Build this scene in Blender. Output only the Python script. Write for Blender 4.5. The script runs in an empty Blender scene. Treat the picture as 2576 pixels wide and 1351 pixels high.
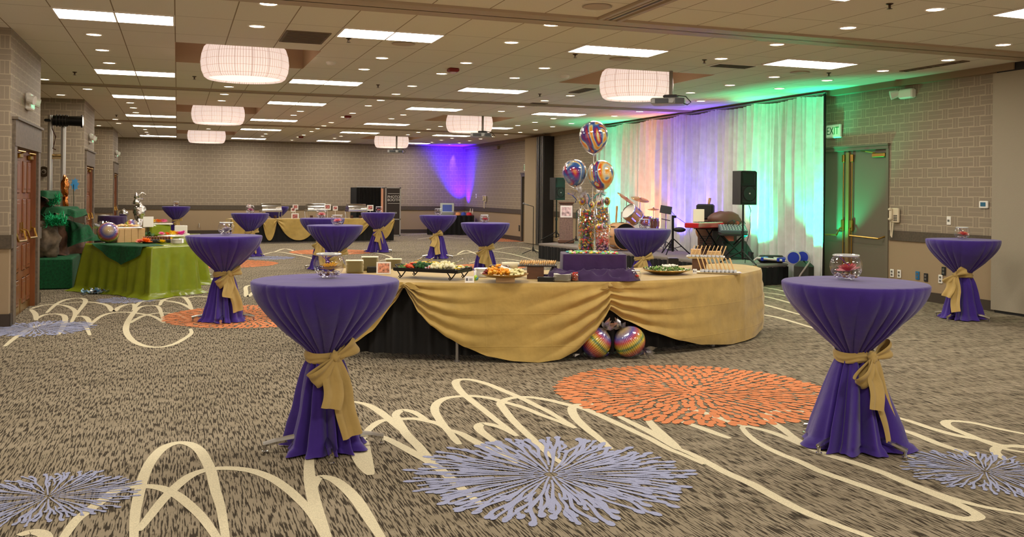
import bpy, math, random
from math import sin, cos, pi, radians, atan2, hypot, exp, floor
from mathutils import Vector, Matrix, noise
SC = bpy.context.scene
COL = SC.collection
# ------------------------------------------------------------------ survey of the room
# the photograph was measured as one level shot; these turn a measured image point into the
# point of the room it shows (on the floor, on a table top, on a wall ...)
F = 2330.; H0 = 486.6; ROLL = .0096; YAW = .3465; CH = 1.627; CZ = 3.52
FW = (sin(YAW), cos(YAW)); RT = (cos(YAW), -sin(YAW))
def ray(px, py):
    du, dv = px-1288, py-H0
    u = (du*cos(ROLL)+dv*sin(ROLL))/F; v = (-du*sin(ROLL)+dv*cos(ROLL))/F
    return (FW[0]+RT[0]*u, FW[1]+RT[1]*u, -v)
def onz(px, py, z=0.):
    d = ray(px, py); t = (z-CH)/d[2]; return Vector((d[0]*t, d[1]*t, z))
def onX(px, py, X):
    d = ray(px, py); t = X/d[0]; return Vector((X, d[1]*t, CH+d[2]*t))
def onY(px, py, Y):
    d = ray(px, py); t = Y/d[1]; return Vector((d[0]*t, Y, CH+d[2]*t))
def depth(P): return P[0]*FW[0]+P[1]*FW[1]
def hz(px, py, P):
    d = ray(px, py); return CH+d[2]*depth(P)
def mt(n, P): return n*depth(P)/F
def ond(px, py, P):
    d = ray(px, py); t = depth(P); return Vector((d[0]*t, d[1]*t, CH+d[2]*t))
def facing(P): return atan2(-P[1], -P[0])      # direction from P back to the photographer
# ------------------------------------------------------------------ mesh builder
class MB:
    def __init__(s): s.v = []; s.f = []; s.m = []; s.mi = 0
    def add(s, vs, fs, M=None):
        b = len(s.v)
        s.v += [tuple(M @ Vector(p)) for p in vs] if M is not None else [tuple(p) for p in vs]
        s.f += [tuple(b+i for i in f) for f in fs]; s.m += [s.mi]*len(fs); return s
    def mat(s, i): s.mi = i; return s
    def box(s, c, d, rz=0, M=None, bev=0):
        x, y, z = [k/2 for k in d]
        if bev:
            b = min(bev, x*.9, y*.9, z*.9); vs = []; 
            for zz, q in ((-z, b), (-z+b, 0), (z-b, 0), (z, b)):
                X, Y = x-q, y-q
                vs += [(-X+b, -Y, zz), (X-b, -Y, zz), (X, -Y+b, zz), (X, Y-b, zz), (X-b, Y, zz), (-X+b, Y, zz), (-X, Y-b, zz), (-X, -Y+b, zz)]
            fs = [tuple(range(7, -1, -1)), tuple(range(24, 32))]
            for r in range(3):
                for i in range(8):
                    j = (i+1) % 8; fs.append((r*8+i, r*8+j, r*8+8+j, r*8+8+i))
        else:
            vs = [(-x,-y,-z),(x,-y,-z),(x,y,-z),(-x,y,-z),(-x,-y,z),(x,-y,z),(x,y,z),(-x,y,z)]
            fs = [(3,2,1,0),(4,5,6,7),(0,1,5,4),(1,2,6,5),(2,3,7,6),(3,0,4,7)]
        T = Matrix.Translation(c) @ Matrix.Rotation(rz, 4, 'Z')
        if M is not None: T = M @ T
        return s.add(vs, fs, T)
    def lathe(s, prof, c=(0,0,0), n=24, cap=True, M=None):
        vs = []; fs = []
        for r, z in prof:
            for i in range(n):
                a = 2*pi*i/n; vs.append((r*cos(a), r*sin(a), z))
        for k in range(len(prof)-1):
            for i in range(n):
                j = (i+1) % n; fs.append((k*n+i, k*n+j, k*n+n+j, k*n+n+i))
        if cap:
            if prof[0][0] > 1e-5: fs.append(tuple(range(n-1, -1, -1)))
            if prof[-1][0] > 1e-5: fs.append(tuple((len(prof)-1)*n+i for i in range(n)))
        T = Matrix.Translation(c)
        if M is not None: T = M @ T
        return s.add(vs, fs, T)
    def cyl(s, p0, p1, r0, r1=None, n=12):
        r1 = r0 if r1 is None else r1
        p0, p1 = Vector(p0), Vector(p1); d = p1-p0
        q = d.to_track_quat('Z', 'Y').to_matrix().to_4x4()
        return s.lathe([(r0, 0), (r1, d.length)], n=n, M=Matrix.Translation(p0) @ q)
    def tube(s, pts, r, n=6):
        pts = [Vector(p) for p in pts]; vs = []; fs = []
        for k, p in enumerate(pts):
            a = pts[max(0, k-1)]; b = pts[min(len(pts)-1, k+1)]
            q = (b-a).to_track_quat('Z', 'Y').to_matrix()
            rr = r[k] if isinstance(r, (list, tuple)) else r
            for i in range(n):
                t = 2*pi*i/n; vs.append(p+q @ Vector((rr*cos(t), rr*sin(t), 0)))
        for k in range(len(pts)-1):
            for i in range(n):
                j = (i+1) % n; fs.append((k*n+i, k*n+j, k*n+n+j, k*n+n+i))
        fs.append(tuple(range(n-1, -1, -1))); fs.append(tuple((len(pts)-1)*n+i for i in range(n)))
        return s.add(vs, fs)
    def sph(s, c, r, sc=(1,1,1), n=12, m=8, M=None, dist=0, seed=0):
        vs = [(0,0,-1)]; fs = []
        for k in range(1, m):
            t = pi*k/m-pi/2
            for i in range(n): a = 2*pi*i/n; vs.append((cos(t)*cos(a), cos(t)*sin(a), sin(t)))
        vs.append((0,0,1)); L = len(vs)-1
        for i in range(n):
            j = (i+1) % n; fs.append((0, 1+j, 1+i)); fs.append((L, L-n+i, L-n+j))
            for k in range(m-2): fs.append((1+k*n+i, 1+k*n+j, 1+k*n+n+j, 1+k*n+n+i))
        if dist: vs = [tuple(Vector(p)*(1+dist*noise.noise(Vector(p)*2.3+Vector((seed*7.1, 0, seed))))) for p in vs]
        T = Matrix.Translation(c)
        if M is not None: T = T @ M
        T = T @ Matrix.Diagonal((r*sc[0], r*sc[1], r*sc[2], 1))
        return s.add(vs, fs, T)
    def grid(s, fn, nu, nv, wrap=False, flip=False):
        vs = [fn(i/nu, j/nv) for j in range(nv+1) for i in range(nu if wrap else nu+1)]
        w = nu if wrap else nu+1; fs = []
        for j in range(nv):
            for i in range(nu):
                k = (i+1) % w if wrap else i+1
                f = (j*w+i, j*w+k, (j+1)*w+k, (j+1)*w+i); fs.append(f[::-1] if flip else f)
        return s.add(vs, fs)
    def prism(s, poly, z0, z1):
        n = len(poly); vs = [(x, y, z0) for x, y in poly]+[(x, y, z1) for x, y in poly]
        fs = [tuple(range(n-1, -1, -1)), tuple(range(n, 2*n))]+[(i, (i+1) % n, n+(i+1) % n, n+i) for i in range(n)]
        return s.add(vs, fs)
    def build(s, name, mats, parent=None, smooth=False, loc=None, rot=None):
        me = bpy.data.meshes.new(name); me.from_pydata(s.v, [], s.f)
        if not isinstance(mats, (list, tuple)): mats = [mats]
        for m in mats: me.materials.append(m)
        me.polygons.foreach_set('material_index', s.m)
        if smooth: me.polygons.foreach_set('use_smooth', [True]*len(s.f))
        me.update()
        o = bpy.data.objects.new(name, me); COL.objects.link(o)
        if smooth == 'auto':
            try: me.set_sharp_from_angle(angle=radians(40))
            except Exception: pass
        if parent is not None: o.parent = parent
        if loc is not None: o.location = loc
        if rot is not None: o.rotation_euler = rot
        return o
def thing(name, label, cat, loc=(0,0,0), rz=0, group=None):
    o = bpy.data.objects.new(name, None); COL.objects.link(o); o.empty_display_size = .1
    o.location = loc; o.rotation_euler = (0, 0, rz); o['label'] = label; o['category'] = cat
    if group: o['group'] = group
    return o
def tag(o, label, cat, group=None, kind=None):
    o['label'] = label; o['category'] = cat
    if group: o['group'] = group
    if kind: o['kind'] = kind
    return o
def struct(o, label=None):
    o['kind'] = 'structure'
    if label: o['label'] = label
    return o
def children(o): return [c for c in bpy.data.objects if c.parent == o]
def copy_tree(o, loc=None, rz=None, label=None, parent=None, kids={}):
    c = o.copy(); COL.objects.link(c); c.parent = parent
    for ch in children(o): copy_tree(ch, parent=c)
    if loc is not None: c.location = loc
    if rz is not None: c.rotation_euler = (0, 0, rz)
    if label: c['label'] = label
    return c
# ------------------------------------------------------------------ materials
def lin(c): return tuple(((k/255)/12.92 if k <= 10 else (((k/255)+.055)/1.055)**2.4) for k in c)+(1,)
MATS = {}
def new(name):
    m = bpy.data.materials.new(name); m.use_nodes = True; return m, m.node_tree.nodes, m.node_tree.links
def M(name, c, rough=.6, metal=0, spec=.4, coat=0, trans=0, ior=1.45, emis=0, ecol=None, alpha=1, sheen=0, bump=0, bscale=80, var=0, vscale=12):
    if name in MATS: return MATS[name]
    m, N, L = new(name); b = N['Principled BSDF']
    b.inputs['Base Color'].default_value = lin(c); b.inputs['Roughness'].default_value = rough
    b.inputs['Metallic'].default_value = metal; b.inputs['Specular IOR Level'].default_value = spec
    b.inputs['Coat Weight'].default_value = coat; b.inputs['Transmission Weight'].default_value = trans
    b.inputs['IOR'].default_value = ior; b.inputs['Alpha'].default_value = alpha
    b.inputs['Sheen Weight'].default_value = sheen
    if emis:
        b.inputs['Emission Color'].default_value = lin(ecol or c); b.inputs['Emission Strength'].default_value = emis
    tc = N.new('ShaderNodeTexCoord')
    if var:
        n = N.new('ShaderNodeTexNoise'); n.inputs['Scale'].default_value = vscale; n.inputs['Detail'].default_value = 4
        L.new(tc.outputs['Object'], n.inputs['Vector'])
        x = N.new('ShaderNodeMix'); x.data_type = 'RGBA'; x.inputs[6].default_value = lin([k*(1-var) for k in c]); x.inputs[7].default_value = lin([min(255, k*(1+var)) for k in c])
        mr = N.new('ShaderNodeMapRange'); mr.inputs[1].default_value = .3; mr.inputs[2].default_value = .7
        L.new(n.outputs[0], mr.inputs[0]); L.new(mr.outputs[0], x.inputs[0]); L.new(x.outputs[2], b.inputs['Base Color'])
    if bump:
        n = N.new('ShaderNodeTexNoise'); n.inputs['Scale'].default_value = bscale; n.inputs['Detail'].default_value = 3
        L.new(tc.outputs['Object'], n.inputs['Vector'])
        bp = N.new('ShaderNodeBump'); bp.inputs['Strength'].default_value = bump; bp.inputs['Distance'].default_value = .01
        L.new(n.outputs[0], bp.inputs['Height']); L.new(bp.outputs[0], b.inputs['Normal'])
    MATS[name] = m; return m
def math_n(N, L, op, a, b=None, c=None):
    n = N.new('ShaderNodeMath'); n.operation = op
    for i, k in enumerate((a, b, c)):
        if k is None: continue
        if isinstance(k, (int, float)): n.inputs[i].default_value = k
        else: L.new(k, n.inputs[i])
    return n.outputs[0]
def mixc(N, L, f, a, b):
    x = N.new('ShaderNodeMix'); x.data_type = 'RGBA'
    for i, k in ((0, f), (6, a), (7, b)):
        if isinstance(k, (int, float)): x.inputs[i].default_value = k
        elif isinstance(k, tuple): x.inputs[i].default_value = k
        else: L.new(k, x.inputs[i])
    return x.outputs[2]
def wallpaper():
    m, N, L = new('woven block wallpaper'); b = N['Principled BSDF']; b.inputs['Roughness'].default_value = .75
    g = N.new('ShaderNodeNewGeometry'); s = N.new('ShaderNodeSeparateXYZ'); L.new(g.outputs['Position'], s.inputs[0])
    u = math_n(N, L, 'ADD', s.outputs[0], s.outputs[1]); v = math_n(N, L, 'DIVIDE', s.outputs[2], .149)
    row = math_n(N, L, 'FLOOR', v); fv = math_n(N, L, 'FRACT', v)
    off = math_n(N, L, 'MULTIPLY', math_n(N, L, 'MODULO', row, 2.), .5)
    fu = math_n(N, L, 'FRACT', math_n(N, L, 'ADD', math_n(N, L, 'DIVIDE', u, .40), off))
    def near(x, c, w): return math_n(N, L, 'LESS_THAN', math_n(N, L, 'ABSOLUTE', math_n(N, L, 'SUBTRACT', x, c)), w)
    inH = math_n(N, L, 'LESS_THAN', fu, .73)
    edges = math_n(N, L, 'MAXIMUM', near(fu, .0, .018), math_n(N, L, 'MAXIMUM', near(fu, .73, .018), near(fu, 1., .018)))
    rows = math_n(N, L, 'MULTIPLY', inH, math_n(N, L, 'MAXIMUM', near(fv, 0., .075), near(fv, 1., .075)))
    thin = math_n(N, L, 'MULTIPLY', math_n(N, L, 'MAXIMUM', math_n(N, L, 'MULTIPLY', inH, near(fv, .5, .03)),
        math_n(N, L, 'MULTIPLY', math_n(N, L, 'GREATER_THAN', fu, .73), near(fu, .865, .012))), .6)
    ln = math_n(N, L, 'MAXIMUM', math_n(N, L, 'MAXIMUM', edges, rows), thin)
    nz = N.new('ShaderNodeTexNoise'); nz.inputs['Scale'].default_value = 160; L.new(g.outputs['Position'], nz.inputs['Vector'])
    base = mixc(N, L, nz.outputs[0], lin((118, 105, 87)), lin((138, 123, 103)))
    paper = mixc(N, L, ln, base, lin((158, 143, 118)))
    low = mixc(N, L, nz.outputs[0], lin((140, 118, 88)), lin((150, 128, 97)))
    L.new(mixc(N, L, math_n(N, L, 'LESS_THAN', s.outputs[2], 1.0), paper, low), b.inputs['Base Color'])
    return m
def carpet():
    m, N, L = new('streaked loop carpet'); b = N['Principled BSDF']; b.inputs['Roughness'].default_value = .95; b.inputs['Specular IOR Level'].default_value = .1
    g = N.new('ShaderNodeNewGeometry')
    mp = N.new('ShaderNodeMapping'); mp.inputs['Scale'].default_value = (112, 7.5, 1); L.new(g.outputs['Position'], mp.inputs['Vector'])
    n = N.new('ShaderNodeTexNoise'); n.inputs['Scale'].default_value = 1.; n.inputs['Detail'].default_value = 2; n.inputs['Roughness'].default_value = .5; L.new(mp.outputs[0], n.inputs['Vector'])
    mp2 = N.new('ShaderNodeMapping'); mp2.inputs['Scale'].default_value = (2.2, 7, 1); L.new(g.outputs['Position'], mp2.inputs['Vector'])
    vo = N.new('ShaderNodeTexVoronoi'); vo.distance = 'CHEBYCHEV'; vo.inputs['Scale'].default_value = 1.; L.new(mp2.outputs[0], vo.inputs['Vector'])
    sp = N.new('ShaderNodeSeparateColor'); L.new(vo.outputs['Color'], sp.inputs[0])
    th = math_n(N, L, 'ADD', math_n(N, L, 'MULTIPLY', sp.outputs[0], .04), .452)
    d = math_n(N, L, 'SUBTRACT', n.outputs[0], th)
    mr = N.new('ShaderNodeMapRange'); mr.inputs[1].default_value = -.03; mr.inputs[2].default_value = .03; L.new(d, mr.inputs[0])
    n2 = N.new('ShaderNodeTexNoise'); n2.inputs['Scale'].default_value = 260; L.new(g.outputs['Position'], n2.inputs['Vector'])
    li = mixc(N, L, sp.outputs[1], lin((140, 131, 110)), lin((162, 152, 130)))
    li = mixc(N, L, n2.outputs[0], li, lin((118, 104, 84)))
    L.new(mixc(N, L, mr.outputs[0], lin((52, 45, 35)), li), b.inputs['Base Color'])
    return m
def pile(name, c):
    return M(name, c, rough=.95, spec=.1, var=.1, vscale=200)
def ceiling_mat():
    m, N, L = new('ceiling tile'); b = N['Principled BSDF']; b.inputs['Roughness'].default_value = .9; b.inputs['Specular IOR Level'].default_value = .1
    g = N.new('ShaderNodeNewGeometry'); s = N.new('ShaderNodeSeparateXYZ'); L.new(g.outputs['Position'], s.inputs[0])
    def line(x, off, p, w):
        f = math_n(N, L, 'FRACT', math_n(N, L, 'DIVIDE', math_n(N, L, 'ADD', x, off), p))
        return math_n(N, L, 'LESS_THAN', math_n(N, L, 'ABSOLUTE', math_n(N, L, 'SUBTRACT', f, .5)), w)
    a = line(s.outputs[0], 1.26+.304+6.08, .608, .010)
    c = math_n(N, L, 'MULTIPLY', line(s.outputs[1], .89, 1.22, .007), .6)
    ln = math_n(N, L, 'MAXIMUM', a, c)
    nz = N.new('ShaderNodeTexNoise'); nz.inputs['Scale'].default_value = 90; nz.inputs['Detail'].default_value = 4; L.new(g.outputs['Position'], nz.inputs['Vector'])
    base = mixc(N, L, nz.outputs[0], lin((212, 206, 188)), lin((228, 222, 205)))
    L.new(mixc(N, L, ln, base, lin((136, 120, 98))), b.inputs['Base Color'])
    return m
def marble(name, seed, scale=3.2, white=.4):
    m, N, L = new(name); b = N['Principled BSDF']; b.inputs['Roughness'].default_value = .12; b.inputs['Coat Weight'].default_value = .6
    tc = N.new('ShaderNodeTexCoord'); mp = N.new('ShaderNodeMapping'); mp.inputs['Location'].default_value = (seed, seed*2.3, 0); mp.inputs['Scale'].default_value = (1, 1, .45)
    L.new(tc.outputs['Object'], mp.inputs['Vector'])
    n = N.new('ShaderNodeTexNoise'); n.inputs['Scale'].default_value = scale*3; n.inputs['Distortion'].default_value = 2.2; n.inputs['Detail'].default_value = 1
    L.new(mp.outputs[0], n.inputs['Vector'])
    r = N.new('ShaderNodeValToRGB'); r.color_ramp.interpolation = 'B_SPLINE'; e = r.color_ramp.elements
    cols = [(.28,(225,40,30)),(.37,(236,186,20)),(.42,(210,210,190)),(.455,(10,120,180)),(.51,(16,50,150)),(.56,(110,10,90)),(.61,(200,20,40)),(.655,(226,196,60)),(.69,(220,214,196)),(.75,(10,130,110))]
    e[0].position = cols[0][0]; e[0].color = lin(cols[0][1]); e[1].position = cols[-1][0]; e[1].color = lin(cols[-1][1])
    for p, c in cols[1:-1]: k = e.new(p); k.color = lin(c)
    L.new(n.outputs[0], r.inputs[0]); L.new(r.outputs[0], b.inputs['Base Color']); return m
def rainbow(name, axis=2, ribs=46):
    m, N, L = new(name); b = N['Principled BSDF']; b.inputs['Roughness'].default_value = .25; b.inputs['Coat Weight'].default_value = .5
    tc = N.new('ShaderNodeTexCoord'); s = N.new('ShaderNodeSeparateXYZ'); L.new(tc.outputs['Object'], s.inputs[0])
    r = N.new('ShaderNodeValToRGB'); e = r.color_ramp.elements
    cols = [(0,(40,90,190)),(.12,(90,60,170)),(.24,(215,40,50)),(.36,(240,120,30)),(.46,(245,215,40)),(.54,(30,130,60)),(.62,(245,215,40)),(.74,(220,50,50)),(.86,(60,70,180)),(1,(240,200,60))]
    e[0].position = 0; e[0].color = lin(cols[0][1]); e[1].position = 1; e[1].color = lin(cols[-1][1])
    for p, c in cols[1:-1]: k = e.new(p); k.color = lin(c)
    t = math_n(N, L, 'ADD', math_n(N, L, 'MULTIPLY', s.outputs[2], 2.9), .5)
    L.new(t, r.inputs[0])
    an = math_n(N, L, 'ARCTAN2', s.outputs[1], s.outputs[0]); w = math_n(N, L, 'SINE', math_n(N, L, 'MULTIPLY', an, float(ribs)))
    L.new(mixc(N, L, math_n(N, L, 'MULTIPLY', math_n(N, L, 'GREATER_THAN', w, .75), .2), r.outputs[0], lin((240, 235, 225))), b.inputs['Base Color'])
    bp = N.new('ShaderNodeBump'); bp.inputs['Strength'].default_value = .5; bp.inputs['Distance'].default_value = .01; L.new(w, bp.inputs['Height']); L.new(bp.outputs[0], b.inputs['Normal'])
    return m
def fabric(name, c, rough=.8, sheen=.3, weave=True, trans=0):
    m, N, L = new(name); b = N['Principled BSDF']; b.inputs['Roughness'].default_value = rough; b.inputs['Sheen Weight'].default_value = sheen; b.inputs['Specular IOR Level'].default_value = .25
    tc = N.new('ShaderNodeTexCoord'); n = N.new('ShaderNodeTexNoise'); n.inputs['Scale'].default_value = 7; n.inputs['Detail'].default_value = 5; L.new(tc.outputs['Object'], n.inputs['Vector'])
    L.new(mixc(N, L, n.outputs[0], lin([k*.86 for k in c]), lin([min(255, k*1.12) for k in c])), b.inputs['Base Color'])
    n2 = N.new('ShaderNodeTexNoise'); n2.inputs['Scale'].default_value = 14 if not weave else 9; n2.inputs['Detail'].default_value = 6; L.new(tc.outputs['Object'], n2.inputs['Vector'])
    bp = N.new('ShaderNodeBump'); bp.inputs['Strength'].default_value = .35 if weave else .12; bp.inputs['Distance'].default_value = .02; L.new(n2.outputs[0], bp.inputs['Height']); L.new(bp.outputs[0], b.inputs['Normal'])
    if trans:
        t = N.new('ShaderNodeBsdfTranslucent'); t.inputs[0].default_value = lin(c); x = N.new('ShaderNodeMixShader'); x.inputs[0].default_value = trans
        L.new(b.outputs[0], x.inputs[1]); L.new(t.outputs[0], x.inputs[2]); L.new(x.outputs[0], N['Material Output'].inputs[0])
    return m
def creased(m, sx=.62, sz=.31):
    N, L = m.node_tree.nodes, m.node_tree.links; b = N['Principled BSDF']; tc = N.new('ShaderNodeTexCoord'); s = N.new('ShaderNodeSeparateXYZ'); L.new(tc.outputs['Object'], s.inputs[0])
    def ln(x, p): return math_n(N, L, 'SUBTRACT', 1., math_n(N, L, 'MINIMUM', math_n(N, L, 'MULTIPLY', math_n(N, L, 'ABSOLUTE', math_n(N, L, 'SUBTRACT', math_n(N, L, 'FRACT', math_n(N, L, 'DIVIDE', x, p)), .5)), p/.008), 1.))
    h = math_n(N, L, 'MAXIMUM', ln(s.outputs[0], sx), ln(s.outputs[2], sz)); bp = N.new('ShaderNodeBump'); bp.inputs['Strength'].default_value = .25; bp.inputs['Distance'].default_value = .005
    L.new(h, bp.inputs['Height']); old = b.inputs['Normal'].links[0].from_socket; L.new(old, bp.inputs['Normal']); L.new(bp.outputs[0], b.inputs['Normal']); return m
def glass(name, c=(255,255,255), mixf=.82, rough=.02, base=.04):
    m, N, L = new(name); N.remove(N['Principled BSDF']); t = N.new('ShaderNodeBsdfTransparent'); t.inputs[0].default_value = lin(c)
    g = N.new('ShaderNodeBsdfGlossy'); g.inputs['Roughness'].default_value = rough
    lw = N.new('ShaderNodeLayerWeight'); lw.inputs[0].default_value = 1-mixf; x = N.new('ShaderNodeMixShader')
    f = math_n(N, L, 'ADD', math_n(N, L, 'MULTIPLY', lw.outputs['Facing'], .55), base)
    L.new(f, x.inputs[0]); L.new(t.outputs[0], x.inputs[1]); L.new(g.outputs[0], x.inputs[2]); L.new(x.outputs[0], N['Material Output'].inputs[0]); return m
def emit(name, c, s):
    m, N, L = new(name); N.remove(N['Principled BSDF']); e = N.new('ShaderNodeEmission'); e.inputs[0].default_value = lin(c); e.inputs[1].default_value = s
    L.new(e.outputs[0], N['Material Output'].inputs[0]); return m
def wood(name, a, b_, sc=(3, 3, 30)):
    m, N, L = new(name); b = N['Principled BSDF']; b.inputs['Roughness'].default_value = .4; b.inputs['Coat Weight'].default_value = .15
    tc = N.new('ShaderNodeTexCoord'); mp = N.new('ShaderNodeMapping'); mp.inputs['Scale'].default_value = sc; L.new(tc.outputs['Object'], mp.inputs['Vector'])
    n = N.new('ShaderNodeTexNoise'); n.inputs['Scale'].default_value = 1.5; n.inputs['Detail'].default_value = 5; n.inputs['Distortion'].default_value = .8; L.new(mp.outputs[0], n.inputs['Vector'])
    L.new(mixc(N, L, n.outputs[0], lin(a), lin(b_)), b.inputs['Base Color']); return m
WALL = wallpaper(); CARPET = carpet(); TILE = ceiling_mat()
CREAM = pile('cream carpet yarn', (208, 198, 166)); ORANGE = pile('orange carpet yarn', (204, 124, 80)); BLUEY = pile('blue grey carpet yarn', (150, 156, 188))
TRIM = M('dark walnut trim', (70, 60, 47), .55, var=.12, vscale=30)
BASEB = M('brown baseboard', (52, 42, 32), .6)
TAN = M('tan paint', (142, 120, 92), .8)
PURPLE = fabric('purple polyester', (52, 29, 120), .85, .22); GOLD = fabric('gold linen', (172, 142, 72), .6, .25); BURLAP = fabric('gold burlap', (172, 144, 82), .8, .2)
creased(GOLD)
DPURPLE = fabric('plum cloth', (44, 18, 66), .75, .2)
BLACKC = M('black skirting cloth', (14, 14, 15), .9, bump=.3, bscale=20); LIME = fabric('lime satin', (122, 136, 30), .24, .0, False)
GREENC = M('green turf cloth', (6, 66, 34), .95, var=.2, vscale=30, bump=.4, bscale=120)
SHEER = fabric('white sheer drape', (244, 240, 236), .7, .1, True, .2)
CHROME = M('polished steel', (205, 205, 205), .16, 1); STEEL = M('brushed steel', (150, 150, 150), .38, 1); BRASS = M('brass', (170, 130, 60), .3, 1)
BLACK = M('black plastic', (20, 20, 21), .5); BLACKM = M('black metal', (18, 18, 18), .4, .5); GRILLE = M('speaker grille', (30, 30, 31), .65, bump=.8, bscale=260)
WHITEP = M('white plastic', (226, 222, 212), .45); PORC = M('white porcelain', (236, 232, 220), .2, coat=.5); CREAMP = M('cream plate', (224, 214, 180), .35)
GLASS = glass('clear glass'); CELLO = glass('clear cellophane', (250, 250, 255), .6, .12, .05); TUFT = glass('crinkled cellophane', (250, 250, 255), .6, .2, .38); DOORW = wood('cherry wood door', (82, 40, 12), (138, 74, 28), (5, 5, 1)); BIRCH = wood('light birch', (196, 152, 98), (222, 184, 130))
WALNUT = wood('dark walnut', (60, 34, 18), (92, 54, 30)); GREYDOOR = M('grey brown painted steel', (98, 90, 74), .5)
# ------------------------------------------------------------------ camera and world
cd = bpy.data.cameras.new('camera'); cam = bpy.data.objects.new('camera', cd); COL.objects.link(cam); SC.camera = cam
cd.sensor_width = 36; cd.lens = F/2576*36; cd.shift_y = -(675.5-H0)/2576; cd.clip_end = 200
cam.matrix_world = Matrix.Translation((0, 0, CH)) @ Matrix.Rotation(-YAW, 4, 'Z') @ Matrix.Rotation(pi/2, 4, 'X') @ Matrix.Rotation(ROLL, 4, 'Z')
w = bpy.data.worlds.new('world'); SC.world = w; w.use_nodes = True
w.node_tree.nodes['Background'].inputs[0].default_value = lin((255, 226, 196)); w.node_tree.nodes['Background'].inputs[1].default_value = .55
SC.cycles.use_adaptive_sampling = True; SC.cycles.adaptive_threshold = .025; SC.cycles.max_bounces = 8; SC.cycles.glossy_bounces = 3; SC.cycles.transmission_bounces = 4; SC.cycles.caustics_reflective = False; SC.cycles.caustics_refractive = False
SC.view_settings.view_transform = 'Standard'; SC.view_settings.exposure = .42; SC.view_settings.gamma = 1.1; SC.view_settings.look = 'None'
# ------------------------------------------------------------------ room shell
XR = 11.05; YB = 36.2; XL = -1.86; XLL = -4.6
# floor with its woven pattern: swooping cream strokes, orange and blue-grey blooms
fl = MB(); fl.box((3.2, 15.5, -.03), (16.1, 42, .06))
def spline(pts, n=8):
    out = []
    P = [pts[0]]+pts+[pts[-1]]
    for i in range(1, len(P)-2):
        for k in range(n):
            t = k/n; a, b, c, d = P[i-1], P[i], P[i+1], P[i+2]
            out.append(tuple(.5*((2*b[j])+(-a[j]+c[j])*t+(2*a[j]-5*b[j]+4*c[j]-d[j])*t*t+(-a[j]+3*b[j]-3*c[j]+d[j])*t**3) for j in range(2)))
    return out+[pts[-1]]
def ribbon(pts, wfn, z):
    vs = []; fs = []; n = len(pts)
    for i, p in enumerate(pts):
        a = pts[max(0, i-1)]; b = pts[min(n-1, i+1)]; dx, dy = b[0]-a[0], b[1]-a[1]; L = hypot(dx, dy) or 1
        w = wfn(i/(n-1))/2; vs += [(p[0]-dy/L*w, p[1]+dx/L*w, z), (p[0]+dy/L*w, p[1]-dx/L*w, z)]
    for i in range(n-1): fs.append((2*i+1, 2*i+3, 2*i+2, 2*i))
    fl.add(vs, fs)
def zl(p): return (p[0]/2.141, 720+p[1]/2.141)
def zm(p): return (900+p[0]/2.8686, 880+p[1]/2.8686)
def zr(p): return (1716+p[0]/2.8686, 880+p[1]/2.8686)
def zi(p): return p
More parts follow.
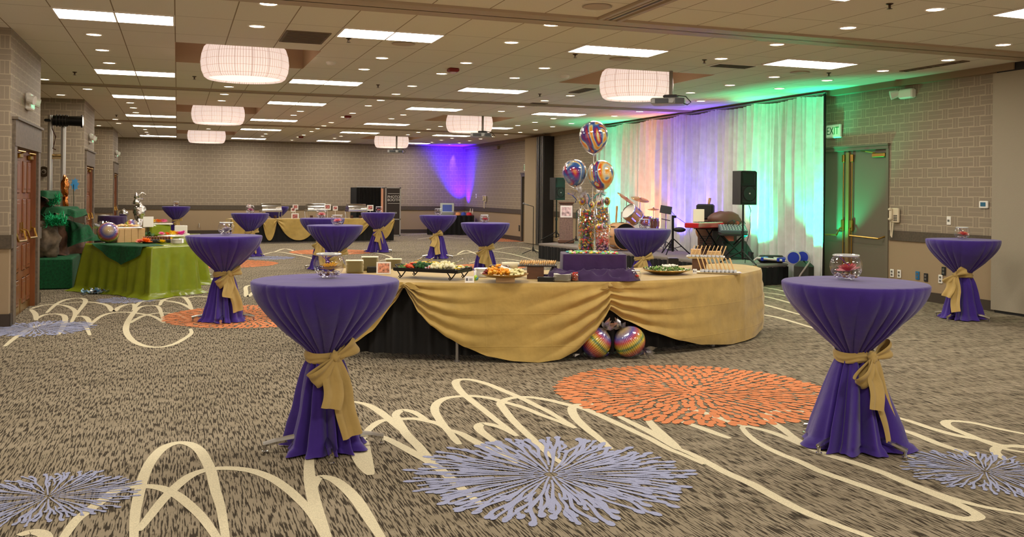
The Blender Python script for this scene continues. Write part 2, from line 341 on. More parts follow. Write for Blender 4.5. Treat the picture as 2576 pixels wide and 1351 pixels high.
STROKES = [(zl, [
 [(100,1345),(170,1325),(230,1335),(265,1375)],
 [(300,1420),(400,1275),(470,1215),(560,1150),(640,1095),(740,1080),(850,1085),(940,1120),(1020,1180),(1100,1260),(1190,1390)],
 [(720,1390),(725,1260),(740,1160),(770,1040),(810,950),(870,880),(940,848),(1010,848),(1070,880),(1110,940),(1140,1010),(1160,1100),(1190,1200),(1220,1390)],
 [(745,1320),(800,1250),(880,1150),(950,1080),(1030,1020),(1120,990),(1230,982),(1350,995),(1450,1030),(1530,1080),(1600,1140),(1680,1230),(1770,1390)],
 [(1675,860),(1665,960),(1670,1050),(1690,1150),(1720,1240),(1775,1390)],
 [(1690,1090),(1720,1030),(1790,1040),(1850,1080),(1910,1140),(1960,1210),(2010,1290),(2075,1390)],
 [(1890,850),(1940,950),(1995,1018)],[(1965,830),(1975,930),(1998,1018)],
 [(25,325),(80,280),(150,235),(220,210),(300,200),(380,200),(450,205),(485,265)],
 [(165,122),(230,104),(290,100),(350,105),(395,125),(405,150),(385,195)],[(165,125),(190,150),(195,185)],
 [(190,180),(240,155),(300,150),(345,160),(350,190),(330,235),(315,262)],
 [(250,145),(300,100),(350,75),(410,65),(450,68),(460,85),(440,115),(400,165)],
 [(400,168),(440,162),(470,175),(490,215)],
 [(330,95),(430,85),(520,90),(580,105),(610,137),(640,115),(680,100),(720,98),(720,125)],
 [(490,205),(540,165),(600,145),(680,140),(760,150),(830,165),(882,197)],
 [(882,197),(870,150),(850,110),(800,105),(750,115),(715,150),(685,200),(680,245),(710,290),(770,320),(850,330),(930,315),(990,285),(1030,255),(1025,230)],
 [(700,200),(760,165),(830,148),(900,145),(960,155),(1015,180)],
 [(715,130),(760,85),(840,75),(900,80),(960,90),(1000,105),(1035,128)],
 [(860,105),(880,75),(940,60),(990,60),(1015,85),(1035,128)],[(1000,65),(1060,55),(1140,60)],
 [(1410,20),(1370,30),(1332,58),(1325,30),(1330,0),(1400,-8)]]),
 (zm, [
 [(-30,375),(60,395),(130,430),(200,480),(270,540),(350,610)],
 [(30,660),(60,600),(110,550),(170,515),(240,505),(330,500),(420,500),(500,515),(580,535),(640,570),(700,650),(735,685)],
 [(285,510),(275,470),(310,440),(360,440),(420,460),(500,512)],
 [(285,480),(310,540),(350,610),(430,690),(500,770),(545,810)],
 [(50,605),(120,615),(200,640),(300,690),(400,745),(500,800),(600,870),(700,960),(780,1030),(885,1118)],
 [(735,685),(700,640),(650,585),(600,520),(565,465),(555,420),(580,380),(640,350),(730,338),(830,335),(950,350),(1080,385),(1200,420),(1320,470),(1430,510),(1570,568)],
 [(1570,565),(1480,510),(1380,450),(1280,400),(1180,350),(1060,300),(940,250),(830,220),(750,215),(708,230),(715,265),(750,310),(810,360),(900,430),(1000,510),(1080,570),(1150,625)],
 [(1500,840),(1380,755),(1300,680),(1200,590),(1110,500),(1055,430),(1030,390),(1070,360),(1150,345),(1250,345),(1380,365),(1500,395),(1640,430),(1800,500),(1950,570),(2100,640),(2250,720),(2350,760),(2500,828)],
 [(640,575),(740,605),(840,660),(950,720),(1060,770),(1160,820)],
 [(1080,755),(980,660),(900,600),(870,560),(900,535),(970,545),(1050,570),(1150,625)],
 [(1830,720),(1740,640),(1640,560),(1570,490),(1545,430),(1575,400),(1660,395),(1800,395)],
 [(1880,480),(2000,540),(2120,600),(2270,690),(2320,722)],[(2090,500),(2140,560),(2230,640),(2320,716)]]),
 (zr, [
 [(-60,700),(120,780),(300,880),(500,970),(700,1080),(900,1180),(1100,1260),(1400,1370)],
 [(430,560),(470,610),(560,680),(700,750),(850,810),(1000,880),(1200,950),(1400,1020),(1600,1090),(1800,1160),(1950,1205),(2060,1225),(2135,1210),(2110,1180),(2000,1120),(1850,1060),(1700,1000),(1550,940),(1450,895)],
 [(430,570),(450,555),(500,560),(620,590),(760,640),(900,700),(1050,760),(1250,820),(1450,890),(1650,970),(1900,1060),(2150,1130),(2500,1195)],
 [(900,690),(800,630),(720,570),(640,520),(610,480),(650,455),(740,440),(920,450)],
 [(1480,475),(1620,510),(1800,570),(1980,620),(2150,650),(2300,690),(2500,710)],
 [(2500,615),(2300,575),(2100,530),(1950,515),(1900,527),(1930,560),(2050,610),(2200,670),(2340,720),(2500,745)],
 [(1480,550),(1650,600),(1850,680),(2000,730),(2120,770)],[(1430,690),(1560,740),(1680,780)],
 [(2340,800),(2260,740),(2290,705),(2400,695),(2500,700)],
 [(0,430),(100,440),(200,470),(340,520),(480,560)],[(-30,510),(120,560),(230,600),(345,642)]]),
 (zi, [[(640,648),(690,634),(740,640),(790,652),(800,668)],[(690,634),(720,626),(760,640)],[(870,642),(900,632),(950,637),(985,648),(955,656)],
 [(1120,648),(1180,636),(1235,632),(1290,640),(1345,655)],[(1180,662),(1240,650),(1300,655),(1380,672)],[(1245,628),(1300,621),(1360,632),(1400,640)],
 [(1150,640),(1172,630),(1200,640)],[(1300,612),(1350,606),(1400,616)],[(1050,602),(1100,596),(1160,600),(1230,606)],[(1020,592),(1080,588),(1150,592)],
 [(1905,742),(1950,752),(2010,768),(2040,776)],[(1903,762),(1950,774),(2020,794)],[(1908,722),(1950,728),(2010,742)],[(1906,735),(1960,741),(2050,760)],[(1905,790),(1960,800),(2060,830)]])]
fl.mat(1)
for k, (z, ls) in enumerate(STROKES):
    for i, s in enumerate(ls):
        W = [onz(*z(p))[:2] for p in s]
        wd = .07
        ribbon(spline(W), lambda t, wd=wd, i=i: wd*(.45+.55*sin(pi*min(1, max(0, t)))**.6), .002+.0001*(i % 5))
rng = random.Random(5)
def blob(x, y, rx, ry, a, z, n=10):
    fl.add([(x+rx*cos(t)*cos(a)-ry*sin(t)*sin(a), y+rx*cos(t)*sin(a)+ry*sin(t)*cos(a), z) for t in [2*pi*i/n for i in range(n)]], [tuple(range(n))])
def zj(): return .003+.0016*rng.random()
def bloom_blue(c, R):
    fl.mat(3); n = 44 if R < .6 else 66
    for i in range(n):
        a = 2*pi*(i+rng.uniform(-.25, .25))/n; r0 = R*[.05, .22, .12, .4][i % 4]; r1 = R*rng.uniform(.8, 1.0); am = rng.uniform(.02, .07); ph = rng.uniform(0, 6)
        pts = []
        for k in range(19):
            t = k/18; r = r0+(r1-r0)*t; b = a+am*sin(ph+t*10)*(.2+t*.5); pts.append((c[0]+r*cos(b), c[1]+r*sin(b)))
        w = R*.03; ribbon(pts, lambda t, w=w: w*(.5+.65*t), zj())
        p = pts[-1]; blob(p[0], p[1], R*.05, R*.028, b, zj())
        for q_ in range(2):
            s_ = rng.uniform(.3, .7); q = pts[int(s_*18)]; e = a+rng.choice([-1, 1])*pi/n*rng.uniform(.7, 1.3); r2 = R*min(.97, s_+rng.uniform(.18, .35))
            pe = (c[0]+r2*cos(e), c[1]+r2*sin(e)); ribbon([q, ((q[0]+pe[0])/2+.006, (q[1]+pe[1])/2), pe], lambda t, w=w: w*.8, zj()); blob(pe[0], pe[1], R*.034, R*.02, e, zj())
def bloom_orange(c, R):
    fl.mat(2)
    for j, rr in enumerate([.05, .12, .2, .28, .36, .44, .52, .6, .68, .76, .84, .92, .98]):
        n = max(6, int(2*pi*rr*R/(.060+.016*rr)))
        for i in range(n):
            a = 2*pi*(i+.5*(j % 2)+rng.uniform(-.2, .2))/n; r = R*(rr+rng.uniform(-.02, .02)); blob(c[0]+r*cos(a), c[1]+r*sin(a), R*.05, .023+.008*rr, a+rng.uniform(-.25, .25), zj(), 8)
for p, R in [((1385,1195),.83),((121,1250),.46),((2479,1187),.48),((90,827),.65),((320,755),.45),((680,649),.6),((1990,705),.5)]: bloom_blue(onz(*p), R)
for p, R in [((1745,985),1.13),((643,794),1.13),((565,664),1.13),((835,634),1.1),((1230,671),.8),((1270,604),1.1)]: bloom_orange(onz(*p), R)
struct(fl.build('floor', [CARPET, CREAM, ORANGE, BLUEY]))
# ceiling with pendant coffers
COFX = [(-.05, 1.8), (6.07, 7.92)]; COFY = [(12.6, 14.55), (21.75, 23.7), (30.9, 32.85)]
ce = MB(); xs = [-4.9]+[k for c in COFX for k in c]+[11.3]; ys = [-5.5]+[k for c in COFY for k in c]+[36.5]
for i in range(len(xs)-1):
    for j in range(len(ys)-1):
        if i % 2 == 1 and j % 2 == 1: continue
        ce.add([(xs[i],ys[j],CZ),(xs[i],ys[j+1],CZ),(xs[i+1],ys[j+1],CZ),(xs[i+1],ys[j],CZ)], [(0,1,2,3)])
ce.mat(1)
for a, b in COFX:
    for c, d in COFY:
        z = CZ+.4
        ce.add([(a,c,CZ),(b,c,CZ),(b,d,CZ),(a,d,CZ),(a,c,z),(b,c,z),(b,d,z),(a,d,z)], [(0,1,5,4),(1,2,6,5),(2,3,7,6),(3,0,4,7),(4,5,6,7)])
struct(ce.build('ceiling', [TILE, M('coffer paint', (168, 142, 112), .85)]))
def wall(name, x0, x1, y0, y1, z0=0., z1=CZ, mat=None):
    m = MB(); m.box(((x0+x1)/2, (y0+y1)/2, (z0+z1)/2), (x1-x0, y1-y0, z1-z0)); return struct(m.build(name, mat or WALL))
wall('wall_back', XLL, XR+.2, YB, YB+.2)
# right wall: openings for the grey double door and the dark side door
def wall_open(name, x0, x1, y0, y1, opens, axis='y'):
    m = MB(); cur = y0
    for a, b, h in sorted(opens):
        m.box(((x0+x1)/2, (cur+a)/2, CZ/2), (x1-x0, a-cur, CZ)); m.box(((x0+x1)/2, (a+b)/2, (h+CZ)/2), (x1-x0, b-a, CZ-h)); cur = b
    m.box(((x0+x1)/2, (cur+y1)/2, CZ/2), (x1-x0, y1-cur, CZ)); return struct(m.build(name, WALL))
DR = (12.33, 14.2, 2.43); DS = (28.35, 29.45, 2.2)
wall_open('wall_right', XR, XR+.2, 5.5, YB, [DR, DS])
# left: three vestibule blocks with wooden doors, the recessed wall between them
BL = [(12.27, 14.8), (21.41, 23.9), (30.55, 33.1)]; DW = [(12.6, 14.43), (21.74, 23.5), (30.88, 32.62)]; DH = 2.14
for (a, b), (c, d) in zip(BL, DW):
    m = MB()
    m.box(((XLL+XL)/2-.25, (a+b)/2, CZ/2), (XL-XLL-.5, b-a, CZ)); m.box((XL-.25, (a+c)/2, CZ/2), (.5, c-a, CZ)); m.box((XL-.25, (b+d)/2, CZ/2), (.5, b-d, CZ)); m.box((XL-.25, (c+d)/2, (DH+CZ)/2), (.5, d-c, CZ-DH))
    struct(m.build('wall_left', WALL))
wall('wall_left_recess', XLL-.2, XLL, 10, YB)
# trims: chair rails, baseboards, soffit strip
def bar(m, x0, y0, x1, y1, z0, z1, t): m.box(((x0+x1)/2, (y0+y1)/2, (z0+z1)/2), (abs(x1-x0)+t, abs(y1-y0)+t, z1-z0))
def rails(name, segs, z0, z1, t, mat):
    for k, (x0, y0, x1, y1) in enumerate(segs):
        m = MB(); bar(m, x0, y0, x1, y1, z0, z1, t); struct(m.build('%s_%d' % (name, k+1), mat))
segs = [(XLL+.05, YB-.012, XR-.05, YB-.012), (XR-.012, 10.15, XR-.012, DR[0]-.1), (XR-.012, DR[1]+.12, XR-.012, DS[0]-.1), (XR-.012, DS[1]+.1, XR-.012, YB-.05)]
for (a, b), (c, d) in zip(BL, DW): segs += [(XLL, a-.012, XL, a-.012), (XL+.012, a, XL+.012, c-.2), (XL+.012, d+.2, XL+.012, b)]
rails('trim', segs, .92, 1.08, .03, TRIM)
rails('baseboard', segs, 0, .15, .024, BASEB)
m = MB(); m.box((XR-.06, 23, CZ-.05), (.14, 26.5, .1)); struct(m.build('trim_soffit', M('tan soffit', (128, 108, 84), .8)))
# airwall panels and their ceiling tracks
m = MB(); m.box((XR-.06, 7.7, 1.72), (.14, 4.8, 3.36)); m.mat(1); m.box((XR-.06, 7.7, .02), (.1, 4.7, .04)); m.box((XR-.06, 7.7, 3.46), (.1, 4.7, .12))
struct(m.build('wall_partition', [M('woven grey panel', (148, 138, 118), .85, bump=.4, bscale=160), BLACK]))
TR = M('track metal', (168, 148, 122), .5); TRD = M('track slot', (70, 60, 50), .6)
def track(name, x0, y0, x1, y1):
    m = MB(); dx, dy = x1-x0, y1-y0
    ox, oy = (0, .07) if abs(dx) > abs(dy) else (.07, 0)
    bar(m, x0, y0, x1, y1, CZ-.022, CZ+.01, .10); m.mat(1)
    m.box(((x0+x1)/2, (y0+y1)/2, CZ-.018), (abs(dx)+.05 if dx else .03, abs(dy)+.05 if dy else .03, .012)); m.mat(0)
    for s in (-1, 1): bar(m, x0+ox*s*1.6, y0+oy*s*1.6, x1+ox*s*1.6, y1+oy*s*1.6, CZ-.03, CZ+.01, .05)
    struct(m.build(name, [TR, TRD]))
track('trim_track', -4.5, 9.15, 11, 9.35); track('trim_track', -4.5, 18.25, 11, 18.25); track('trim_track', -4.5, 27.4, 11, 27.4); track('trim_track', 4.35, -5, 4.35, 9.0)
# stacked airwall by the stage end
m = MB(); m.box((10.86, 27.9, 1.72), (.34, 1.0, 3.4)); struct(m.build('wall_partition_end', M('tan fabric panel', (150, 132, 106), .85)))
for k in range(4):
    m = MB(); m.box((10.86, 27.3-.17*k, 1.72), (.3+.04*(k % 2), .1, 3.42), bev=.01); m.mat(1); m.box((10.69-.02*(k % 2), 27.3-.17*k, 1.72), (.02, .04, 3.4))
    tag(m.build('partition_panel', [M('dark panel', (24, 22, 22), .5), M('aluminium strip', (140, 138, 134), .35, .8)]), 'dark folded partition panel with aluminium edge, panel %s from the tan pillar' % ['first','second','third','fourth'][k], 'partition', 'folded dark partition panels beside the stage')
# ------------------------------------------------------------------ doors
def frame_y(X, a, b, h, s, name, mat, wd=.17, top=.2, t=.06):
    m = MB(); m.box((X+s*t/2, a-wd/2, h/2), (t, wd, h)); m.box((X+s*t/2, b+wd/2, h/2), (t, wd, h)); m.box((X+s*t/2, (a+b)/2, h+top/2), (t+.02, b-a+2*wd, top))
    m.box((X+s*(t/2+.012), (a+b)/2, h+top+.012), (t+.05, b-a+2*wd+.04, .03)); return struct(m.build(name, mat))
for k, (c, d) in enumerate(DW):
    frame_y(XL, c, d, DH, 1, 'trim_door_%d' % (k+1), M('weathered grey wood trim', (92, 80, 66), .6, var=.15, vscale=25), .2, .32, .03)
    for q in (0, 1):
        y0 = c+q*(d-c)/2; y1 = y0+(d-c)/2; dx = XL-.09
        m = MB(); m.box((dx, (y0+y1)/2, DH/2), (.05, y1-y0-.01, DH))
        for z, h in ((.28,.34),(.72,.34),(1.24,.5),(1.78,.42)):
            for s in (-.19, .19): m.box((dx+.03, (y0+y1)/2+s, z), (.02, .26, h), bev=.02); m.box((dx+.038, (y0+y1)/2+s, z), (.012, .19, h-.1), bev=.008)
        o = struct(m.build('door_%d' % (k*2+q+1), DOORW)); 
        hb = MB(); zc = .98; hb.tube([(dx+.03, y0+.1, zc+.12), (dx+.09, y0+.12, zc+.1), (dx+.12, y0+.14, zc), (dx+.12, y1-.14, zc-.02), (dx+.09, y1-.12, zc+.1), (dx+.03, y1-.1, zc+.12)], .014); hb.box((dx+.035, y0+.1, zc+.14), (.03, .05, .14)); hb.box((dx+.035, y1-.1, zc+.14), (.03, .05, .14))
        hb.build('push_bar', BRASS, o)
        cl = MB(); cl.box((dx+.05, y1-.25, DH-.09), (.05, .26, .06), bev=.01); cl.tube([(dx+.05, y1-.3, DH-.07), (dx+.14, y1-.45, DH-.05), (dx+.08, y1-.62, DH-.04)], .009); cl.build('door_closer', BRASS, o)
        kp = MB(); kp.box((dx+.028, (y0+y1)/2, .1), (.006, y1-y0-.06, .18)); kp.build('kick_plate', BRASS, o)
    m = MB(); m.box((XL-.25, c+.012, DH/2), (.5, .024, DH)); m.box((XL-.25, d-.03, DH/2), (.5, .06, DH)); struct(m.build('trim_jamb_%d' % (k+1), DOORW))
# grey double door, right
frame_y(XR, DR[0], DR[1], DR[2], -1, 'trim_door_7', GREYDOOR, .06, .06, .02)
mid = 13.30
for q, (y0, y1) in enumerate([(DR[0], mid-.05), (mid+.05, DR[1])]):
    m = MB(); m.box((XR+.07, (y0+y1)/2, DR[2]/2), (.05, y1-y0+.08, DR[2]+.01)); m.box((XR+.04, (y0+y1)/2, .8), (.012, y1-y0-.1, .04)); m.box((XR+.042, (y0+y1)/2, .45), (.01, y1-y0-.1, .68))
    o = struct(m.build('door_%d' % (7+q), GREYDOOR))
    hb = MB(); ym = y1-.06 if q == 0 else y0+.06
    hb.tube([(XR+.03, ym, 1.1), (XR-.04, ym-(.02 if q == 0 else -.02), 1.06), (XR-.07, ym-(.06 if q == 0 else -.06), .95), (XR-.07, y0+.1 if q == 0 else y1-.1, .93), (XR+.04, y0+.06 if q == 0 else y1-.06, .97)], .016)
    hb.build('push_bar', BRASS, o)
    rd = MB(); rd.cyl((XR+.02, ym, .1), (XR+.02, ym, 2.3), .012); rd.box((XR+.015, ym, 2.3), (.04, .06, .14), bev=.01); rd.box((XR+.015, ym, 1.12), (.05, .07, .2), bev=.01); rd.build('lock_rod', BRASS, o)
    if q == 0: cl = MB(); cl.box((XR+.02, y0+.2, 2.33), (.06, .3, .07), bev=.01); cl.tube([(XR+.02, y0+.3, 2.37), (XR-.05, y0+.45, 2.4), (XR+.0, y0+.62, 2.42)], .01); cl.build('door_closer', BRASS, o)
m = MB(); m.box((XR+.04, mid, 1.2), (.07, .08, 2.4)); struct(m.build('trim_mullion', M('brass mullion', (150, 126, 78), .4, .6)))
# dark side door, ajar, near the partition stack
frame_y(XR, DS[0], DS[1], DS[2], -1, 'trim_door_9', M('dark grey metal', (72, 66, 58), .5), .1, .1)
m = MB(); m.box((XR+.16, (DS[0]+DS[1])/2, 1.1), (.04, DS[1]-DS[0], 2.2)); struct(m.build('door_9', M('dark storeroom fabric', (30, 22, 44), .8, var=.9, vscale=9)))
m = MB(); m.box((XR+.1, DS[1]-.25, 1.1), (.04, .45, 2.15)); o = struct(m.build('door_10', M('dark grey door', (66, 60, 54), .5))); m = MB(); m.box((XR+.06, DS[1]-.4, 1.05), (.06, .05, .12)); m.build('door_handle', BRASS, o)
# ------------------------------------------------------------------ ceiling lights
DIFF = emit('fluorescent diffuser', (255, 244, 228), 24.); LAMP = emit('downlight lamp', (255, 224, 180), 16.); TRIMW = M('white light trim', (235, 228, 216), .5)
ROWS = [(1.54, 'unseen added'), (6.7, 'nearest'), (10.68, 'first'), (15.82, 'second'), (19.95, 'third'), (25.0, 'fourth'), (29.05, 'fifth'), (34.3, 'sixth')]  # row at the camera end is unseen, added to brighten the front carpet
COLN = ['over the wooden doors', 'left of room centre', 'right of room centre', 'beside the stage wall']
proto = None
for yi, rn in ROWS:
    for k in range(4):
        if rn == 'nearest' and k < 2 and False: continue
        lab = 'recessed double fluorescent panel, %s row, %s' % (rn, COLN[k])
        x0 = -1.26+3.04*k
        if proto is None:
            t = thing('ceiling_light', lab, 'light', (x0, yi, CZ), 0, 'recessed fluorescent ceiling panels')
            fr = MB()
            for (a, b, c, d) in [(0,0,1.216,.02),(0,.59,1.216,.61),(0,0,.02,.61),(1.196,0,1.216,.61),(.598,0,.618,.61)]: fr.box(((a+c)/2, (b+d)/2, -.008), (c-a, d-b, .016))
            fr.build('frame', TRIMW, t)
            for q in (0, 1): dm = MB(); dm.add([(.02+.6*q,.02,-.003),(.02+.6*q,.59,-.003),(.598+.6*q,.59,-.003),(.598+.6*q,.02,-.003)], [(0,1,2,3)]); dm.build('diffuser', DIFF, t)
            proto = t
        else: copy_tree(proto, (x0, yi, CZ), 0, lab)
DL1 = [(725,265),(790,385),(843,484),(340,611),(676,686),(470,731),(1005,792),(1030,831),(1049,868),(890,920),(916,951),(763,969),(1120,999),(1131,1019),(1142,1035),(1020,1068),(1985,201),(1768,668),(1732,726),(1712,776),(1610,994)]
DL2 = [(108,28),(985,446),(847,533),(1985,326),(1635,484),(1446,567),(1218,663),(1093,725),(975,773),(880,815),(355,858),(303,888),(758,872),(690,902),(593,945),(537,970),(487,992),(441,1015),(381,1042),(339,1057),(290,1081),(260,1096),(87,1033),(62,1050),(1150,886),(1058,915),(1907,858),(1437,975),(1346,997),(1186,1039),(1265,1020),(668,1050),(619,1066),(883,1112),(1444,1081),(1526,1066),(1507,1115),(1583,1103),(1438,1127),(1371,1098),(1662,1087),(1748,1072),(1840,1055),(1943,1038)]
DL3 = [(330,190),(275,524),(45,600),(475,737),(277,776),(95,821),(345,914),(202,943),(69,968),(338,977),(207,1001),(88,1020),(483,952),(1010,860),(815,895),(1640,451),(1708,656),(1403,715),(1483,779)]
DL4 = [(1340,71),(667,213),(1865,344),(118,342),(1440,462),(937,545),(505,619),(97,593),(137,682)]
pts = [(x/3.07, y/3.07) for x, y in DL1]+[(640+x/3.07, y/3.07) for x, y in DL2]+[(1280+x/3.07, y/3.07) for x, y in DL3]+[(1916+x/3.07, y/3.07) for x, y in DL4]
ORD = ['first','second','third','fourth','fifth','sixth','seventh','eighth','ninth','tenth','eleventh','twelfth','thirteenth','fourteenth','fifteenth','sixteenth']
zones = {}
for p in pts:
    P = onz(p[0], p[1], CZ)
    if P.y > 36 or P.x > 10.9: continue
    z = 0 if P.x < -.1 else 1 if P.x < 2.2 else 2 if P.x < 4.3 else 3 if P.x < 6 else 4 if P.x < 8.2 else 5
    zones.setdefault(z, []).append(P)
ZN = ['above the wooden doors at left', 'in the strip of the left pendant lamps', 'just right of the left pendant lamps', 'in the middle of the ceiling', 'in the strip of the right pendant lamps', 'along the stage wall at right']
proto = None
for z in sorted(zones):
    for i, P in enumerate(sorted(zones[z], key=lambda q: q.y)):
        lab = 'small round recessed downlight %s, %s from the front' % (ZN[z], ORD[i] if i < 16 else 'number %d' % (i+1))
        if proto is None:
            t = thing('downlight', lab, 'light', P, 0, 'round recessed downlights')
            m = MB(); m.lathe([(.082, .0), (.1, -.012), (.108, -.006), (.11, 0)], n=20, cap=False); m.build('trim_ring', TRIMW, t, True)
            m = MB(); m.lathe([(.0001, -.004), (.083, -.004)], n=20, cap=False); m.build('lamp', LAMP, t); proto = t
        else: copy_tree(proto, P, 0, lab)
# drum pendants
def shade_mat():
    m, N, L = new('pleated pendant fabric'); b = N['Principled BSDF']; b.inputs['Roughness'].default_value = .8
    tc = N.new('ShaderNodeTexCoord'); s = N.new('ShaderNodeSeparateXYZ'); L.new(tc.outputs['Object'], s.inputs[0])
    an = math_n(N, L, 'ARCTAN2', s.outputs[1], s.outputs[0]); wv = math_n(N, L, 'SINE', math_n(N, L, 'MULTIPLY', an, 100.))
    l1 = math_n(N, L, 'MULTIPLY', math_n(N, L, 'GREATER_THAN', wv, .72), .55)
    f = math_n(N, L, 'FRACT', math_n(N, L, 'DIVIDE', math_n(N, L, 'ADD', s.outputs[2], 1.), .105)); l2 = math_n(N, L, 'MULTIPLY', math_n(N, L, 'LESS_THAN', f, .045), .8)
    big = math_n(N, L, 'MULTIPLY', math_n(N, L, 'GREATER_THAN', math_n(N, L, 'SINE', math_n(N, L, 'MULTIPLY', an, 16.)), .985), .6)
    ln = math_n(N, L, 'MAXIMUM', math_n(N, L, 'MAXIMUM', l1, l2), big); c = mixc(N, L, ln, lin((252, 226, 212)), lin((150, 118, 100)))
    L.new(c, b.inputs['Base Color']); L.new(c, b.inputs['Emission Color']); b.inputs['Emission Strength'].default_value = .62; return m
SH = shade_mat(); PB = emit('pendant bottom glow', (255, 226, 176), 1.6)
proto = None
for ci, (a, b) in enumerate(COFX):
    for ri, (c, d) in enumerate(COFY):
        lab = 'large round pleated fabric drum pendant, %s of the %s line of pendants' % (['nearest', 'middle', 'farthest'][ri], ['left', 'right'][ci])
        loc = ((a+b)/2, (c+d)/2-.1, 3.18)
        if proto is None:
            t = thing('pendant_lamp', lab, 'lamp', loc, 0, 'round drum pendants in square ceiling coffers')
            m = MB(); m.lathe([(.50, .03), (.535, .0), (.575, .03), (.612, .12), (.626, .24), (.612, .36), (.58, .46), (.54, .50), (.50, .49)], n=64, cap=False); m.build('shade', SH, t, True)
            m = MB(); m.lathe([(.0001, .025), (.515, .025)], n=48, cap=False); m.build('diffuser', PB, t)
            m = MB()
            for k in range(3): q = 2*pi*k/3; m.cyl((.5*cos(q), .5*sin(q), .48), (.42*cos(q), .42*sin(q), .75), .004, n=5)
            m.build('suspension_wire', STEEL, t); t.scale = (.955, .955, .94); proto = t
        else: copy_tree(proto, loc, 0, lab)
# ceiling fittings
VENT = M('return air grille', (98, 82, 66), .7); k = 0
def vent(pts, lab, mat=None):
    P = [onz(x, y, CZ) for x, y in pts]; m = MB(); x0 = min(p.x for p in P); x1 = max(p.x for p in P); y0 = min(p.y for p in P); y1 = max(p.y for p in P)
    m.box((0, 0, -.006), (x1-x0, y1-y0, .012)); o = m.build('ceiling_vent', mat or VENT, loc=((x0+x1)/2, (y0+y1)/2, CZ)); tag(o, lab, 'vent')
    s = MB(); n = 8
    for i in range(n): s.box((0, (i+.5)*(y1-y0)/n-(y1-y0)/2, -.014), (x1-x0-.05, .012, .006))
    s.build('louvre', M('vent louvre', (70, 58, 46), .7), o)
vent([(722,84),(702,103),(832,83),(812,106)], 'dark brown square air return beside the nearest left pendant')
vent([(2440,153),(2262,178)], 'dark recessed air return in the ceiling above the wall phone corner')
vent([(1430,232),(1500,223)], 'dark square air return left of the nearest right pendant')
vent([(1340,258),(1600,246)][:1]+[(1352,266)], 'small dark air return behind the right pendant strip')
vent([(1780,165),(1882,170),(1832,160)], 'white linear air diffuser near the projector', WHITEP)
SPK = M('ceiling speaker grille', (178, 160, 138), .6)
for (x, y, lab) in [(1502,15,'at the top of the photo beside the ceiling track'),(1560,147,'below the first-row fluorescent panel right of centre'),(2012,181,'beside the first-row panel near the stage'),(1015,109,'below the first-row panel left of centre'),(820,118,'beside the nearest left pendant')][:4]:
    m = MB(); m.lathe([(.13, 0), (.15, -.014), (.125, -.02), (.0001, -.018)], n=24, cap=False); tag(m.build('ceiling_speaker', SPK, smooth=True, loc=onz(x, y, CZ)+Vector((0, 0, .003))), 'round flush ceiling speaker grille '+lab, 'speaker', 'round ceiling speakers')
for (x, y, lab) in [(2238,9,'top right of the ceiling'),(1772+0,150,'in front of the right pendants'),(877,96,'beside the first-row panel left of centre'),(951,213,'between the left pendants and the middle of the room'),(1447,136,'under the first-row panel right of centre'),(1358,236,'left of the nearest right pendant'),(188,181,'over the first wooden doors'),(489,192,'left of the nearest left pendant'),(293,289,'over the second wooden doors'),(2085,183,'at the right of the stage-side panel')]:
    m = MB(); m.lathe([(.035, 0), (.035, -.01), (.012, -.02), (.012, -.05), (.03, -.055), (.0001, -.06)], n=10, cap=False); tag(m.build('ceiling_sprinkler', M('bronze', (70, 56, 44), .4, .7), loc=onz(x, y, CZ)+Vector((0, 0, .003))), 'small ceiling sprinkler head '+lab, 'sprinkler', 'ceiling sprinklers')
for (x, y, lab) in [(1140,172,'nearest of the red alarm strobes'),(875,291,'middle red alarm strobe'),(757,343,'farthest red alarm strobe')]:
    m = MB(); m.box((0, 0, -.03), (.16, .16, .06), bev=.015); o = m.build('ceiling_strobe', M('alarm red', (120, 20, 14), .4), loc=onz(x, y, CZ)+Vector((0, 0, .003))); tag(o, 'ceiling mounted fire alarm strobe, '+lab, 'alarm', 'red ceiling strobes'); m = MB(); m.sph((0, 0, -.06), .05, (1, 1, .7)); m.build('lens', M('strobe lens', (210, 190, 200), .1), o, True)
for (x, y, lab) in [(833,156,'right of the nearest left pendant'),(1421,190,'left of the nearest right pendant')]:
    m = MB(); m.lathe([(.075, 0), (.075, -.02), (.055, -.045), (.0001, -.05)], n=20, cap=False); tag(m.build('smoke_detector', WHITEP, smooth=True, loc=onz(x, y, CZ)+Vector((0, 0, .003))), 'white round smoke detector '+lab, 'detector', 'ceiling smoke detectors')
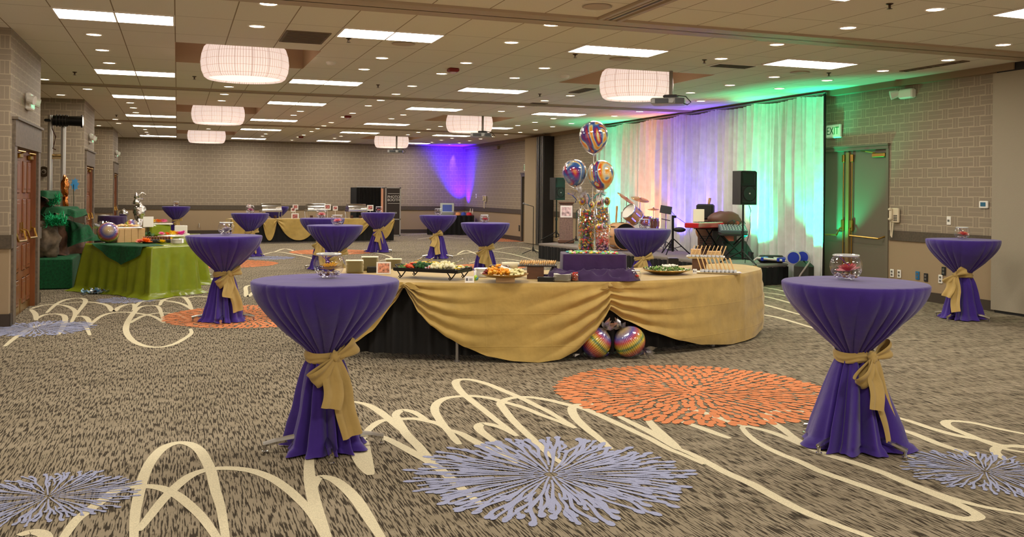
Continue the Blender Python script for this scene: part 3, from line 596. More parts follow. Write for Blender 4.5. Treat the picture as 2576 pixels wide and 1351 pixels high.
# projectors on ceiling poles
proto = None
for (x, yt, yb, lab) in [(1684,170,256,'nearest silver ceiling projector, in front of the right pendant'),(1212,293,340,'silver ceiling projector before the middle right pendant'),(996,346,381,'farthest silver ceiling projector before the last right pendant')]:
    Y = {1684:12.5, 1212:21.6, 996:30.6}[x]; P = onY(x, yb, Y); d = CZ-P.z
    t = thing('ceiling_projector', lab, 'projector', (P.x, P.y, P.z), facing(P)-pi/2-.1, 'ceiling projectors')
    m = MB(); m.box((.02, 0, 0), (.5, .34, .1), bev=.02); m.mat(1); m.box((-.17, .172, 0), (.14, .02, .08)); m.box((.1, .172, 0), (.2, .015, .07)); m.mat(0); m.cyl((-.05, .17, .0), (-.05, .2, .0), .035); m.build('projector_body', [M('silver grey casing', (150, 150, 148), .4), M('dark grille', (52, 54, 56), .5)], t)
    m = MB(); m.cyl((-.02, 0, .09), (-.02, 0, d), .028); m.build('pole', M('grey pole', (128, 120, 108), .5), t); m = MB(); m.box((-.02, 0, .075), (.22, .2, .05), bev=.015); m.build('mount', BLACK, t)
    m = MB(); m.tube([(-.05, .02, .1), (-.25, .05, .07), (-.33, .08, -.02), (-.28, .1, -.06), (-.2, .1, -.03)], .008); m.build('cable', BLACK, t)
# ------------------------------------------------------------------ wall fittings
def text(s, size, mat, parent, loc, rot, name='lettering', ext=.002):
    c = bpy.data.curves.new('txt', 'FONT'); c.body = s; c.size = size; c.extrude = ext; c.align_x = 'CENTER'; c.align_y = 'CENTER'; c.space_line = .85
    o = bpy.data.objects.new('txt', c); COL.objects.link(o); bpy.context.view_layer.update()
    me = bpy.data.meshes.new_from_object(o.evaluated_get(bpy.context.evaluated_depsgraph_get())); bpy.data.objects.remove(o)
    me.materials.clear(); me.materials.append(mat); n = bpy.data.objects.new(name, me); COL.objects.link(n); n.parent = parent; n.location = loc; n.rotation_euler = rot; return n
EXG = M('exit sign green', (10, 120, 60), .4); GLOW = M('exit sign face', (176, 196, 156), .4, emis=.25, ecol=(180, 210, 170))
def exit_sign(P, rot, label, w=.38, h=.24):
    m = MB(); m.box((0, 0, 0), (w, .05, h), bev=.012); o = m.build('exit_sign', [WHITEP], loc=P, rot=(0, 0, rot)); tag(o, label, 'sign')
    f = MB(); f.box((0, -.027, 0), (w-.05, .006, h-.05)); f.build('face', GLOW, o); text('EXIT', h*.78, EXG, o, (0, -.032, 0), (pi/2, 0, 0)).scale = (.85, 1.05, 1); return o
exit_sign((XR-.04, 13.60, 2.79), -pi/2, 'green lettered exit sign above the grey double doors at right')
exit_sign((XR-.04, 29.1, 2.5), -pi/2, 'exit sign above the dark side door by the stage end', .36, .24)
for k, (c, d) in enumerate(DW):
    y = (c+d)/2; w_ = ['first', 'second', 'third'][k]
    m = MB(); m.box((0, 0, 0), (.07, .34, .22), bev=.015); o = m.build('exit_light', WHITEP, loc=(XL+.034, y, 2.76)); tag(o, 'white exit light with two lamp heads above the %s wooden doors' % w_, 'sign', 'exit lights over the wooden doors')
    m = MB(); m.box((.038, 0, 0), (.006, .28, .16)); m.build('face', M('lit exit panel', (150, 230, 180), .4, emis=.6), o)
    for s in (-1, 1): m = MB(); m.cyl((.01, s*.22, .02), (.09, s*.24, 0), .05, .06); m.build('lamp_head', WHITEP, o)
P = onX(2282, 236, XR-.053); m = MB(); m.box((0, 0, 0), (.11, .3, .15), bev=.02); o = m.build('emergency_light', WHITEP, loc=P); tag(o, 'white emergency light high on the patterned right wall', 'light'); m = MB(); m.cyl((-.02, .17, .02), (-.12, .24, -.01), .055, .075, 14); m.build('lamp_head', M('lamp glass white', (220, 216, 206), .3), o)
def phone(P, lab):
    t = thing('wall_phone', lab, 'phone', P, 0); m = MB(); m.box((-.02, 0, 0), (.05, .16, .24), bev=.012); m.build('body', M('ivory plastic', (214, 200, 170), .4), t)
    m = MB(); m.box((-.07, .05, .02), (.05, .05, .2), bev=.015); m.box((-.085, .05, .1), (.06, .055, .05), bev=.015); m.box((-.085, .05, -.06), (.06, .055, .05), bev=.015); m.build('handset', M('ivory plastic', (214, 200, 170)), t)
    m = MB()
    for i in range(3):
        for j in range(4): m.box((-.048, -.055+.028*i, -.08+.026*j), (.008, .018, .016))
    m.build('keypad', M('grey keys', (60, 58, 54), .5), t)
    m = MB(); m.tube([(-.06, .06, -.1), (-.05, .07, -.2), (-.05, .068, -.33), (-.045, .05, -.36), (-.03, .04, -.12)], .01); m.build('cord', M('ivory plastic', (214, 200, 170)), t)
phone(onX(2255, 542, XR-.02), 'ivory wall telephone with hanging cord beside the grey double doors'); phone(onX(1222, 500, XR-.02), 'ivory wall telephone near the purple lit back corner')
def plate(P, w, h, mat, name, lab, cat='outlet', dots=2, dm=None):
    m = MB(); m.box((0, 0, 0), (.012, w, h), bev=.003); o = m.build(name, mat, loc=P); tag(o, lab, cat)
    m = MB()
    for i in range(dots): m.box((-.009, 0, (i-(dots-1)/2)*h*.4), (.006, w*.45, h*.24))
    m.build('socket', dm or M('socket grey', (90, 86, 80), .5), o)
P = onX(2475, 515, XR-.014); m = MB(); m.box((0, 0, 0), (.03, .16, .11), bev=.01); o = m.build('thermostat', WHITEP, loc=P); tag(o, 'white thermostat with a blue screen on the right wall', 'thermostat'); m = MB(); m.box((-.018, 0, .005), (.004, .09, .06)); m.build('screen', M('blue lcd', (40, 92, 120), .3), o)
plate(onX(2387, 555, XR-.01), .08, .13, WHITEP, 'light_switch', 'white light switch on the right wall left of the thermostat', 'switch', 1)
for x, y, mt_, lab in [(2244,687,WHITEP,'white outlet, first below the wall phone'),(2262,689,WHITEP,'white outlet, second below the wall phone'),(2308,693,M('blue plate',(24,100,150),.4),'blue connector plate low on the right wall'),(2329,698,M('black plate',(26,26,26),.4),'black connector plate beside the blue one'),(2366,702,WHITEP,'white outlet behind the far right cocktail table'),(2374,682,M('black plate',(26,26,26),.4),'black box outlet behind the far right cocktail table')]:
    plate(onX(x, y, XR-.01), .08, .13, mt_, 'wall_outlet', lab)
plate(onX(1306, 574, XR-.01), .12, .2, M('black plate',(26,26,26)), 'wall_outlet', 'black outlet low on the wall left of the side door'); plate(onX(1198, 493, XR-.01), .1, .17, WHITEP, 'light_switch', 'white switch on the purple tinted wall left of the far phone', 'switch', 1)
plate(onY(501, 567, YB-.02), .1, .16, WHITEP, 'wall_outlet', 'white outlet low on the back wall right of the farthest left cocktail table'); bpy.data.objects['wall_outlet'].name = 'wall_outlet'
P = onz(1250, 371, 3.4); m = MB(); P = onX(1248, 371, XR-.05); m.box((0, 0, 0), (.1, .5, .12), bev=.02); tag(m.build('emergency_light', M('tan plastic', (130, 110, 92)), loc=P), 'tan emergency light above the far wall phone', 'light')
m = MB(); P = onY(110, 432, 21.36); m.lathe([(.05, 0), (.11, .0), (.11, .015), (.05, .015)], n=20, cap=False, M=Matrix.Rotation(pi/2, 4, 'X')); m.sph((0, 0, 0), .03); tag(m.build('wall_ornament', M('dark bronze', (50, 38, 24), .4, .6), loc=P), 'small dark round ornament on the wall beside the green mound', 'ornament')
# ------------------------------------------------------------------ cocktail tables
TOPR = .457; TOPZ = 1.067
PROF = [(1.067,.0),(1.067,.25),(1.067,.43),(1.064,.452),(1.055,.46),(1.03,.458),(1.0,.45),(.96,.432),(.92,.408),(.88,.376),(.84,.34),(.80,.30),(.76,.26),(.72,.218),(.69,.184),(.66,.15),(.635,.122),(.61,.104),(.58,.1),(.55,.108),(.52,.12),(.47,.137),(.42,.152),(.36,.170),(.30,.186),(.24,.203),(.18,.22),(.12,.237),(.07,.252),(.035,.268),(.012,.29),(.004,.30)]
def cloth_mb(seed, low=1.):
    rg = random.Random(seed); ph = [rg.uniform(0, 6.28) for _ in range(8)]; n1 = 19+seed % 3
    def f(a, z, r):
        if r < .44 and z > 1.06: return r, z
        w = 0.003+.024*min(1, max(0, (1.05-z)/.3)) if z > .6 else .012+.04*min(1, (.6-z)/.45)
        w = w if z > .72 or z < .5 else min(w, .012+.1*abs(z-.6))
        t = a+.25*sin(a*2+ph[0])+.12*sin(a*5+ph[1])+ (z-.6)*.25*sin(a*3+ph[4])
        s = (abs(sin(t*n1/2+ph[2]))**.55*1.5-1.+.25*sin(t*7+ph[3])) if z > .6 else .8*sin(t*9/1.+ph[5])+.5*sin(t*15+ph[6])+.2*sin(a*4+ph[7])
        rr = r+w*s
        if z > 1.0: rr = min(rr, r+.004)
        zz = z
        if z < .05: rr += .02*sin(a*3+ph[1])+.012*sin(a*7+ph[2]); zz = z+.006*abs(sin(a*6+ph[3]))
        return rr, zz
    # refine the profile
    P = []
    for i in range(len(PROF)-1):
        (z0, r0), (z1, r1) = PROF[i], PROF[i+1]
        P += [(z0, r0), ((z0+z1)/2, (r0+r1)/2)]
    P.append(PROF[-1]); m = MB(); n = 300; vs = []; fs = []
    for k, (z, r) in enumerate(P):
        for i in range(n):
            a = 2*pi*i/n; rr, zz = f(a, z, max(r, .0005)); rr *= 1-(1-low)*min(1, max(0, (.5-z)/.25)); vs.append((rr*cos(a), rr*sin(a), zz))
    for k in range(len(P)-1):
        for i in range(n):
            j = (i+1) % n; fs.append((k*n+i, k*n+n+i, k*n+n+j, k*n+j))
    return m.add(vs, fs)
def strip(m, path, wfn, wdir, thick=0):
    # a band of cloth following path; wdir(t) is its width direction
    n = len(path)-1
    def g(u, v):
        k = min(n, int(round(u*n))); p = Vector(path[k]); d = Vector(wdir(u)).normalized(); w = wfn(u); q = v-.5
        return p+d*w*q+Vector((.012*sin(v*pi*3)*min(1, u*3), 0, 0))
    m.grid(g, n, 8)
def sash_parts(parent, seed, tail=.42):
    rg = random.Random(seed+50)
    m = MB(); n = 72
    def band(u, v):
        a = 2*pi*u; z = .555+.068*v+.008*sin(a*2+seed); b = .118+.012*sin(pi*v)+.004*sin(v*14+sin(a*3)*2)
        return (b*cos(a), b*sin(a), z)
    m.grid(band, n, 10, wrap=True); s = m.build('sash', BURLAP, parent, True)
    k = MB(); k.sph((.15, 0, .592), .032, (.8, 1., 1.25), dist=.5, seed=seed, n=16, m=12); k.build('knot', BURLAP, s, True)
    for sd in (-1, 1):
        l = MB(); path = []; N_ = 28; tilt = .25*sd+rg.uniform(-.35, .15); droop = rg.uniform(.0, .35)
        ang = rg.uniform(-.95, -.6) if sd < 0 else rg.uniform(.15, .55); Lp = .19 if sd < 0 else .15
        for i in range(N_+1):
            t = i/N_; a = 2*pi*t; e = (1-cos(a))/2; q = .01+Lp*e*(1-.12*sin(a)); x = .158+.04*sin(a)*(.35+e); y = sd*q*cos(ang); z = .592+q*sin(ang)
            path.append((x, y, z))
        strip(l, path, lambda u: .035+.085*(1-cos(2*pi*u))/2, lambda u, sd=sd, ang=ang: (.15, -sin(ang)*sd, cos(ang))); l.build('bow_loop', BURLAP, s, True)
    for sd, L in ((-1, tail*.6), (1, tail)):
        l = MB(); path = []; N_ = 26
        for i in range(N_+1):
            t = i/N_; z = .585-L*t; r = .155+.03*sin(t*2.6)+.085*t*t+.006*sin(t*9+seed); path.append((r, sd*(.012+.055*t+.01*sin(t*7+seed)), z))
        strip(l, path, lambda u: .045+.09*min(1, u*2.2), lambda u, sd=sd: (0, 1, .22*sd*u)); l.build('sash_tail', BURLAP, s, True)
    return s
def base_parts(t):
    m = MB(); m.lathe([(.0001, 1.03), (.445, 1.03), (.452, 1.04), (.45, 1.055), (.0001, 1.057)], n=48, cap=False); m.build('tabletop', M('grey laminate', (120, 112, 104), .5), t)
    m = MB(); m.cyl((0, 0, .07), (0, 0, 1.03), .038, n=16); m.build('pole', CHROME, t)
    for k in range(4):
        a = pi/4+k*pi/2; m = MB(); c, s = cos(a), sin(a)
        m.tube([(.03*c, .03*s, .085), (.15*c, .15*s, .085), (.30*c, .30*s, .066), (.375*c, .375*s, .05)], [.026, .024, .019, .017], 8); m.cyl((.365*c, .365*s, .001), (.365*c, .365*s, .05), .012, n=8); m.lathe([(.02, 0), (.02, .01)], (.365*c, .365*s, .001), 10); m.build('leg', CHROME, t)
TABS = [ # px, py of the top centre, bow angle from the viewer, leg rotation, variant, tail, label bits
 (820, 703, .42, .9, 0, .47, 'nearest left cocktail table with a yellow flower bowl'),
 (2150, 709, .85, .2, 1, .50, 'nearest right cocktail table with a crimson flower bowl'),
 (564, 592, .45, .7, 2, .45, 'cocktail table between the green buffet and the nearest left one'),
 (2422, 602, -.55, .3, 0, .46, 'cocktail table by the right wall under the thermostat'),
 (1616, 576, .15, .5, 1, .30, 'cocktail table behind the candy vases, before the stage'),
 (1221, 560.5, .1, .8, 2, .45, 'cocktail table behind the cheese tray with a red bowl'),
 (1102, 541.5, -.25, .8, 0, .42, 'cocktail table before the purple lit corner'),
 (951, 535, .2, .8, 1, .42, 'cocktail table before the photo booth'),
 (843, 566.5, .5, .8, 2, .33, 'cocktail table, nearer of the two before the far buffet'),
 (811, 549, -.2, .4, 0, .42, 'cocktail table half hidden behind another before the far buffet'),
 (629, 536.5, .5, .2, 1, .40, 'cocktail table at the left end of the far buffet'),
 (443, 519.5, .5, .9, 2, .40, 'small far cocktail table near the back wall at left'),
 (694, 517, .2, .9, 0, .40, 'cocktail table behind the first chafing dish by the back wall')]
protoT = None; CL = {}; TP = []
for i, (px, py, bow, lr, var, tail, lab) in enumerate(TABS):
    P = onz(px, py, TOPZ+.003)
    if i == 9: P = Vector((P.x, P.y, 0))
    P.z = 0
    if i == 12: P = Vector((3.2, 34.5, 0)); P = ond(694, 520, P); P.z = 0
    TP.append(P)
    L = 'chrome footed base and top of the '+lab
    if len(L.split()) > 16: L = 'base of the '+lab
    if protoT is None: protoT = thing('cocktail_table', L, 'table', P, facing(P)+lr, 'tall round cocktail tables'); base_parts(protoT)
    else: copy_tree(protoT, P, facing(P)+lr, L)
    L = 'purple cloth on the '+lab
    rz = facing(P)+bow
    if var not in CL:
        o = cloth_mb(var*3+1, [.83, 1., .86][var]).build('tablecloth', PURPLE, None, True, loc=P+Vector((0, 0, .004)), rot=(0, 0, rz)); tag(o, L, 'tablecloth', 'purple cloths tied with gold sashes'); sash_parts(o, var, tail); CL[var] = o
    else: copy_tree(CL[var], P+Vector((0, 0, .004)), rz, L)
# ------------------------------------------------------------------ glass bowls with a flower
def petals(m, c, r, n, seed, up=.5, layers=3):
    rg = random.Random(seed)
    for l in range(layers):
        for i in range(n):
            a = 2*pi*(i+.5*l)/n+rg.uniform(-.1, .1); q = r*(1-.22*l); e = up*(.3+.45*l); w = q*.24
            d = Vector((cos(a), sin(a), 0)); s = Vector((-sin(a), cos(a), 0)); c_ = Vector(c)
            p = [c_, c_+d*q*.5+s*w+Vector((0,0,q*e*.6)), c_+d*q+Vector((0,0,q*e)), c_+d*q*.5-s*w+Vector((0,0,q*e*.6))]
            m.add(p, [(0, 1, 2, 3)])
GEMS = [M('clear gem', (235, 230, 220), .08, 0, 1, coat=1), M('pale gem', (180, 170, 190), .1, 0, 1), M('amber gem', (150, 110, 60), .12, 0, 1)]
def bowl(P, r, fcol, where, seed, open_=.62, name='flower', fc2=None, cat='bowl'):
    t = thing('glass_bowl', 'round clear glass bowl '+where, 'bowl', P, 0, 'glass fishbowls on the tables')
    pr_ = []
    for k in range(17):
        a = -pi/2+.42+(pi-.42-.88)*k/16; pr_.append((r*cos(a), r*sin(a)*.94+r*.86))
    m = MB(); m.lathe([(.0001, .003)]+[(pr_[0][0], .003)]+pr_+[(pr_[-1][0]+.006, pr_[-1][1]+.008)], n=32, cap=False); m.build('glass', GLASS, t, True)
    m = MB(); m.lathe([(pr_[-1][0], pr_[-1][1]+.002), (pr_[-1][0]+.007, pr_[-1][1]+.008), (pr_[-1][0]+.002, pr_[-1][1]+.014), (pr_[-1][0]-.003, pr_[-1][1]+.006)], n=32, cap=False); m.build('rim', M('glass rim', (210, 215, 215), .05, 0, 1, coat=1), t, True)
    rg = random.Random(seed); m = MB()
    for k in range(46):
        a = rg.uniform(0, 6.28); q = r*.68*rg.random()**.5; m.mat(rg.randrange(3)); m.sph((q*cos(a), q*sin(a), .014+r*.22*rg.random()+.12*q*q/r), r*.1, (1, 1, .6), 6, 4)
    o = m.build('glass_gems', GEMS, smooth=True, loc=P); tag(o, 'glass gems filling the bottom of the bowl '+where, 'gems', kind='stuff')
    m = MB(); petals(m, (0, 0, 0), r*.82, 16, seed, .9, 4); m.mat(1); m.sph((0, 0, r*.06), r*.14, (1, 1, .6), 10, 6)
    o = m.build('flower', [M('petal %d %d %d' % fcol, fcol, .6, sheen=.2), M('flower heart', (90, 40, 20), .8)], loc=Vector(P)+Vector((r*.08, -r*.1, r*.5)), rot=(.15, .1, seed)); tag(o, 'flower lying in the bowl '+where, 'flower', 'flowers in the glass bowls')
    m = MB(); b = Vector(P); m.tube([(-.5*r, .1*r, r*1.5), (-.1*r, 0, r*1.1), (.3*r, -.1*r, .8*r), (.5*r, .2*r, .7*r)], .003, 5); o = m.build('wire_stem', M('purple wire', (110, 60, 150), .3, .6), t)
BW = [(820, 686, .098, (235, 190, 20), 'on the nearest left cocktail table'), (2145, 691, .105, (190, 20, 50), 'on the nearest right cocktail table'),
 (569, 583, .1, (150, 140, 150), 'on the cocktail table beside the green buffet'), (2420, 598, .1, (215, 70, 40), 'on the table by the right wall'),
 (1620, 571, .1, (160, 90, 150), 'on the table before the stage'), (1219, 556, .09, (210, 50, 60), 'on the table behind the cheese tray'),
 (1102, 538, .1, (160, 150, 140), 'on the table before the purple corner'), (953, 532.5, .1, (200, 90, 70), 'on the table before the photo booth'),
 (848, 563, .105, (225, 120, 130), 'on the nearer table before the far buffet'), (808, 546, .115, (220, 120, 120), 'on the half hidden table before the far buffet'),
 (629, 533.5, .12, (200, 110, 140), 'on the table at the far buffet left end'), (443, 517, .11, (200, 160, 90), 'on the small far table at left')]
for i, (px, py, r, c, wh) in enumerate(BW):
    T = TP[i]; q = ond(px, py, T); P = Vector((q.x, q.y, TOPZ+.006)); P = Vector((T.x, T.y, 0)); P = P+(Vector((q.x, q.y, 0))-P)*1.0; P.z = TOPZ+.007
    if i == 0: P += Vector((FW[0], FW[1], 0))*.09
    if i == 1: P += Vector((FW[0], FW[1], 0))*.12
    bowl(P, r, c, wh, i+3)
# ------------------------------------------------------------------ curved front buffet
BC = (3.95, 12.2); BR = 3.93; TZ = .76
outer = [(BC[0]+BR*cos(radians(a)), BC[1]+BR*sin(radians(a))) for a in range(-132, -59, 2)]+[(6.2,9.02),(6.42,9.2),(6.58,9.42),(6.67,9.68),(6.69,9.92),(6.6,10.12)]
inner = [(6.45,10.17),(5.9,9.98),(5.4,9.82),(4.9,9.76),(4.4,9.74),(3.9,9.74),(3.4,9.8),(2.9,9.93),(2.5,10.1),(2.1,10.35),(1.85,10.55),(1.7,10.45)]
poly = outer+inner
t = thing('buffet_table', 'long curved front buffet table under black skirting with steel feet', 'table', (BC[0], 9, 0)); off = Vector((BC[0], 9, 0))
def rel(p): return (p[0]-off.x, p[1]-off.y)
m = MB(); m.prism([rel(p) for p in poly], TZ-.04, TZ-.012); m.build('tabletop', M('plywood', (120, 96, 70), .7), t)
for q in [onz(1160, 917)+Vector((0, .14, 0)), onz(1822, 875)+Vector((-.06, .13, 0)), Vector((2.1, 9.6, 0)), Vector((4.4, 9.3, 0)), Vector((6.2, 9.9, 0)), onz(1500, 905)+Vector((0, .1, 0))]:
    m = MB(); m.cyl((q.x-off.x, q.y-off.y, 0), (q.x-off.x, q.y-off.y, TZ-.04), .018, n=10); m.cyl((q.x-off.x, q.y-off.y, 0), (q.x-off.x, q.y-off.y, .012), .026, n=10); m.build('leg', STEEL, t)
# arc length parametrisation of the front edge
arc = [0]
for a, b in zip(outer, outer[1:]): arc.append(arc[-1]+hypot(b[0]-a[0], b[1]-a[1]))
LT = arc[-1]
def edge(s):
    s = max(0, min(LT, s))
    for i in range(len(arc)-1):
        if s <= arc[i+1]+1e-9:
            t_ = (s-arc[i])/(arc[i+1]-arc[i]); a, b = outer[i], outer[i+1]; a0 = outer[max(0, i-1)]; b1 = outer[min(len(outer)-1, i+2)]
            d0 = Vector((b[0]-a0[0], b[1]-a0[1])).normalized(); d1 = Vector((b1[0]-a[0], b1[1]-a[1])).normalized(); d = d0*(1-t_)+d1*t_; d.normalize()
            return Vector((a[0]+(b[0]-a[0])*t_, a[1]+(b[1]-a[1])*t_, 0)), Vector((d.y, -d.x, 0))
def s_at(px):
    best = min(range(400), key=lambda k: abs(proj_x(edge(LT*k/399)[0])-px)); return LT*best/399
def proj_x(p):
    d = p.x*FW[0]+p.y*FW[1]; u = (p.x*RT[0]+p.y*RT[1])/d*F; v = (CH-.76)/d*F; return 1288+u-v*ROLL
G = [-1.0, s_at(1019), s_at(1531), s_at(1890), LT+.9]
m = MB()
def skirt(u, v):
    p, n = edge(LT*u); s = LT*u; am = .012+.014*v; q = p-n*(.06-am*(sin(s*34)+.4*sin(s*71+1))); return (q.x-off.x, q.y-off.y, TZ-.045-(TZ-.105)*v)
m.grid(skirt, 700, 6); o = m.build('skirt', BLACKC, t, True)
# gold cloth: top plus swags gathered at the pins
def swag_drop(s):
    for k, (a, b) in enumerate(zip(G, G[1:])):
        if a <= s <= b:
            u = (s-a)/(b-a); T = SWT[k]
            for (u0, d0), (u1, d1) in zip(T, T[1:]):
                if u <= u1:
                    q = (u-u0)/(u1-u0); q = q*q*(3-2*q)*.3+q*.7; return d0+(d1-d0)*q, u, b-a
    return 0, 0, 1
SWT = [[(0,.5),(.5,1),(.63,.9),(.74,.78),(.83,.62),(.95,.22),(1,.01)],
 [(0,.01),(.033,.16),(.07,.34),(.13,.51),(.21,.67),(.29,.79),(.4,.91),(.52,.97),(.64,.99),(.74,.96),(.82,.87),(.92,.66),(.97,.48),(1,.33)],
 [(0,.33),(.05,.47),(.15,.66),(.26,.81),(.36,.91),(.53,.98),(.7,.96),(.84,.88),(.93,.66),(.98,.4),(1,.2)],
 [(0,.2),(.1,.6),(.5,.95),(1,.5)]]
m = MB()
def drape(u, v):
    s = LT*u; p, n = edge(s); d, uu, L = swag_drop(s)
    full = .735 if L > 1.3 else .66
    drop = .03+full*d
    wn = exp(-min(uu, 1-uu)*L/.38); hang = drop*v
    out = .010+wn*(.038*(abs(sin(v*pi*4.2+uu*9+.6*sin(s*3)))**.7-.4)+.02*sin(v*pi*9+s*5))*min(1, v*4)+.016*sin(v*5+s*4.1+2*noise.noise(Vector((s, v*2, 3))))*(1-wn)*v+.02*d*v+.01*noise.noise(Vector((s*2.3, v*3, 1)))+.014*noise.noise(Vector((s*1.2+4, v*2.1+s*.7, 7)))*v
    if v < .04: out *= v/.04
    sag = -.05*wn*v*0
    q = p+n*(out+.004); z = TZ+.002-hang+sag
    return (q.x, q.y, z)
m.grid(drape, 520, 60, flip=True)
cen = [rel(p) for p in poly]
m2 = MB()
# top sheet, gently wrinkled, fills between outer and inner edges
N_ = 150
def ip(t_):
    L = [0]; I = inner[::-1]
    for a, b in zip(I, I[1:]): L.append(L[-1]+hypot(b[0]-a[0], b[1]-a[1]))
    s = t_*L[-1]
    for i in range(len(L)-1):
        if s <= L[i+1]+1e-9: k = (s-L[i])/(L[i+1]-L[i]); return (I[i][0]+(I[i+1][0]-I[i][0])*k, I[i][1]+(I[i+1][1]-I[i][1])*k)
def topf(u, v):
    p, n = edge(LT*u); q = ip(u); x = p.x*(1-v)+q[0]*v; y = p.y*(1-v)+q[1]*v; e = min(1, min(v, 1-v)*8)
    return (x, y, TZ+.002+e*(.007*max(0, noise.noise(Vector((x*2.5, y*4.5, 0))))+.004*max(0, sin(x*3+y*2))))
m.grid(topf, 260, 30)
def back(u, v):
    q = ip(u); return (q[0]+.01*sin(u*60), q[1]+.012+.01*sin(u*50)*v, TZ+.002-.4*v)
m.grid(back, 200, 6)
o = m.build('buffet_cloth', GOLD, None, True); tag(o, 'gold cloth swagged in deep scallops over the curved front buffet', 'tablecloth')
for gs in G[1:4]:
    p, n = edge(gs); k = MB(); k.sph((p.x+n.x*.02, p.y+n.y*.02, TZ-.03), .03, (1.1, 1, .8), dist=.6, seed=gs, n=14, m=10)
    for sd, ln in ((-1, .11), (1, .16)):
        tx = Vector((-n.y, n.x, 0))*sd; path = [Vector((p.x, p.y, TZ-.02))+n*(.02+.03*sin(pi*i/8))+tx*ln*i/8*(1 if i < 6 else 1)+Vector((0, 0, -.05*(i/8)**2)) for i in range(9)]
        k.grid(lambda u, v, path=path: path[int(round(u*8))]+Vector((0, 0, (v-.5)*.06*sin(pi*min(1, u*.9+.15)))), 8, 4)
    k.build('gather_knot', GOLD, o, True)
# ------------------------------------------------------------------ things on the curved buffet
Z = TZ+.004
def put(px, py, z=Z): return onz(px, py, z)
rg = random.Random(11)
def plates(P, w, n, lab, square=True, mat=PORC, step=.0085, grp='plate stacks on the front buffet'):
    t = thing('plate_stack', lab, 'plates', P, facing(P)-pi/2, None)
    for k in range(n):
        m = MB(); j = rg.uniform(-.003, .003)
        if square:
            h = w/2; 
            m.add([(-h*.62,-h*.62,0),(h*.62,-h*.62,0),(h*.62,h*.62,0),(-h*.62,h*.62,0),(-h,-h,step*1.6),(h,-h,step*1.6),(h,h,step*1.6),(-h,h,step*1.6),(-h*.6,-h*.6,step*.5),(h*.6,-h*.6,step*.5),(h*.6,h*.6,step*.5),(-h*.6,h*.6,step*.5)],
                [(3,2,1,0),(0,1,5,4),(1,2,6,5),(2,3,7,6),(3,0,4,7),(4,5,9,8),(5,6,10,9),(6,7,11,10),(7,4,8,11),(8,9,10,11)])
        else: m.lathe([(.0001, 0), (w*.3, 0), (w*.5, step*1.7), (w*.47, step*1.7), (w*.29, step*.5), (.0001, step*.5)], n=28, cap=False)
        m.build('plate', mat, t, 'auto' if square else True, loc=(j, j, k*step))
    return t
plates(put(892, 686), .185, 15, 'left stack of square cream plates on the curved buffet', mat=CREAMP)
plates(put(928, 681)+Vector((.02, .05, 0)), .185, 17, 'taller second stack of square cream plates on the curved buffet', mat=CREAMP)
plates(put(992, 676)+Vector((0, .05, 0)), .185, 12, 'stack of square cream plates behind the veggie tray', mat=CREAMP)
plates(put(1213, 697), .175, 10, 'stack of round white plates left of the cheese tray', False, PORC)
plates(put(1414, 708), .17, 8, 'low stack of white napkins and plates left of the red candy bowl', True, PORC)
m = MB(); m.box((0, 0, .03), (.22, .14, .06), bev=.006); P = put(955, 687); tag(m.build('riser_block', M('black lacquer', (16, 16, 17), .3), loc=P+Vector((0, .12, 0)), rot=(0, 0, facing(P)-pi/2)), 'low black riser behind the framed photo card', 'riser')
PIC = M('group photo print', (150, 96, 76), .5, var=.75, vscale=34)
def photo(P, w, h, lab, cols, tilt=-.12, grp=None, face=None):
    t = thing('photo_card', lab, 'photo', P, (facing(P) if face is None else face)+pi/2, grp)
    m = MB(); m.box((0, 0, h/2), (w, .008, h)); m.build('white_card', M('white card', (232, 228, 220), .5), t).rotation_euler = (tilt, 0, 0)
    m = MB(); r2 = random.Random(len(lab)); nx, nz = 7, 5
    for i in range(nx):
        for j in range(nz): a = -w*.4+w*.8*i/nx; b = h*.12+h*.76*j/nz; m.add([(a,-.006,b),(a+w*.8/nx,-.006,b),(a+w*.8/nx,-.006,b+h*.76/nz),(a,-.006,b+h*.76/nz)], [(0,1,2,3)])
    m.build('picture', PIC, t).rotation_euler = (tilt, 0, 0)
    return t
SK = [M('photo skin', (200, 120, 90), .5), M('photo dark', (60, 40, 34), .5), M('photo light', (216, 200, 190), .5), M('photo brown', (130, 80, 60), .5)]
SK2 = [M('photo red', (190, 50, 50), .5), M('photo grey', (110, 104, 100), .5), M('photo light', (216, 200, 190)), M('photo dark', (60, 40, 34))]
photo(put(965, 690), .15, .13, 'white bordered photo card leaning beside the veggie tray', SK)
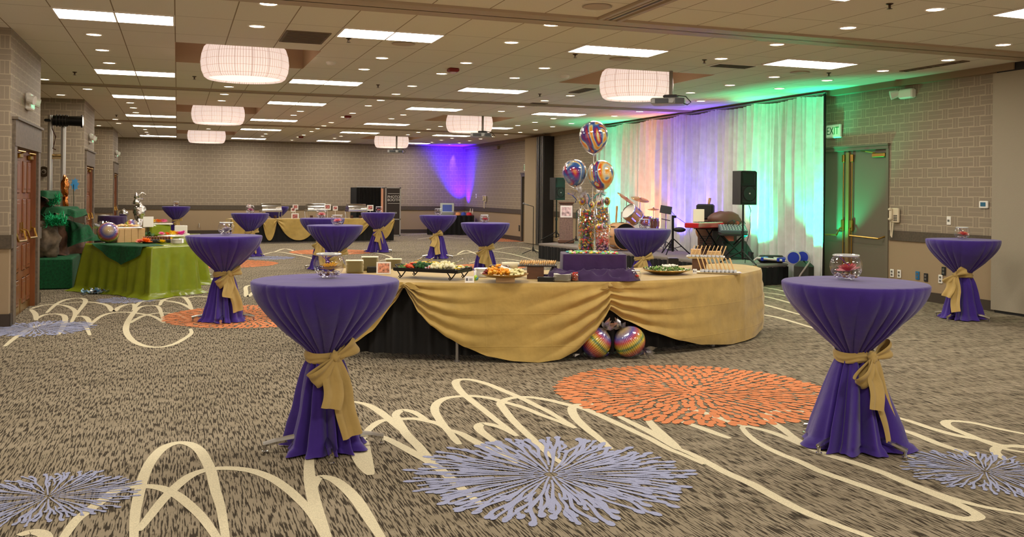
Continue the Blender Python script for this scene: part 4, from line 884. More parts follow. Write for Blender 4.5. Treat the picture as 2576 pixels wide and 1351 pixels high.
# iron riser with the vegetable tray
zt = .862; A = onz(1150, 683, zt); B = onz(992, 676, zt); C_ = onz(1177, 671, zt); ex = (B-A); eyv = (C_-A); Lx = ex.length; Ly = .34
ux = ex.normalized(); uy = Vector((-ux.y, ux.x, 0)); uy = uy if uy.dot(eyv) > 0 else -uy
O = A+ux*Lx/2+uy*Ly/2; rzt = atan2(ux.y, ux.x)
t = thing('iron_tray_stand', 'black wrought iron stand with scroll legs on the curved buffet', 'stand', (O.x, O.y, Z), rzt)
h = zt-Z
m = MB(); m.box((0, 0, h-.012), (Lx, Ly, .02)); 
for s in (-1, 1): m.box((0, s*Ly/2, h-.002), (Lx+.02, .014, .03)); m.box((s*Lx/2, 0, h-.002), (.014, Ly, .03))
m.build('shelf', BLACKM, t)
for sx in (-1, 1):
    m = MB(); m.tube([(sx*Lx/2, -.1, h+.01), (sx*(Lx/2+.05), -.06, h+.03), (sx*(Lx/2+.05), .06, h+.03), (sx*Lx/2, .1, h+.01)], .007); m.build('handle', BLACKM, t)
    for sy in (-1, 1):
        m = MB(); x = sx*(Lx/2-.07); y = sy*(Ly/2-.02)
        m.tube([(x-.045, y, h-.02), (x-.02, y, h*.45), (x, y, .022), (x+.018, y, .008), (x+.03, y, .022), (x+.018, y, .036), (x+.008, y, .026)], .006); m.tube([(x+.045, y, h-.02), (x+.02, y, h*.45), (x+.004, y, .02)], .006); m.build('leg', BLACKM, t)
def pile_of(name, lab, cat, P, area, n, fn, mats, kind='stuff', seed=1, rz=0, grp=None):
    r2 = random.Random(seed); m = MB()
    for k in range(n):
        m.mi = r2.randrange(len(mats)); x = r2.uniform(-1, 1); y = r2.uniform(-1, 1)
        fn(m, Vector((x*area[0]/2, y*area[1]/2, area[2]*(1-.6*max(abs(x), abs(y)))*r2.random())), r2)
    o = m.build(name, mats, None, True, loc=P, rot=(0, 0, rz)); tag(o, lab, cat, grp, kind); return o
def f_sph(r, sc=(1, 1, 1), n=7, dist=0):
    def f(m, p, r2): m.sph(p+Vector((0, 0, r*sc[2])), r*r2.uniform(.8, 1.2), sc, n, 5, M=Matrix.Rotation(r2.uniform(0, 3), 4, 'Z'), dist=dist, seed=r2.random()*9)
    return f
def f_cube(s):
    def f(m, p, r2): m.box((0, 0, 0), (s, s, s), M=Matrix.Translation(p+Vector((0, 0, s/2))) @ Matrix.Rotation(r2.uniform(0, 3), 4, 'Z') @ Matrix.Rotation(r2.uniform(-.5, .5), 4, 'X'))
    return f
def f_stick(l, r_):
    def f(m, p, r2):
        a = r2.uniform(-.5, .5); d = Vector((cos(a), sin(a), r2.uniform(-.1, .2)))*l/2; q = p+Vector((0, 0, r_)); m.tube([q-d, q+Vector((0, 0, .006)), q+d], r_, 5)
    return f
def f_leaf(l):
    def f(m, p, r2):
        a = r2.uniform(0, 6.28); d = Vector((cos(a), sin(a), r2.uniform(.1, .9))); s = Vector((-sin(a), cos(a), .2)); m.add([p, p+d*l*.5+s*l*.3, p+d*l, p+d*l*.5-s*l*.3], [(0,1,2,3)])
    return f
BROC = [M('broccoli green', (40, 88, 36), .8), M('broccoli dark', (24, 62, 28), .8)]; YEL = [M('yellow pepper', (236, 190, 30), .4), M('yellow pepper pale', (240, 210, 80), .4)]
REDV = [M('red pepper', (200, 44, 30), .35), M('tomato orange', (226, 90, 40), .35)]; CAUL = [M('cauliflower', (222, 214, 160), .7), M('cauliflower cream', (236, 230, 190), .7)]; RAD = [M('radish', (200, 70, 90), .4), M('radish white', (240, 220, 220), .4)]
GRN = [M('lettuce', (116, 158, 50), .6), M('lettuce dark', (66, 112, 36), .6)]
zv = Vector((0, 0, h+Z-.001+.002))
def onTray(fx, fy): p = O+ux*(fx*Lx/2)+uy*(fy*Ly/2); p.z = zt+.001; return p
pile_of('cucumber_slices', 'green cucumber slices at the left end of the veggie tray', 'vegetables', onTray(.86, 0), (.09, .26, .03), 26, f_sph(.02, (1, 1, .35)), GRN, seed=2, rz=rzt)
pile_of('red_pepper_strips', 'pile of red pepper strips on the veggie tray', 'vegetables', onTray(.6, -.25), (.13, .14, .05), 34, f_stick(.07, .008), REDV, seed=3, rz=rzt)
pile_of('broccoli', 'dark green broccoli pile on the veggie tray', 'vegetables', onTray(.27, -.3), (.17, .12, .045), 34, f_sph(.02, dist=.6), BROC, seed=4, rz=rzt)
pile_of('yellow_pepper_strips', 'pile of yellow pepper strips along the back of the veggie tray', 'vegetables', onTray(.25, .35), (.42, .1, .065), 60, f_stick(.08, .008), YEL, seed=5, rz=rzt)
pile_of('radishes', 'pink and white radishes on the veggie tray', 'vegetables', onTray(-.02, -.42), (.06, .1, .03), 16, f_sph(.014), RAD, seed=6, rz=rzt)
pile_of('cherry_tomatoes', 'red cherry tomatoes on the veggie tray', 'vegetables', onTray(-.12, -.4), (.06, .1, .035), 16, f_sph(.015), REDV, seed=7, rz=rzt)
pile_of('cauliflower', 'creamy cauliflower florets on the veggie tray', 'vegetables', onTray(-.45, -.2), (.24, .2, .06), 60, f_sph(.021, dist=.7), CAUL, seed=8, rz=rzt)
pile_of('squash_slices', 'yellow green squash slices at the right end of the tray', 'vegetables', onTray(-.82, .1), (.12, .24, .05), 44, f_sph(.019, (1, 1, .4)), YEL+GRN+CAUL, seed=9, rz=rzt)
for fx, fy, lab in [(.75, .3, 'left steel tongs on the veggie tray'), (.42, .5, 'steel serving spoon sticking up from the veggie tray'), (-.55, .3, 'right steel tongs resting on the cauliflower')]:
    p = onTray(fx, fy)+Vector((0, 0, .05)); m = MB(); m.tube([(0,0,0), (.07,.0,.03), (.13,.01,.06)], .004, 5); m.tube([(0,.02,0), (.07,.02,.03), (.13,.01,.06)], .004, 5); m.sph((0, .01, 0), .02, (1.2, .8, .3), 8, 5); tag(m.build('serving_tongs', CHROME, smooth=True, loc=p, rot=(0, 0, rzt+pi*.9)), lab, 'tongs', 'steel servers on the veggie tray')
def card(P, w, h, lab):
    t = thing('name_card', lab, 'card', P, facing(P)+pi/2); m = MB(); m.add([(-w/2,-.012,0),(w/2,-.012,0),(w/2,0,h),(-w/2,0,h),(-w/2,.03,0),(w/2,.03,0)], [(0,1,2,3),(3,2,5,4)]); m.build('card', M('white card', (232, 228, 220)), t)
    m = MB(); m.box((-w*.28, -.009, h*.5), (w*.22, .002, h*.42)); 
    for k in range(3): m.box((w*.15, -.009, h*(.35+.15*k)), (w*.4, .002, h*.04))
    m.build('print', M('grey print', (90, 90, 96), .6), t)
card(put(1181, 711), .088, .062, 'small white name card at the front edge left of the cheese tray'); card(put(1748, 688), .045, .05, 'tiny white card between the salad bowl and the stick cups')
pile_of('wrapped_candy', 'two wrapped lime and blue candies beside the name card', 'candy', put(1198, 706), (.03, .03, .03), 5, f_sph(.018, dist=.3), [M('lime candy', (170, 210, 60), .3), M('blue candy', (90, 170, 190), .3)], seed=4)
# cheese tray on a wood block
P = put(1279, 712); m = MB(); m.box((0, 0, .024), (.185, .12, .048), bev=.003); tag(m.build('wood_block', BIRCH, loc=P+Vector((0, .09, 0)), rot=(0, 0, facing(P)-pi/2)), 'light wood block under the gold cheese tray', 'block')
P = P+Vector((.0, .12, .05)); t = MB(); t.lathe([(.0001, 0), (.17, 0), (.22, .022), (.235, .03), (.238, .034), (.222, .03), (.17, .008), (.0001, .008)], n=48, cap=False); tag(t.build('round_tray', M('gilt metal', (196, 160, 96), .25, .8), smooth=True, loc=P), 'round gold rimmed cheese tray on a wood block', 'tray')
CH1 = [M('cheddar', (238, 152, 30), .5), M('cheddar light', (246, 176, 60), .5)]; CH2 = [M('jack cheese', (238, 226, 170), .5), M('pepper jack', (224, 214, 150), .5)]
pile_of('cheddar_cubes', 'heap of orange cheddar cubes on the gold tray', 'cheese', P+Vector((-.07, -.02, .012)), (.2, .19, .11), 90, f_cube(.022), CH1, seed=3)
pile_of('jack_cubes', 'heap of pale cheese cubes on the gold tray', 'cheese', P+Vector((.1, -.05, .012)), (.17, .17, .07), 70, f_cube(.021), CH2, seed=4)
pile_of('grapes', 'dark red grapes at the edge of the cheese tray', 'grapes', P+Vector((-.15, .06, .01)), (.08, .08, .07), 24, f_sph(.012), [M('red grape', (96, 22, 26), .3), M('grape', (130, 40, 40), .3)], seed=5)
pile_of('brown_cheese', 'smoked brown cheese pieces at the right of the cheese tray', 'cheese', P+Vector((.17, .03, .01)), (.08, .1, .03), 16, f_cube(.022), [M('smoked cheese', (200, 120, 60), .5)], seed=6)
t = thing('oblong_platter', 'long white platter propped up behind the cheese tray', 'platter', P+Vector((.1, .12, .06)), -.5); m = MB(); m.box((0, 0, 0), (.28, .12, .012), bev=.005); m.build('platter', PORC, t).rotation_euler = (0, .28, 0)
P = put(1345, 700)
for (x, lab, r_) in [(1268, 'dark wooden cutting board behind the cheese tray', .1)]: m = MB(); m.box((0, 0, .04), (.22, .1, .08), bev=.01); tag(m.build('cutting_board', WALNUT, loc=put(x, 690)+Vector((.02, .22, 0)), rot=(0, 0, -.4)), lab, 'board')
t = thing('dip_bowl', 'round cream dip bowl behind the cheese tray', 'bowl', put(1312, 690)+Vector((0, .35, 0)), 0); m = MB(); m.lathe([(.05, 0), (.09, .06), (.1, .1), (.092, .1), (.05, .02), (.0001, .015)], n=28); m.build('bowl', CREAMP, t, True); m = MB(); m.lathe([(.0001, .09), (.085, .085)], n=20, cap=False); m.build('dip', M('cream dip', (224, 206, 150), .5), t)
m = MB()
for k in range(4): m.tube([(0, .012*k, .03), (.05, .012*k, .035), (.09, .012*k, .05)], .004, 5); 
for k in range(4): m.sph((0, .012*k, .03), .012, (1.5, .8, .5), 8, 5)
tag(m.build('serving_forks', CHROME, smooth=True, loc=put(1322, 697), rot=(0, 0, 2.4)), 'bundle of steel forks right of the cheese tray', 'cutlery')
# crackers on a brown box
P = put(1354, 703)+Vector((0, .08, 0)); rz0 = facing(P)-pi/2; hb = hz(1354, 671, P)-TZ
m = MB(); m.box((0, 0, hb/2), (.17, .14, hb), bev=.003); tag(m.build('brown_box', WALNUT, loc=P, rot=(0, 0, rz0)), 'upright dark brown box under the cracker platter', 'box')
P2 = P+Vector((.02, 0, hb)); m = MB(); m.box((0, 0, .006), (.4, .17, .012), bev=.005); tag(m.build('cracker_platter', M('black slate', (40, 36, 34), .4), loc=P2, rot=(0, 0, rz0)), 'flat dark platter of crackers on the brown box', 'platter')
CR = M('cracker', (226, 178, 110), .7, var=.15, vscale=60)
k = 0; pr0 = None
for row in range(3):
    for i in range(17):
        loc = P2+Matrix.Rotation(rz0, 3, 'Z') @ Vector((-.18+.0215*i, -.05+.05*row, .036+.006*(row == 1))); 
        if pr0 is None:
            m = MB(); m.lathe([(.0001, 0), (.022, 0), (.025, .003), (.022, .006), (.0001, .006)], n=14, cap=False, M=Matrix.Rotation(radians(62), 4, 'Y')); pr0 = m.build('cracker', CR, smooth=True, loc=loc, rot=(0, 0, rz0)); tag(pr0, 'round golden cracker in the rows on the dark platter', 'cracker', 'round crackers fanned on the platter')
        else: copy_tree(pr0, loc, rz0+rg.uniform(-.3, .3))
m = MB(); m.box((0, 0, .022), (.17, .1, .044), bev=.004); P = put(1374, 708); tag(m.build('black_riser', M('black lacquer', (16, 16, 17)), loc=P, rot=(0, 0, facing(P)-pi/2)), 'low black box in front of the brown cracker box', 'box')
# red candy bowl and the clear bowl with an orange flower
def jar(P, r, hh, cols, lab, lab2, seed):
    m = MB(); m.lathe([(.0001, .002), (r*.9, .002), (r, .01), (r, hh), (r-.003, hh), (r-.003, .012), (.0001, .01)], n=28, cap=False); tag(m.build('glass_jar', GLASS, smooth=True, loc=P), lab, 'jar')
    r2 = random.Random(seed); m = MB()
    for k in range(110): a = r2.uniform(0, 6.28); q = (r-.014)*r2.random()**.5; m.mi = r2.randrange(len(cols)); m.sph((q*cos(a), q*sin(a), .014+r2.random()*(hh*.85)), .009, (1.2, 1, .8), 6, 4)
    o = m.build('candy_filling', cols, smooth=True, loc=P); tag(o, lab2, 'candy', kind='stuff')
jar(put(1446, 708), .042, .085, [M('red candy', (210, 30, 24), .15, coat=1), M('dark red candy', (150, 14, 14), .15, coat=1)], 'small glass jar left of the plum draped box', 'glossy red candies in the small jar', 5)
bowl(put(1597, 706), .064, (236, 92, 40), 'on the curved buffet right of the plum draped box', 33)
# ------------------------------------------------------------------ plum draped box and the candy vases
P = put(1496, 706)+Vector((FW[0], FW[1], 0))*.27; rb = facing(P)+pi/2+.08; BZ = hz(1496, 641, P+Vector((FW[0], FW[1], 0))*-.2); bw = .62; bd = .42
m = MB()
def sq(a, w_, d_):  # rounded square outline
    c, s = cos(a), sin(a); k = 1/max(abs(c), abs(s)); k = k*.93+.07; return Vector((c*k*w_/2, s*k*d_/2, 0))
def dr(u, v):
    a = 2*pi*u
    if v < .25: q = sq(a, bw, bd)*(v/.25); return (q.x, q.y, BZ-TZ)
    w_ = (v-.25)/.75; g = .012*sin(a*9+1)+.006*sin(a*17); base = sq(a, bw+.03+g, bd+.03+g)
    if w_ < .62: z = (BZ-TZ)*(1-w_/.62*.72); return (base.x*(1+.02*w_), base.y*(1+.02*w_), z)
    k = (w_-.62)/.38; e = 1+.30*k+.05*sin(a*6+k*9); z = (BZ-TZ)*.28*(1-k)+.03*sin(k*pi*3+a*5)*sin(pi*k)+.004; return (base.x*e, base.y*e, max(.004, z+.02*noise.noise(Vector((a*3, k*4, 0)))*sin(pi*k)))
m.grid(dr, 160, 44, wrap=True, flip=True)
t = tag(m.build('draped_box', DPURPLE, smooth=True, loc=(P.x, P.y, Z), rot=(0, 0, rb)), 'box draped in plum cloth with ruffled folds under the candy vases', 'box')
m = MB()
def ruf(u, v):
    hw = bw/2+.03; hd = bd/2+.02; L1 = .26; T_ = 2*hw+2*L1; q = u*T_
    if q < L1: bx, by, nx, ny = -hw, -hd+L1-q, -1, 0
    elif q < L1+2*hw: bx, by, nx, ny = -hw+(q-L1), -hd, 0, -1
    else: bx, by, nx, ny = hw, -hd+(q-L1-2*hw), 1, 0
    n1 = 1-2.2*abs(noise.noise(Vector((q*5.5, v*1.6, 3)))); n2 = noise.noise(Vector((q*13+v*2, v*3, 8)))
    w_ = .13*(1+.35*noise.noise(Vector((q*3, 0, 5)))); z = .085*max(0, 1-v)**.8*(.45+.5*n1)+.03*sin(pi*v)*(1+1.4*n1)+.018*n2
    return (bx+nx*w_*v, by+ny*w_*v, max(.004, z if v < .98 else .004))
m.grid(ruf, 260, 26, flip=True); m.build('ruffle', DPURPLE, t, True)
m = MB()
def tailf(u, v): x = -.32-.3*u; y = -.12+.18*(v-.5)*(1-.4*u); return (x, y, .008+.045*exp(-((v-.5)/.16)**2)*(1-u*.7)+.015*abs(sin(v*14+u*5)))
m.grid(tailf, 24, 30); m.build('ruffle', DPURPLE, t, True)
CANDY = [M('candy red', (214, 40, 34), .15, coat=1), M('candy orange', (236, 120, 30), .15, coat=1), M('candy yellow', (236, 206, 50), .15, coat=1), M('candy green', (30, 130, 60), .15, coat=1), M('candy blue', (30, 80, 170), .15, coat=1), M('candy purple', (100, 50, 130), .15, coat=1), M('candy pink', (226, 150, 160), .2, coat=1), M('candy cream', (230, 210, 180), .2, coat=1), M('candy brown', (86, 44, 24), .2, coat=1)]
Pb = Vector((P.x, P.y, BZ+.002))
def vase(px, pyb, w, ytop, back, pal, sz, lab, lab2, seed, n, shp=(1.2, 1, .8), layers=None):
    Q = onz(px, pyb, BZ+.006)+Vector((FW[0], FW[1], 0))*back; r = mt(w, Q)/2; hh = hz(px, ytop, Q)-BZ-.006
    m = MB(); m.lathe([(.0001, .001), (r, .001), (r+.001, hh), (r-.004, hh), (r-.005, .012), (.0001, .012)], n=36, cap=False); tag(m.build('glass_vase', GLASS, smooth=True, loc=Q), lab, 'vase')
    r2 = random.Random(seed); m = MB()
    for k in range(n):
        a = r2.uniform(0, 6.28); z = .018+(hh*.93-.02)*k/n; q = (r-.006-sz)*(1 if r2.random() < .72 else r2.random()**.5)
        pp = pal
        if layers:
            for zz, l in layers:
                if z/hh < zz: pp = l; break
        m.mi = r2.choice(pp); m.sph((q*cos(a), q*sin(a), z), sz*r2.uniform(.8, 1.2), shp, 6, 4, M=Matrix.Rotation(r2.uniform(0, 3), 4, 'X') @ Matrix.Rotation(r2.uniform(0, 3), 4, 'Z'))
    o = m.build('candy_filling', CANDY, smooth=True, loc=Q); tag(o, lab2, 'candy', kind='stuff'); return Q, r, hh
V1 = vase(1477, 634, 42, 521, .12, [0, 1, 2, 3, 8, 3, 8, 5], .013, 'tall left glass vase of gummy candy on the plum box', 'mixed red, orange, green and brown gummies in the tall left vase', 2, 900, (1.3, .8, .7))
V3 = vase(1518, 635, 37, 573, .1, [0, 6, 7, 6], .012, 'short front glass vase of wrapped candy on the plum box', 'pink and cream wrapped candies in the short front vase', 3, 420, (1.4, .7, .6), [(.3, [5, 6, 8]), (.55, [0, 6]), (1.1, [7, 6, 1])])
V2 = vase(1517, 632, 36, 514, .17, [0, 1, 2, 3, 4, 4], .010, 'tall right glass vase of bright round candy behind the short one', 'bright round candies in the tall right vase', 4, 1000, (1, 1, .8))
def lolly(P, rr, lab, tilt, col, seed, grp):
    t = thing('lollipop', lab, 'lollipop', P, seed, grp); m = MB(); m.cyl((0, 0, -.09), (0, 0, 0), .003, n=6); m.build('stick', M('white stick', (236, 232, 224), .5), t).rotation_euler = (tilt, tilt*.5, 0)
    m = MB(); Q = Matrix.Rotation(tilt, 4, 'X')
    for k in range(3): m.mi = k; m.lathe([(rr*(1-.3*k), -.006-.0015*k), (rr*(1-.3*k)+.002, 0), (rr*(1-.3*k), .006+.0015*k)], n=20, M=Q @ Matrix.Translation((0, 0, rr*.8)) @ Matrix.Rotation(pi/2, 4, 'X') )
    m.build('candy_disc', col, t, True); m = MB(); m.sph(Q @ Vector((0, 0, rr*.8)), rr*1.15, (1, .45, 1), 14, 10, dist=.25, seed=seed); m.build('wrapper', CELLO, t, True)
LC = [CANDY[2], CANDY[1], CANDY[5]]
for i, (V, px, py, r_, tl) in enumerate([(V1, 1464, 508, .036, .1), (V1, 1478, 505, .034, -.1), (V1, 1488, 516, .034, .2), (V2, 1505, 512, .034, -.2), (V2, 1516, 508, .036, .1), (V2, 1528, 508, .042, .1), (V3, 1506, 573, .038, .1), (V3, 1518, 570, .034, -.15), (V3, 1529, 574, .034, .2)]):
    Q = ond(px, py+6, V[0]); lolly(Q, r_, 'round swirl lollipop at the top of the %s, %s from left' % (['tall left vase', 'tall right vase', 'short front vase'][i//3], ['first', 'second', 'third'][i % 3]), tl, [LC, [CANDY[6], CANDY[5], CANDY[3]], [CANDY[2], CANDY[8], CANDY[1]]][i % 3], i, 'swirl lollipops in the candy vases')
m = MB()
pile_of('wrapped_candies', 'scattered wrapped candies around the vases on the plum box', 'candy', Pb+Vector((0, 0, -.001)), (.52, .32, .012), 120, f_sph(.013, (1.5, .9, .7), dist=.4), [M('foil teal', (90, 190, 190), .2, .3), CANDY[2], CANDY[6], M('foil white', (230, 230, 225), .2), M('foil green', (130, 200, 90), .2), CANDY[0]], seed=9, rz=rb)
# balloons
def balloon(px, py, w, ref, lab, seed, tie):
    Q = ond(px, py, ref); r = mt(w, Q)/2; t = thing('balloon', lab, 'balloon', Q, seed)
    prof = []
    for k in range(25):
        a = pi/2-pi*k/24; z = sin(a); x = cos(a); z2 = z if z > 0 else z*1.28; x2 = x*(1 if z > 0 else (1-.16*z*z)); prof.append((max(.0001, r*.96*x2), r*.98*z2))
    m = MB(); m.lathe(prof[::-1], n=40, cap=False); m.build('skin', marble('marbled latex %d' % seed, seed*1.7, 1.5), t, True)
    m = MB(); m.lathe([(p[0]*1.045+.0005, p[1]*1.045) for p in prof[::-1]], n=40, cap=False); m.build('clear_bubble', GLASS, t, True)
    m = MB(); zb = -r*1.27; m.lathe([(.018, zb-.02), (.006, zb), (.01, zb+.012)], n=10); m.build('knot', M('silver ribbon', (200, 210, 225), .25, .5), t, True)
    T = tie-Q; T.rotate(Matrix.Rotation(-seed, 3, 'Z')); m = MB(); m.tube([(0, 0, zb), (T.x*.3+.01, T.y*.3, zb+(T.z-zb)*.4), (T.x*.8, T.y*.8, zb+(T.z-zb)*.8), (T.x, T.y, T.z)], .0035, 5); m.build('stick', M('white stick', (236, 232, 224)), t); return t
tie = V1[0]+Vector((.06, 0, V1[2]*.7))
balloon(1494, 341, 73, V1[0], 'top marbled rainbow balloon over the candy vases', 1, tie); balloon(1446, 432, 62, V1[0]+Vector((0, .05, 0)), 'lower left marbled rainbow balloon over the candy vases', 2, tie); balloon(1512, 437, 68, V1[0]+Vector((0, -.03, 0)), 'lower right marbled rainbow balloon over the candy vases', 3, tie)
def crinkle(P, r, lab, seed, sc=(1, 1, 1), name='cellophane_tuft'):
    m = MB(); r2 = random.Random(seed)
    for k in range(26):
        a = r2.uniform(0, 6.28); b = r2.uniform(-.3, 1.3); d = Vector((cos(a)*cos(b)*sc[0], sin(a)*cos(b)*sc[1], sin(b)*sc[2])); s = d.cross(Vector((r2.random(), r2.random(), .3))).normalized(); e = r2.uniform(.5, 1)*r
        m.add([Vector((0, 0, 0)), d*e*.6+s*r*.22, d*e, d*e*.6-s*r*.22], [(0,1,2),(0,2,3)])
    return tag(m.build(name, TUFT, loc=P), lab, 'cellophane')
crinkle(ond(1452, 484, V1[0]), .10, 'clear cellophane tuft with blue ribbon under the left balloon', 1); crinkle(ond(1466, 500, V1[0]), .11, 'clear cellophane tuft above the tall left vase', 2); crinkle(ond(1509, 492, V2[0]), .12, 'clear cellophane tuft above the tall right vase', 3)
for (pts_, c, lab) in [([(1428, 486), (1441, 492), (1450, 502), (1447, 510)], (60, 80, 160), 'blue curling ribbon left of the vases'), ([(1478, 488), (1484, 500), (1480, 512), (1486, 524)], (40, 110, 150), 'teal curling ribbon between the vases'), ([(1494, 500), (1500, 490), (1512, 486), (1522, 492)], (70, 170, 170), 'aqua curling ribbon above the right vase')]:
    m = MB(); O_ = ond(*pts_[0], V1[0]); m.tube([ond(*p, V1[0])-O_ for p in pts_], .006, 5); tag(m.build('curling_ribbon', M('ribbon %s' % c[0], c, .3, .2), smooth=True, loc=O_), lab, 'ribbon', 'curling ribbons on the balloons')
# salad bowl, black tealight box, risers with stick cups
P = put(1683, 694)+Vector((FW[0], FW[1], 0))*.2
m = MB(); m.lathe([(.0001, 0), (.13, 0), (.22, .035), (.262, .05), (.262, .056), (.215, .046), (.12, .014), (.0001, .014)], n=48, cap=False); tag(m.build('salad_platter', M('gilt metal', (196, 160, 96)), smooth=True, loc=P), 'wide round gold salad platter on the right part of the buffet', 'platter')
m = MB(); 
pile_of('salad', 'green salad topped with white onion on the gold platter', 'salad', P+Vector((0, 0, .04)), (.37, .37, .045), 900, f_leaf(.028), GRN+GRN+[CAUL[1]], seed=12)
pile_of('onion_topping', 'white crumbled topping in the middle of the salad', 'topping', P+Vector((.05, 0, .075)), (.16, .12, .02), 60, f_sph(.01, dist=.4), [M('white crumb', (238, 234, 220), .7)], seed=13)
P = put(1722, 688)+Vector((FW[0], FW[1], 0))*.75; P.z = Z; m = MB(); m.box((0, 0, .06), (.12, .12, .12), bev=.006); tag(m.build('black_box', M('black lacquer', (16, 16, 17)), loc=P, rot=(0, 0, rb)), 'square black box behind the salad platter', 'box'); 
P = put(1793, 684)+Vector((FW[0], FW[1], 0))*.30; rz1 = facing(P)+pi/2; hb = hz(1765, 651, P)-TZ
m = MB(); m.box((-.09, 0, hb/2), (.16, .2, hb-.004), bev=.004); tag(m.build('brown_box', WALNUT, loc=P, rot=(0, 0, rz1)), 'brown box carrying the upper tray of stick cups', 'box')
Pu = P+Vector((0, 0, hb)); m = MB(); m.add([(-.19,-.1,0),(.17,-.1,0),(.17,.1,0),(-.19,.1,0),(-.24,-.14,.025),(.2,-.14,.025),(.2,.14,.025),(-.24,.14,.025)], [(3,2,1,0),(0,1,5,4),(1,2,6,5),(2,3,7,6),(3,0,4,7),(0,1,2,3)]); tag(m.build('white_tray', PORC, loc=Pu, rot=(0, 0, rz1)), 'upper white tray of stick cups on the brown box', 'tray')
Pl = put(1812, 690)+Vector((FW[0], FW[1], 0))*.08; m = MB(); m.add([(-.2,-.07,0),(.2,-.07,0),(.2,.07,0),(-.2,.07,0),(-.24,-.1,.02),(.24,-.1,.02),(.24,.1,.02),(-.24,.1,.02)], [(3,2,1,0),(0,1,5,4),(1,2,6,5),(2,3,7,6),(3,0,4,7),(0,1,2,3)]); rz2 = facing(Pl)+pi/2+.1; tag(m.build('white_platter', PORC, loc=Pl, rot=(0, 0, rz2)), 'lower white platter of stick cups at the buffet right end', 'platter')
STK = M('bamboo stick', (228, 190, 130), .5); CUP = M('clear plastic cup', (176, 178, 180), .2, 0, .6)
pc = None
def cups(P, rz, x0, x1, nx, ys, z, tilt, lab, grp, L):
    global pc; pc = None
    for j, y in enumerate(ys):
        for i in range(nx):
            loc = P+Matrix.Rotation(rz, 3, 'Z') @ Vector((x0+(x1-x0)*i/(nx-1), y, z))
            if pc is None:
                pc = thing('stick_cup', lab, 'cup', loc, rz, grp); m = MB(); m.lathe([(.0001, 0), (.016, 0), (.021, .042), (.0195, .042), (.015, .004), (.0001, .004)], n=14, cap=False); m.build('cup', CUP, pc, True); m = MB(); m.lathe([(.0001, .03), (.018, .03)], n=12, cap=False); m.build('filling', M('brown dessert', (150, 120, 96), .6), pc)
                m = MB(); m.cyl((-.004*tilt, 0, .006), (tilt*L*.5, 0, L), .0042, n=6); m.build('wooden_stick', STK, pc)
            else: copy_tree(pc, loc, rz+rg.uniform(-.5, .5))
cups(Pl, rz2, -.18, .17, 9, (-.055, -.01, .035), .002, -.65, 'clear dessert cup with a slanting wooden stick on the lower white platter', 'stick cups on the lower platter', .17)
cups(Pu, rz1, -.2, .16, 9, (-.085, -.035), .002, .75, 'clear dessert cup with a slanting wooden stick on the upper white tray', 'stick cups on the upper tray', .15)
m = MB(); m.box((0, 0, .05), (.12, .1, .1), bev=.004); tag(m.build('bamboo_box', BIRCH, loc=Pu+Matrix.Rotation(rz1, 3, 'Z') @ Vector((-.13, .06, .004)), rot=(0, 0, rz1)), 'light bamboo box at the left of the upper tray', 'box')
m = MB(); m.box((0, 0, .04), (.16, .06, .08), bev=.004); tag(m.build('bamboo_box', BIRCH, loc=Pu+Matrix.Rotation(rz1, 3, 'Z') @ Vector((.08, .08, .004)), rot=(0, 0, rz1)), 'light bamboo box behind the upper cups', 'box')
# two big wrapped rainbow balls under the table
RB = rainbow('ribbed rainbow ball')
def ball(P, r, rot, lab, tufts, grp='cellophane wrapped rainbow balls'):
    t = thing('candy_ball', lab, 'ball', P+Vector((0, 0, r*1.0)), 0, grp); m = MB(); m.sph((0, 0, 0), 1., (1, 1, .94), 48, 32); o = m.build('ball', RB, t, True); o.scale = (r, r, r); o.rotation_euler = rot
    m = MB(); m.sph((0, 0, 0), r*1.03, (1, 1, 1), 24, 16, dist=.08, seed=3); m.build('wrapper', CELLO, t, True)
    r2 = random.Random(4)
    for q in tufts:
        m = MB(); q = Vector(q).normalized(); b = q*r*.98
        for k in range(34):
            d = (q*r2.uniform(.6, 1)+Vector((r2.uniform(-.6, .6), r2.uniform(-.6, .6), r2.uniform(-.6, .6)))); s = d.cross(Vector((r2.random(), r2.random(), .3))).normalized(); e = r*r2.uniform(.35, .75)
            pp = [b, b+d*e*.5+s*e*.22, b+d*e, b+d*e*.5-s*e*.22]; pp = [Vector((v.x, v.y, max(v.z, -r*.98))) for v in pp]; m.add(pp, [(0,1,2),(0,2,3)])
        m.build('cellophane_tail', TUFT, t)
MATS['rb'] = RB
n_ = RB.node_tree
for nd in n_.nodes:
    if nd.type == 'MATH' and nd.operation == 'MULTIPLY' and abs(nd.inputs[1].default_value-2.9) < 1e-3: nd.inputs[1].default_value = .5
rt = Vector((RT[0], RT[1], 0)); up = Vector((0, 0, 1)); tw = Vector((-FW[0], -FW[1], 0))
ball(onz(1500, 902)+Vector((0, .03, 0)), .162, (.25, .75, 0), 'left rainbow ball wrapped in cellophane under the curved buffet', [rt*.6+up*.9+tw*.2, -rt-up*.4+tw*.3])
ball(onz(1586, 901)+Vector((0, .03, 0)), .162, (-.2, -.6, .5), 'right rainbow ball wrapped in cellophane under the curved buffet', [-rt*.6+up*.9+tw*.2, rt-up*.5+tw*.3])
SP = [(1540,(0,255,185),230),(1632,(255,120,70),150),(1704,(90,70,255),170),(1772,(110,80,255),150),(1856,(255,130,80),170),(1906,(0,255,170),260),(2050,(0,255,170),260)]
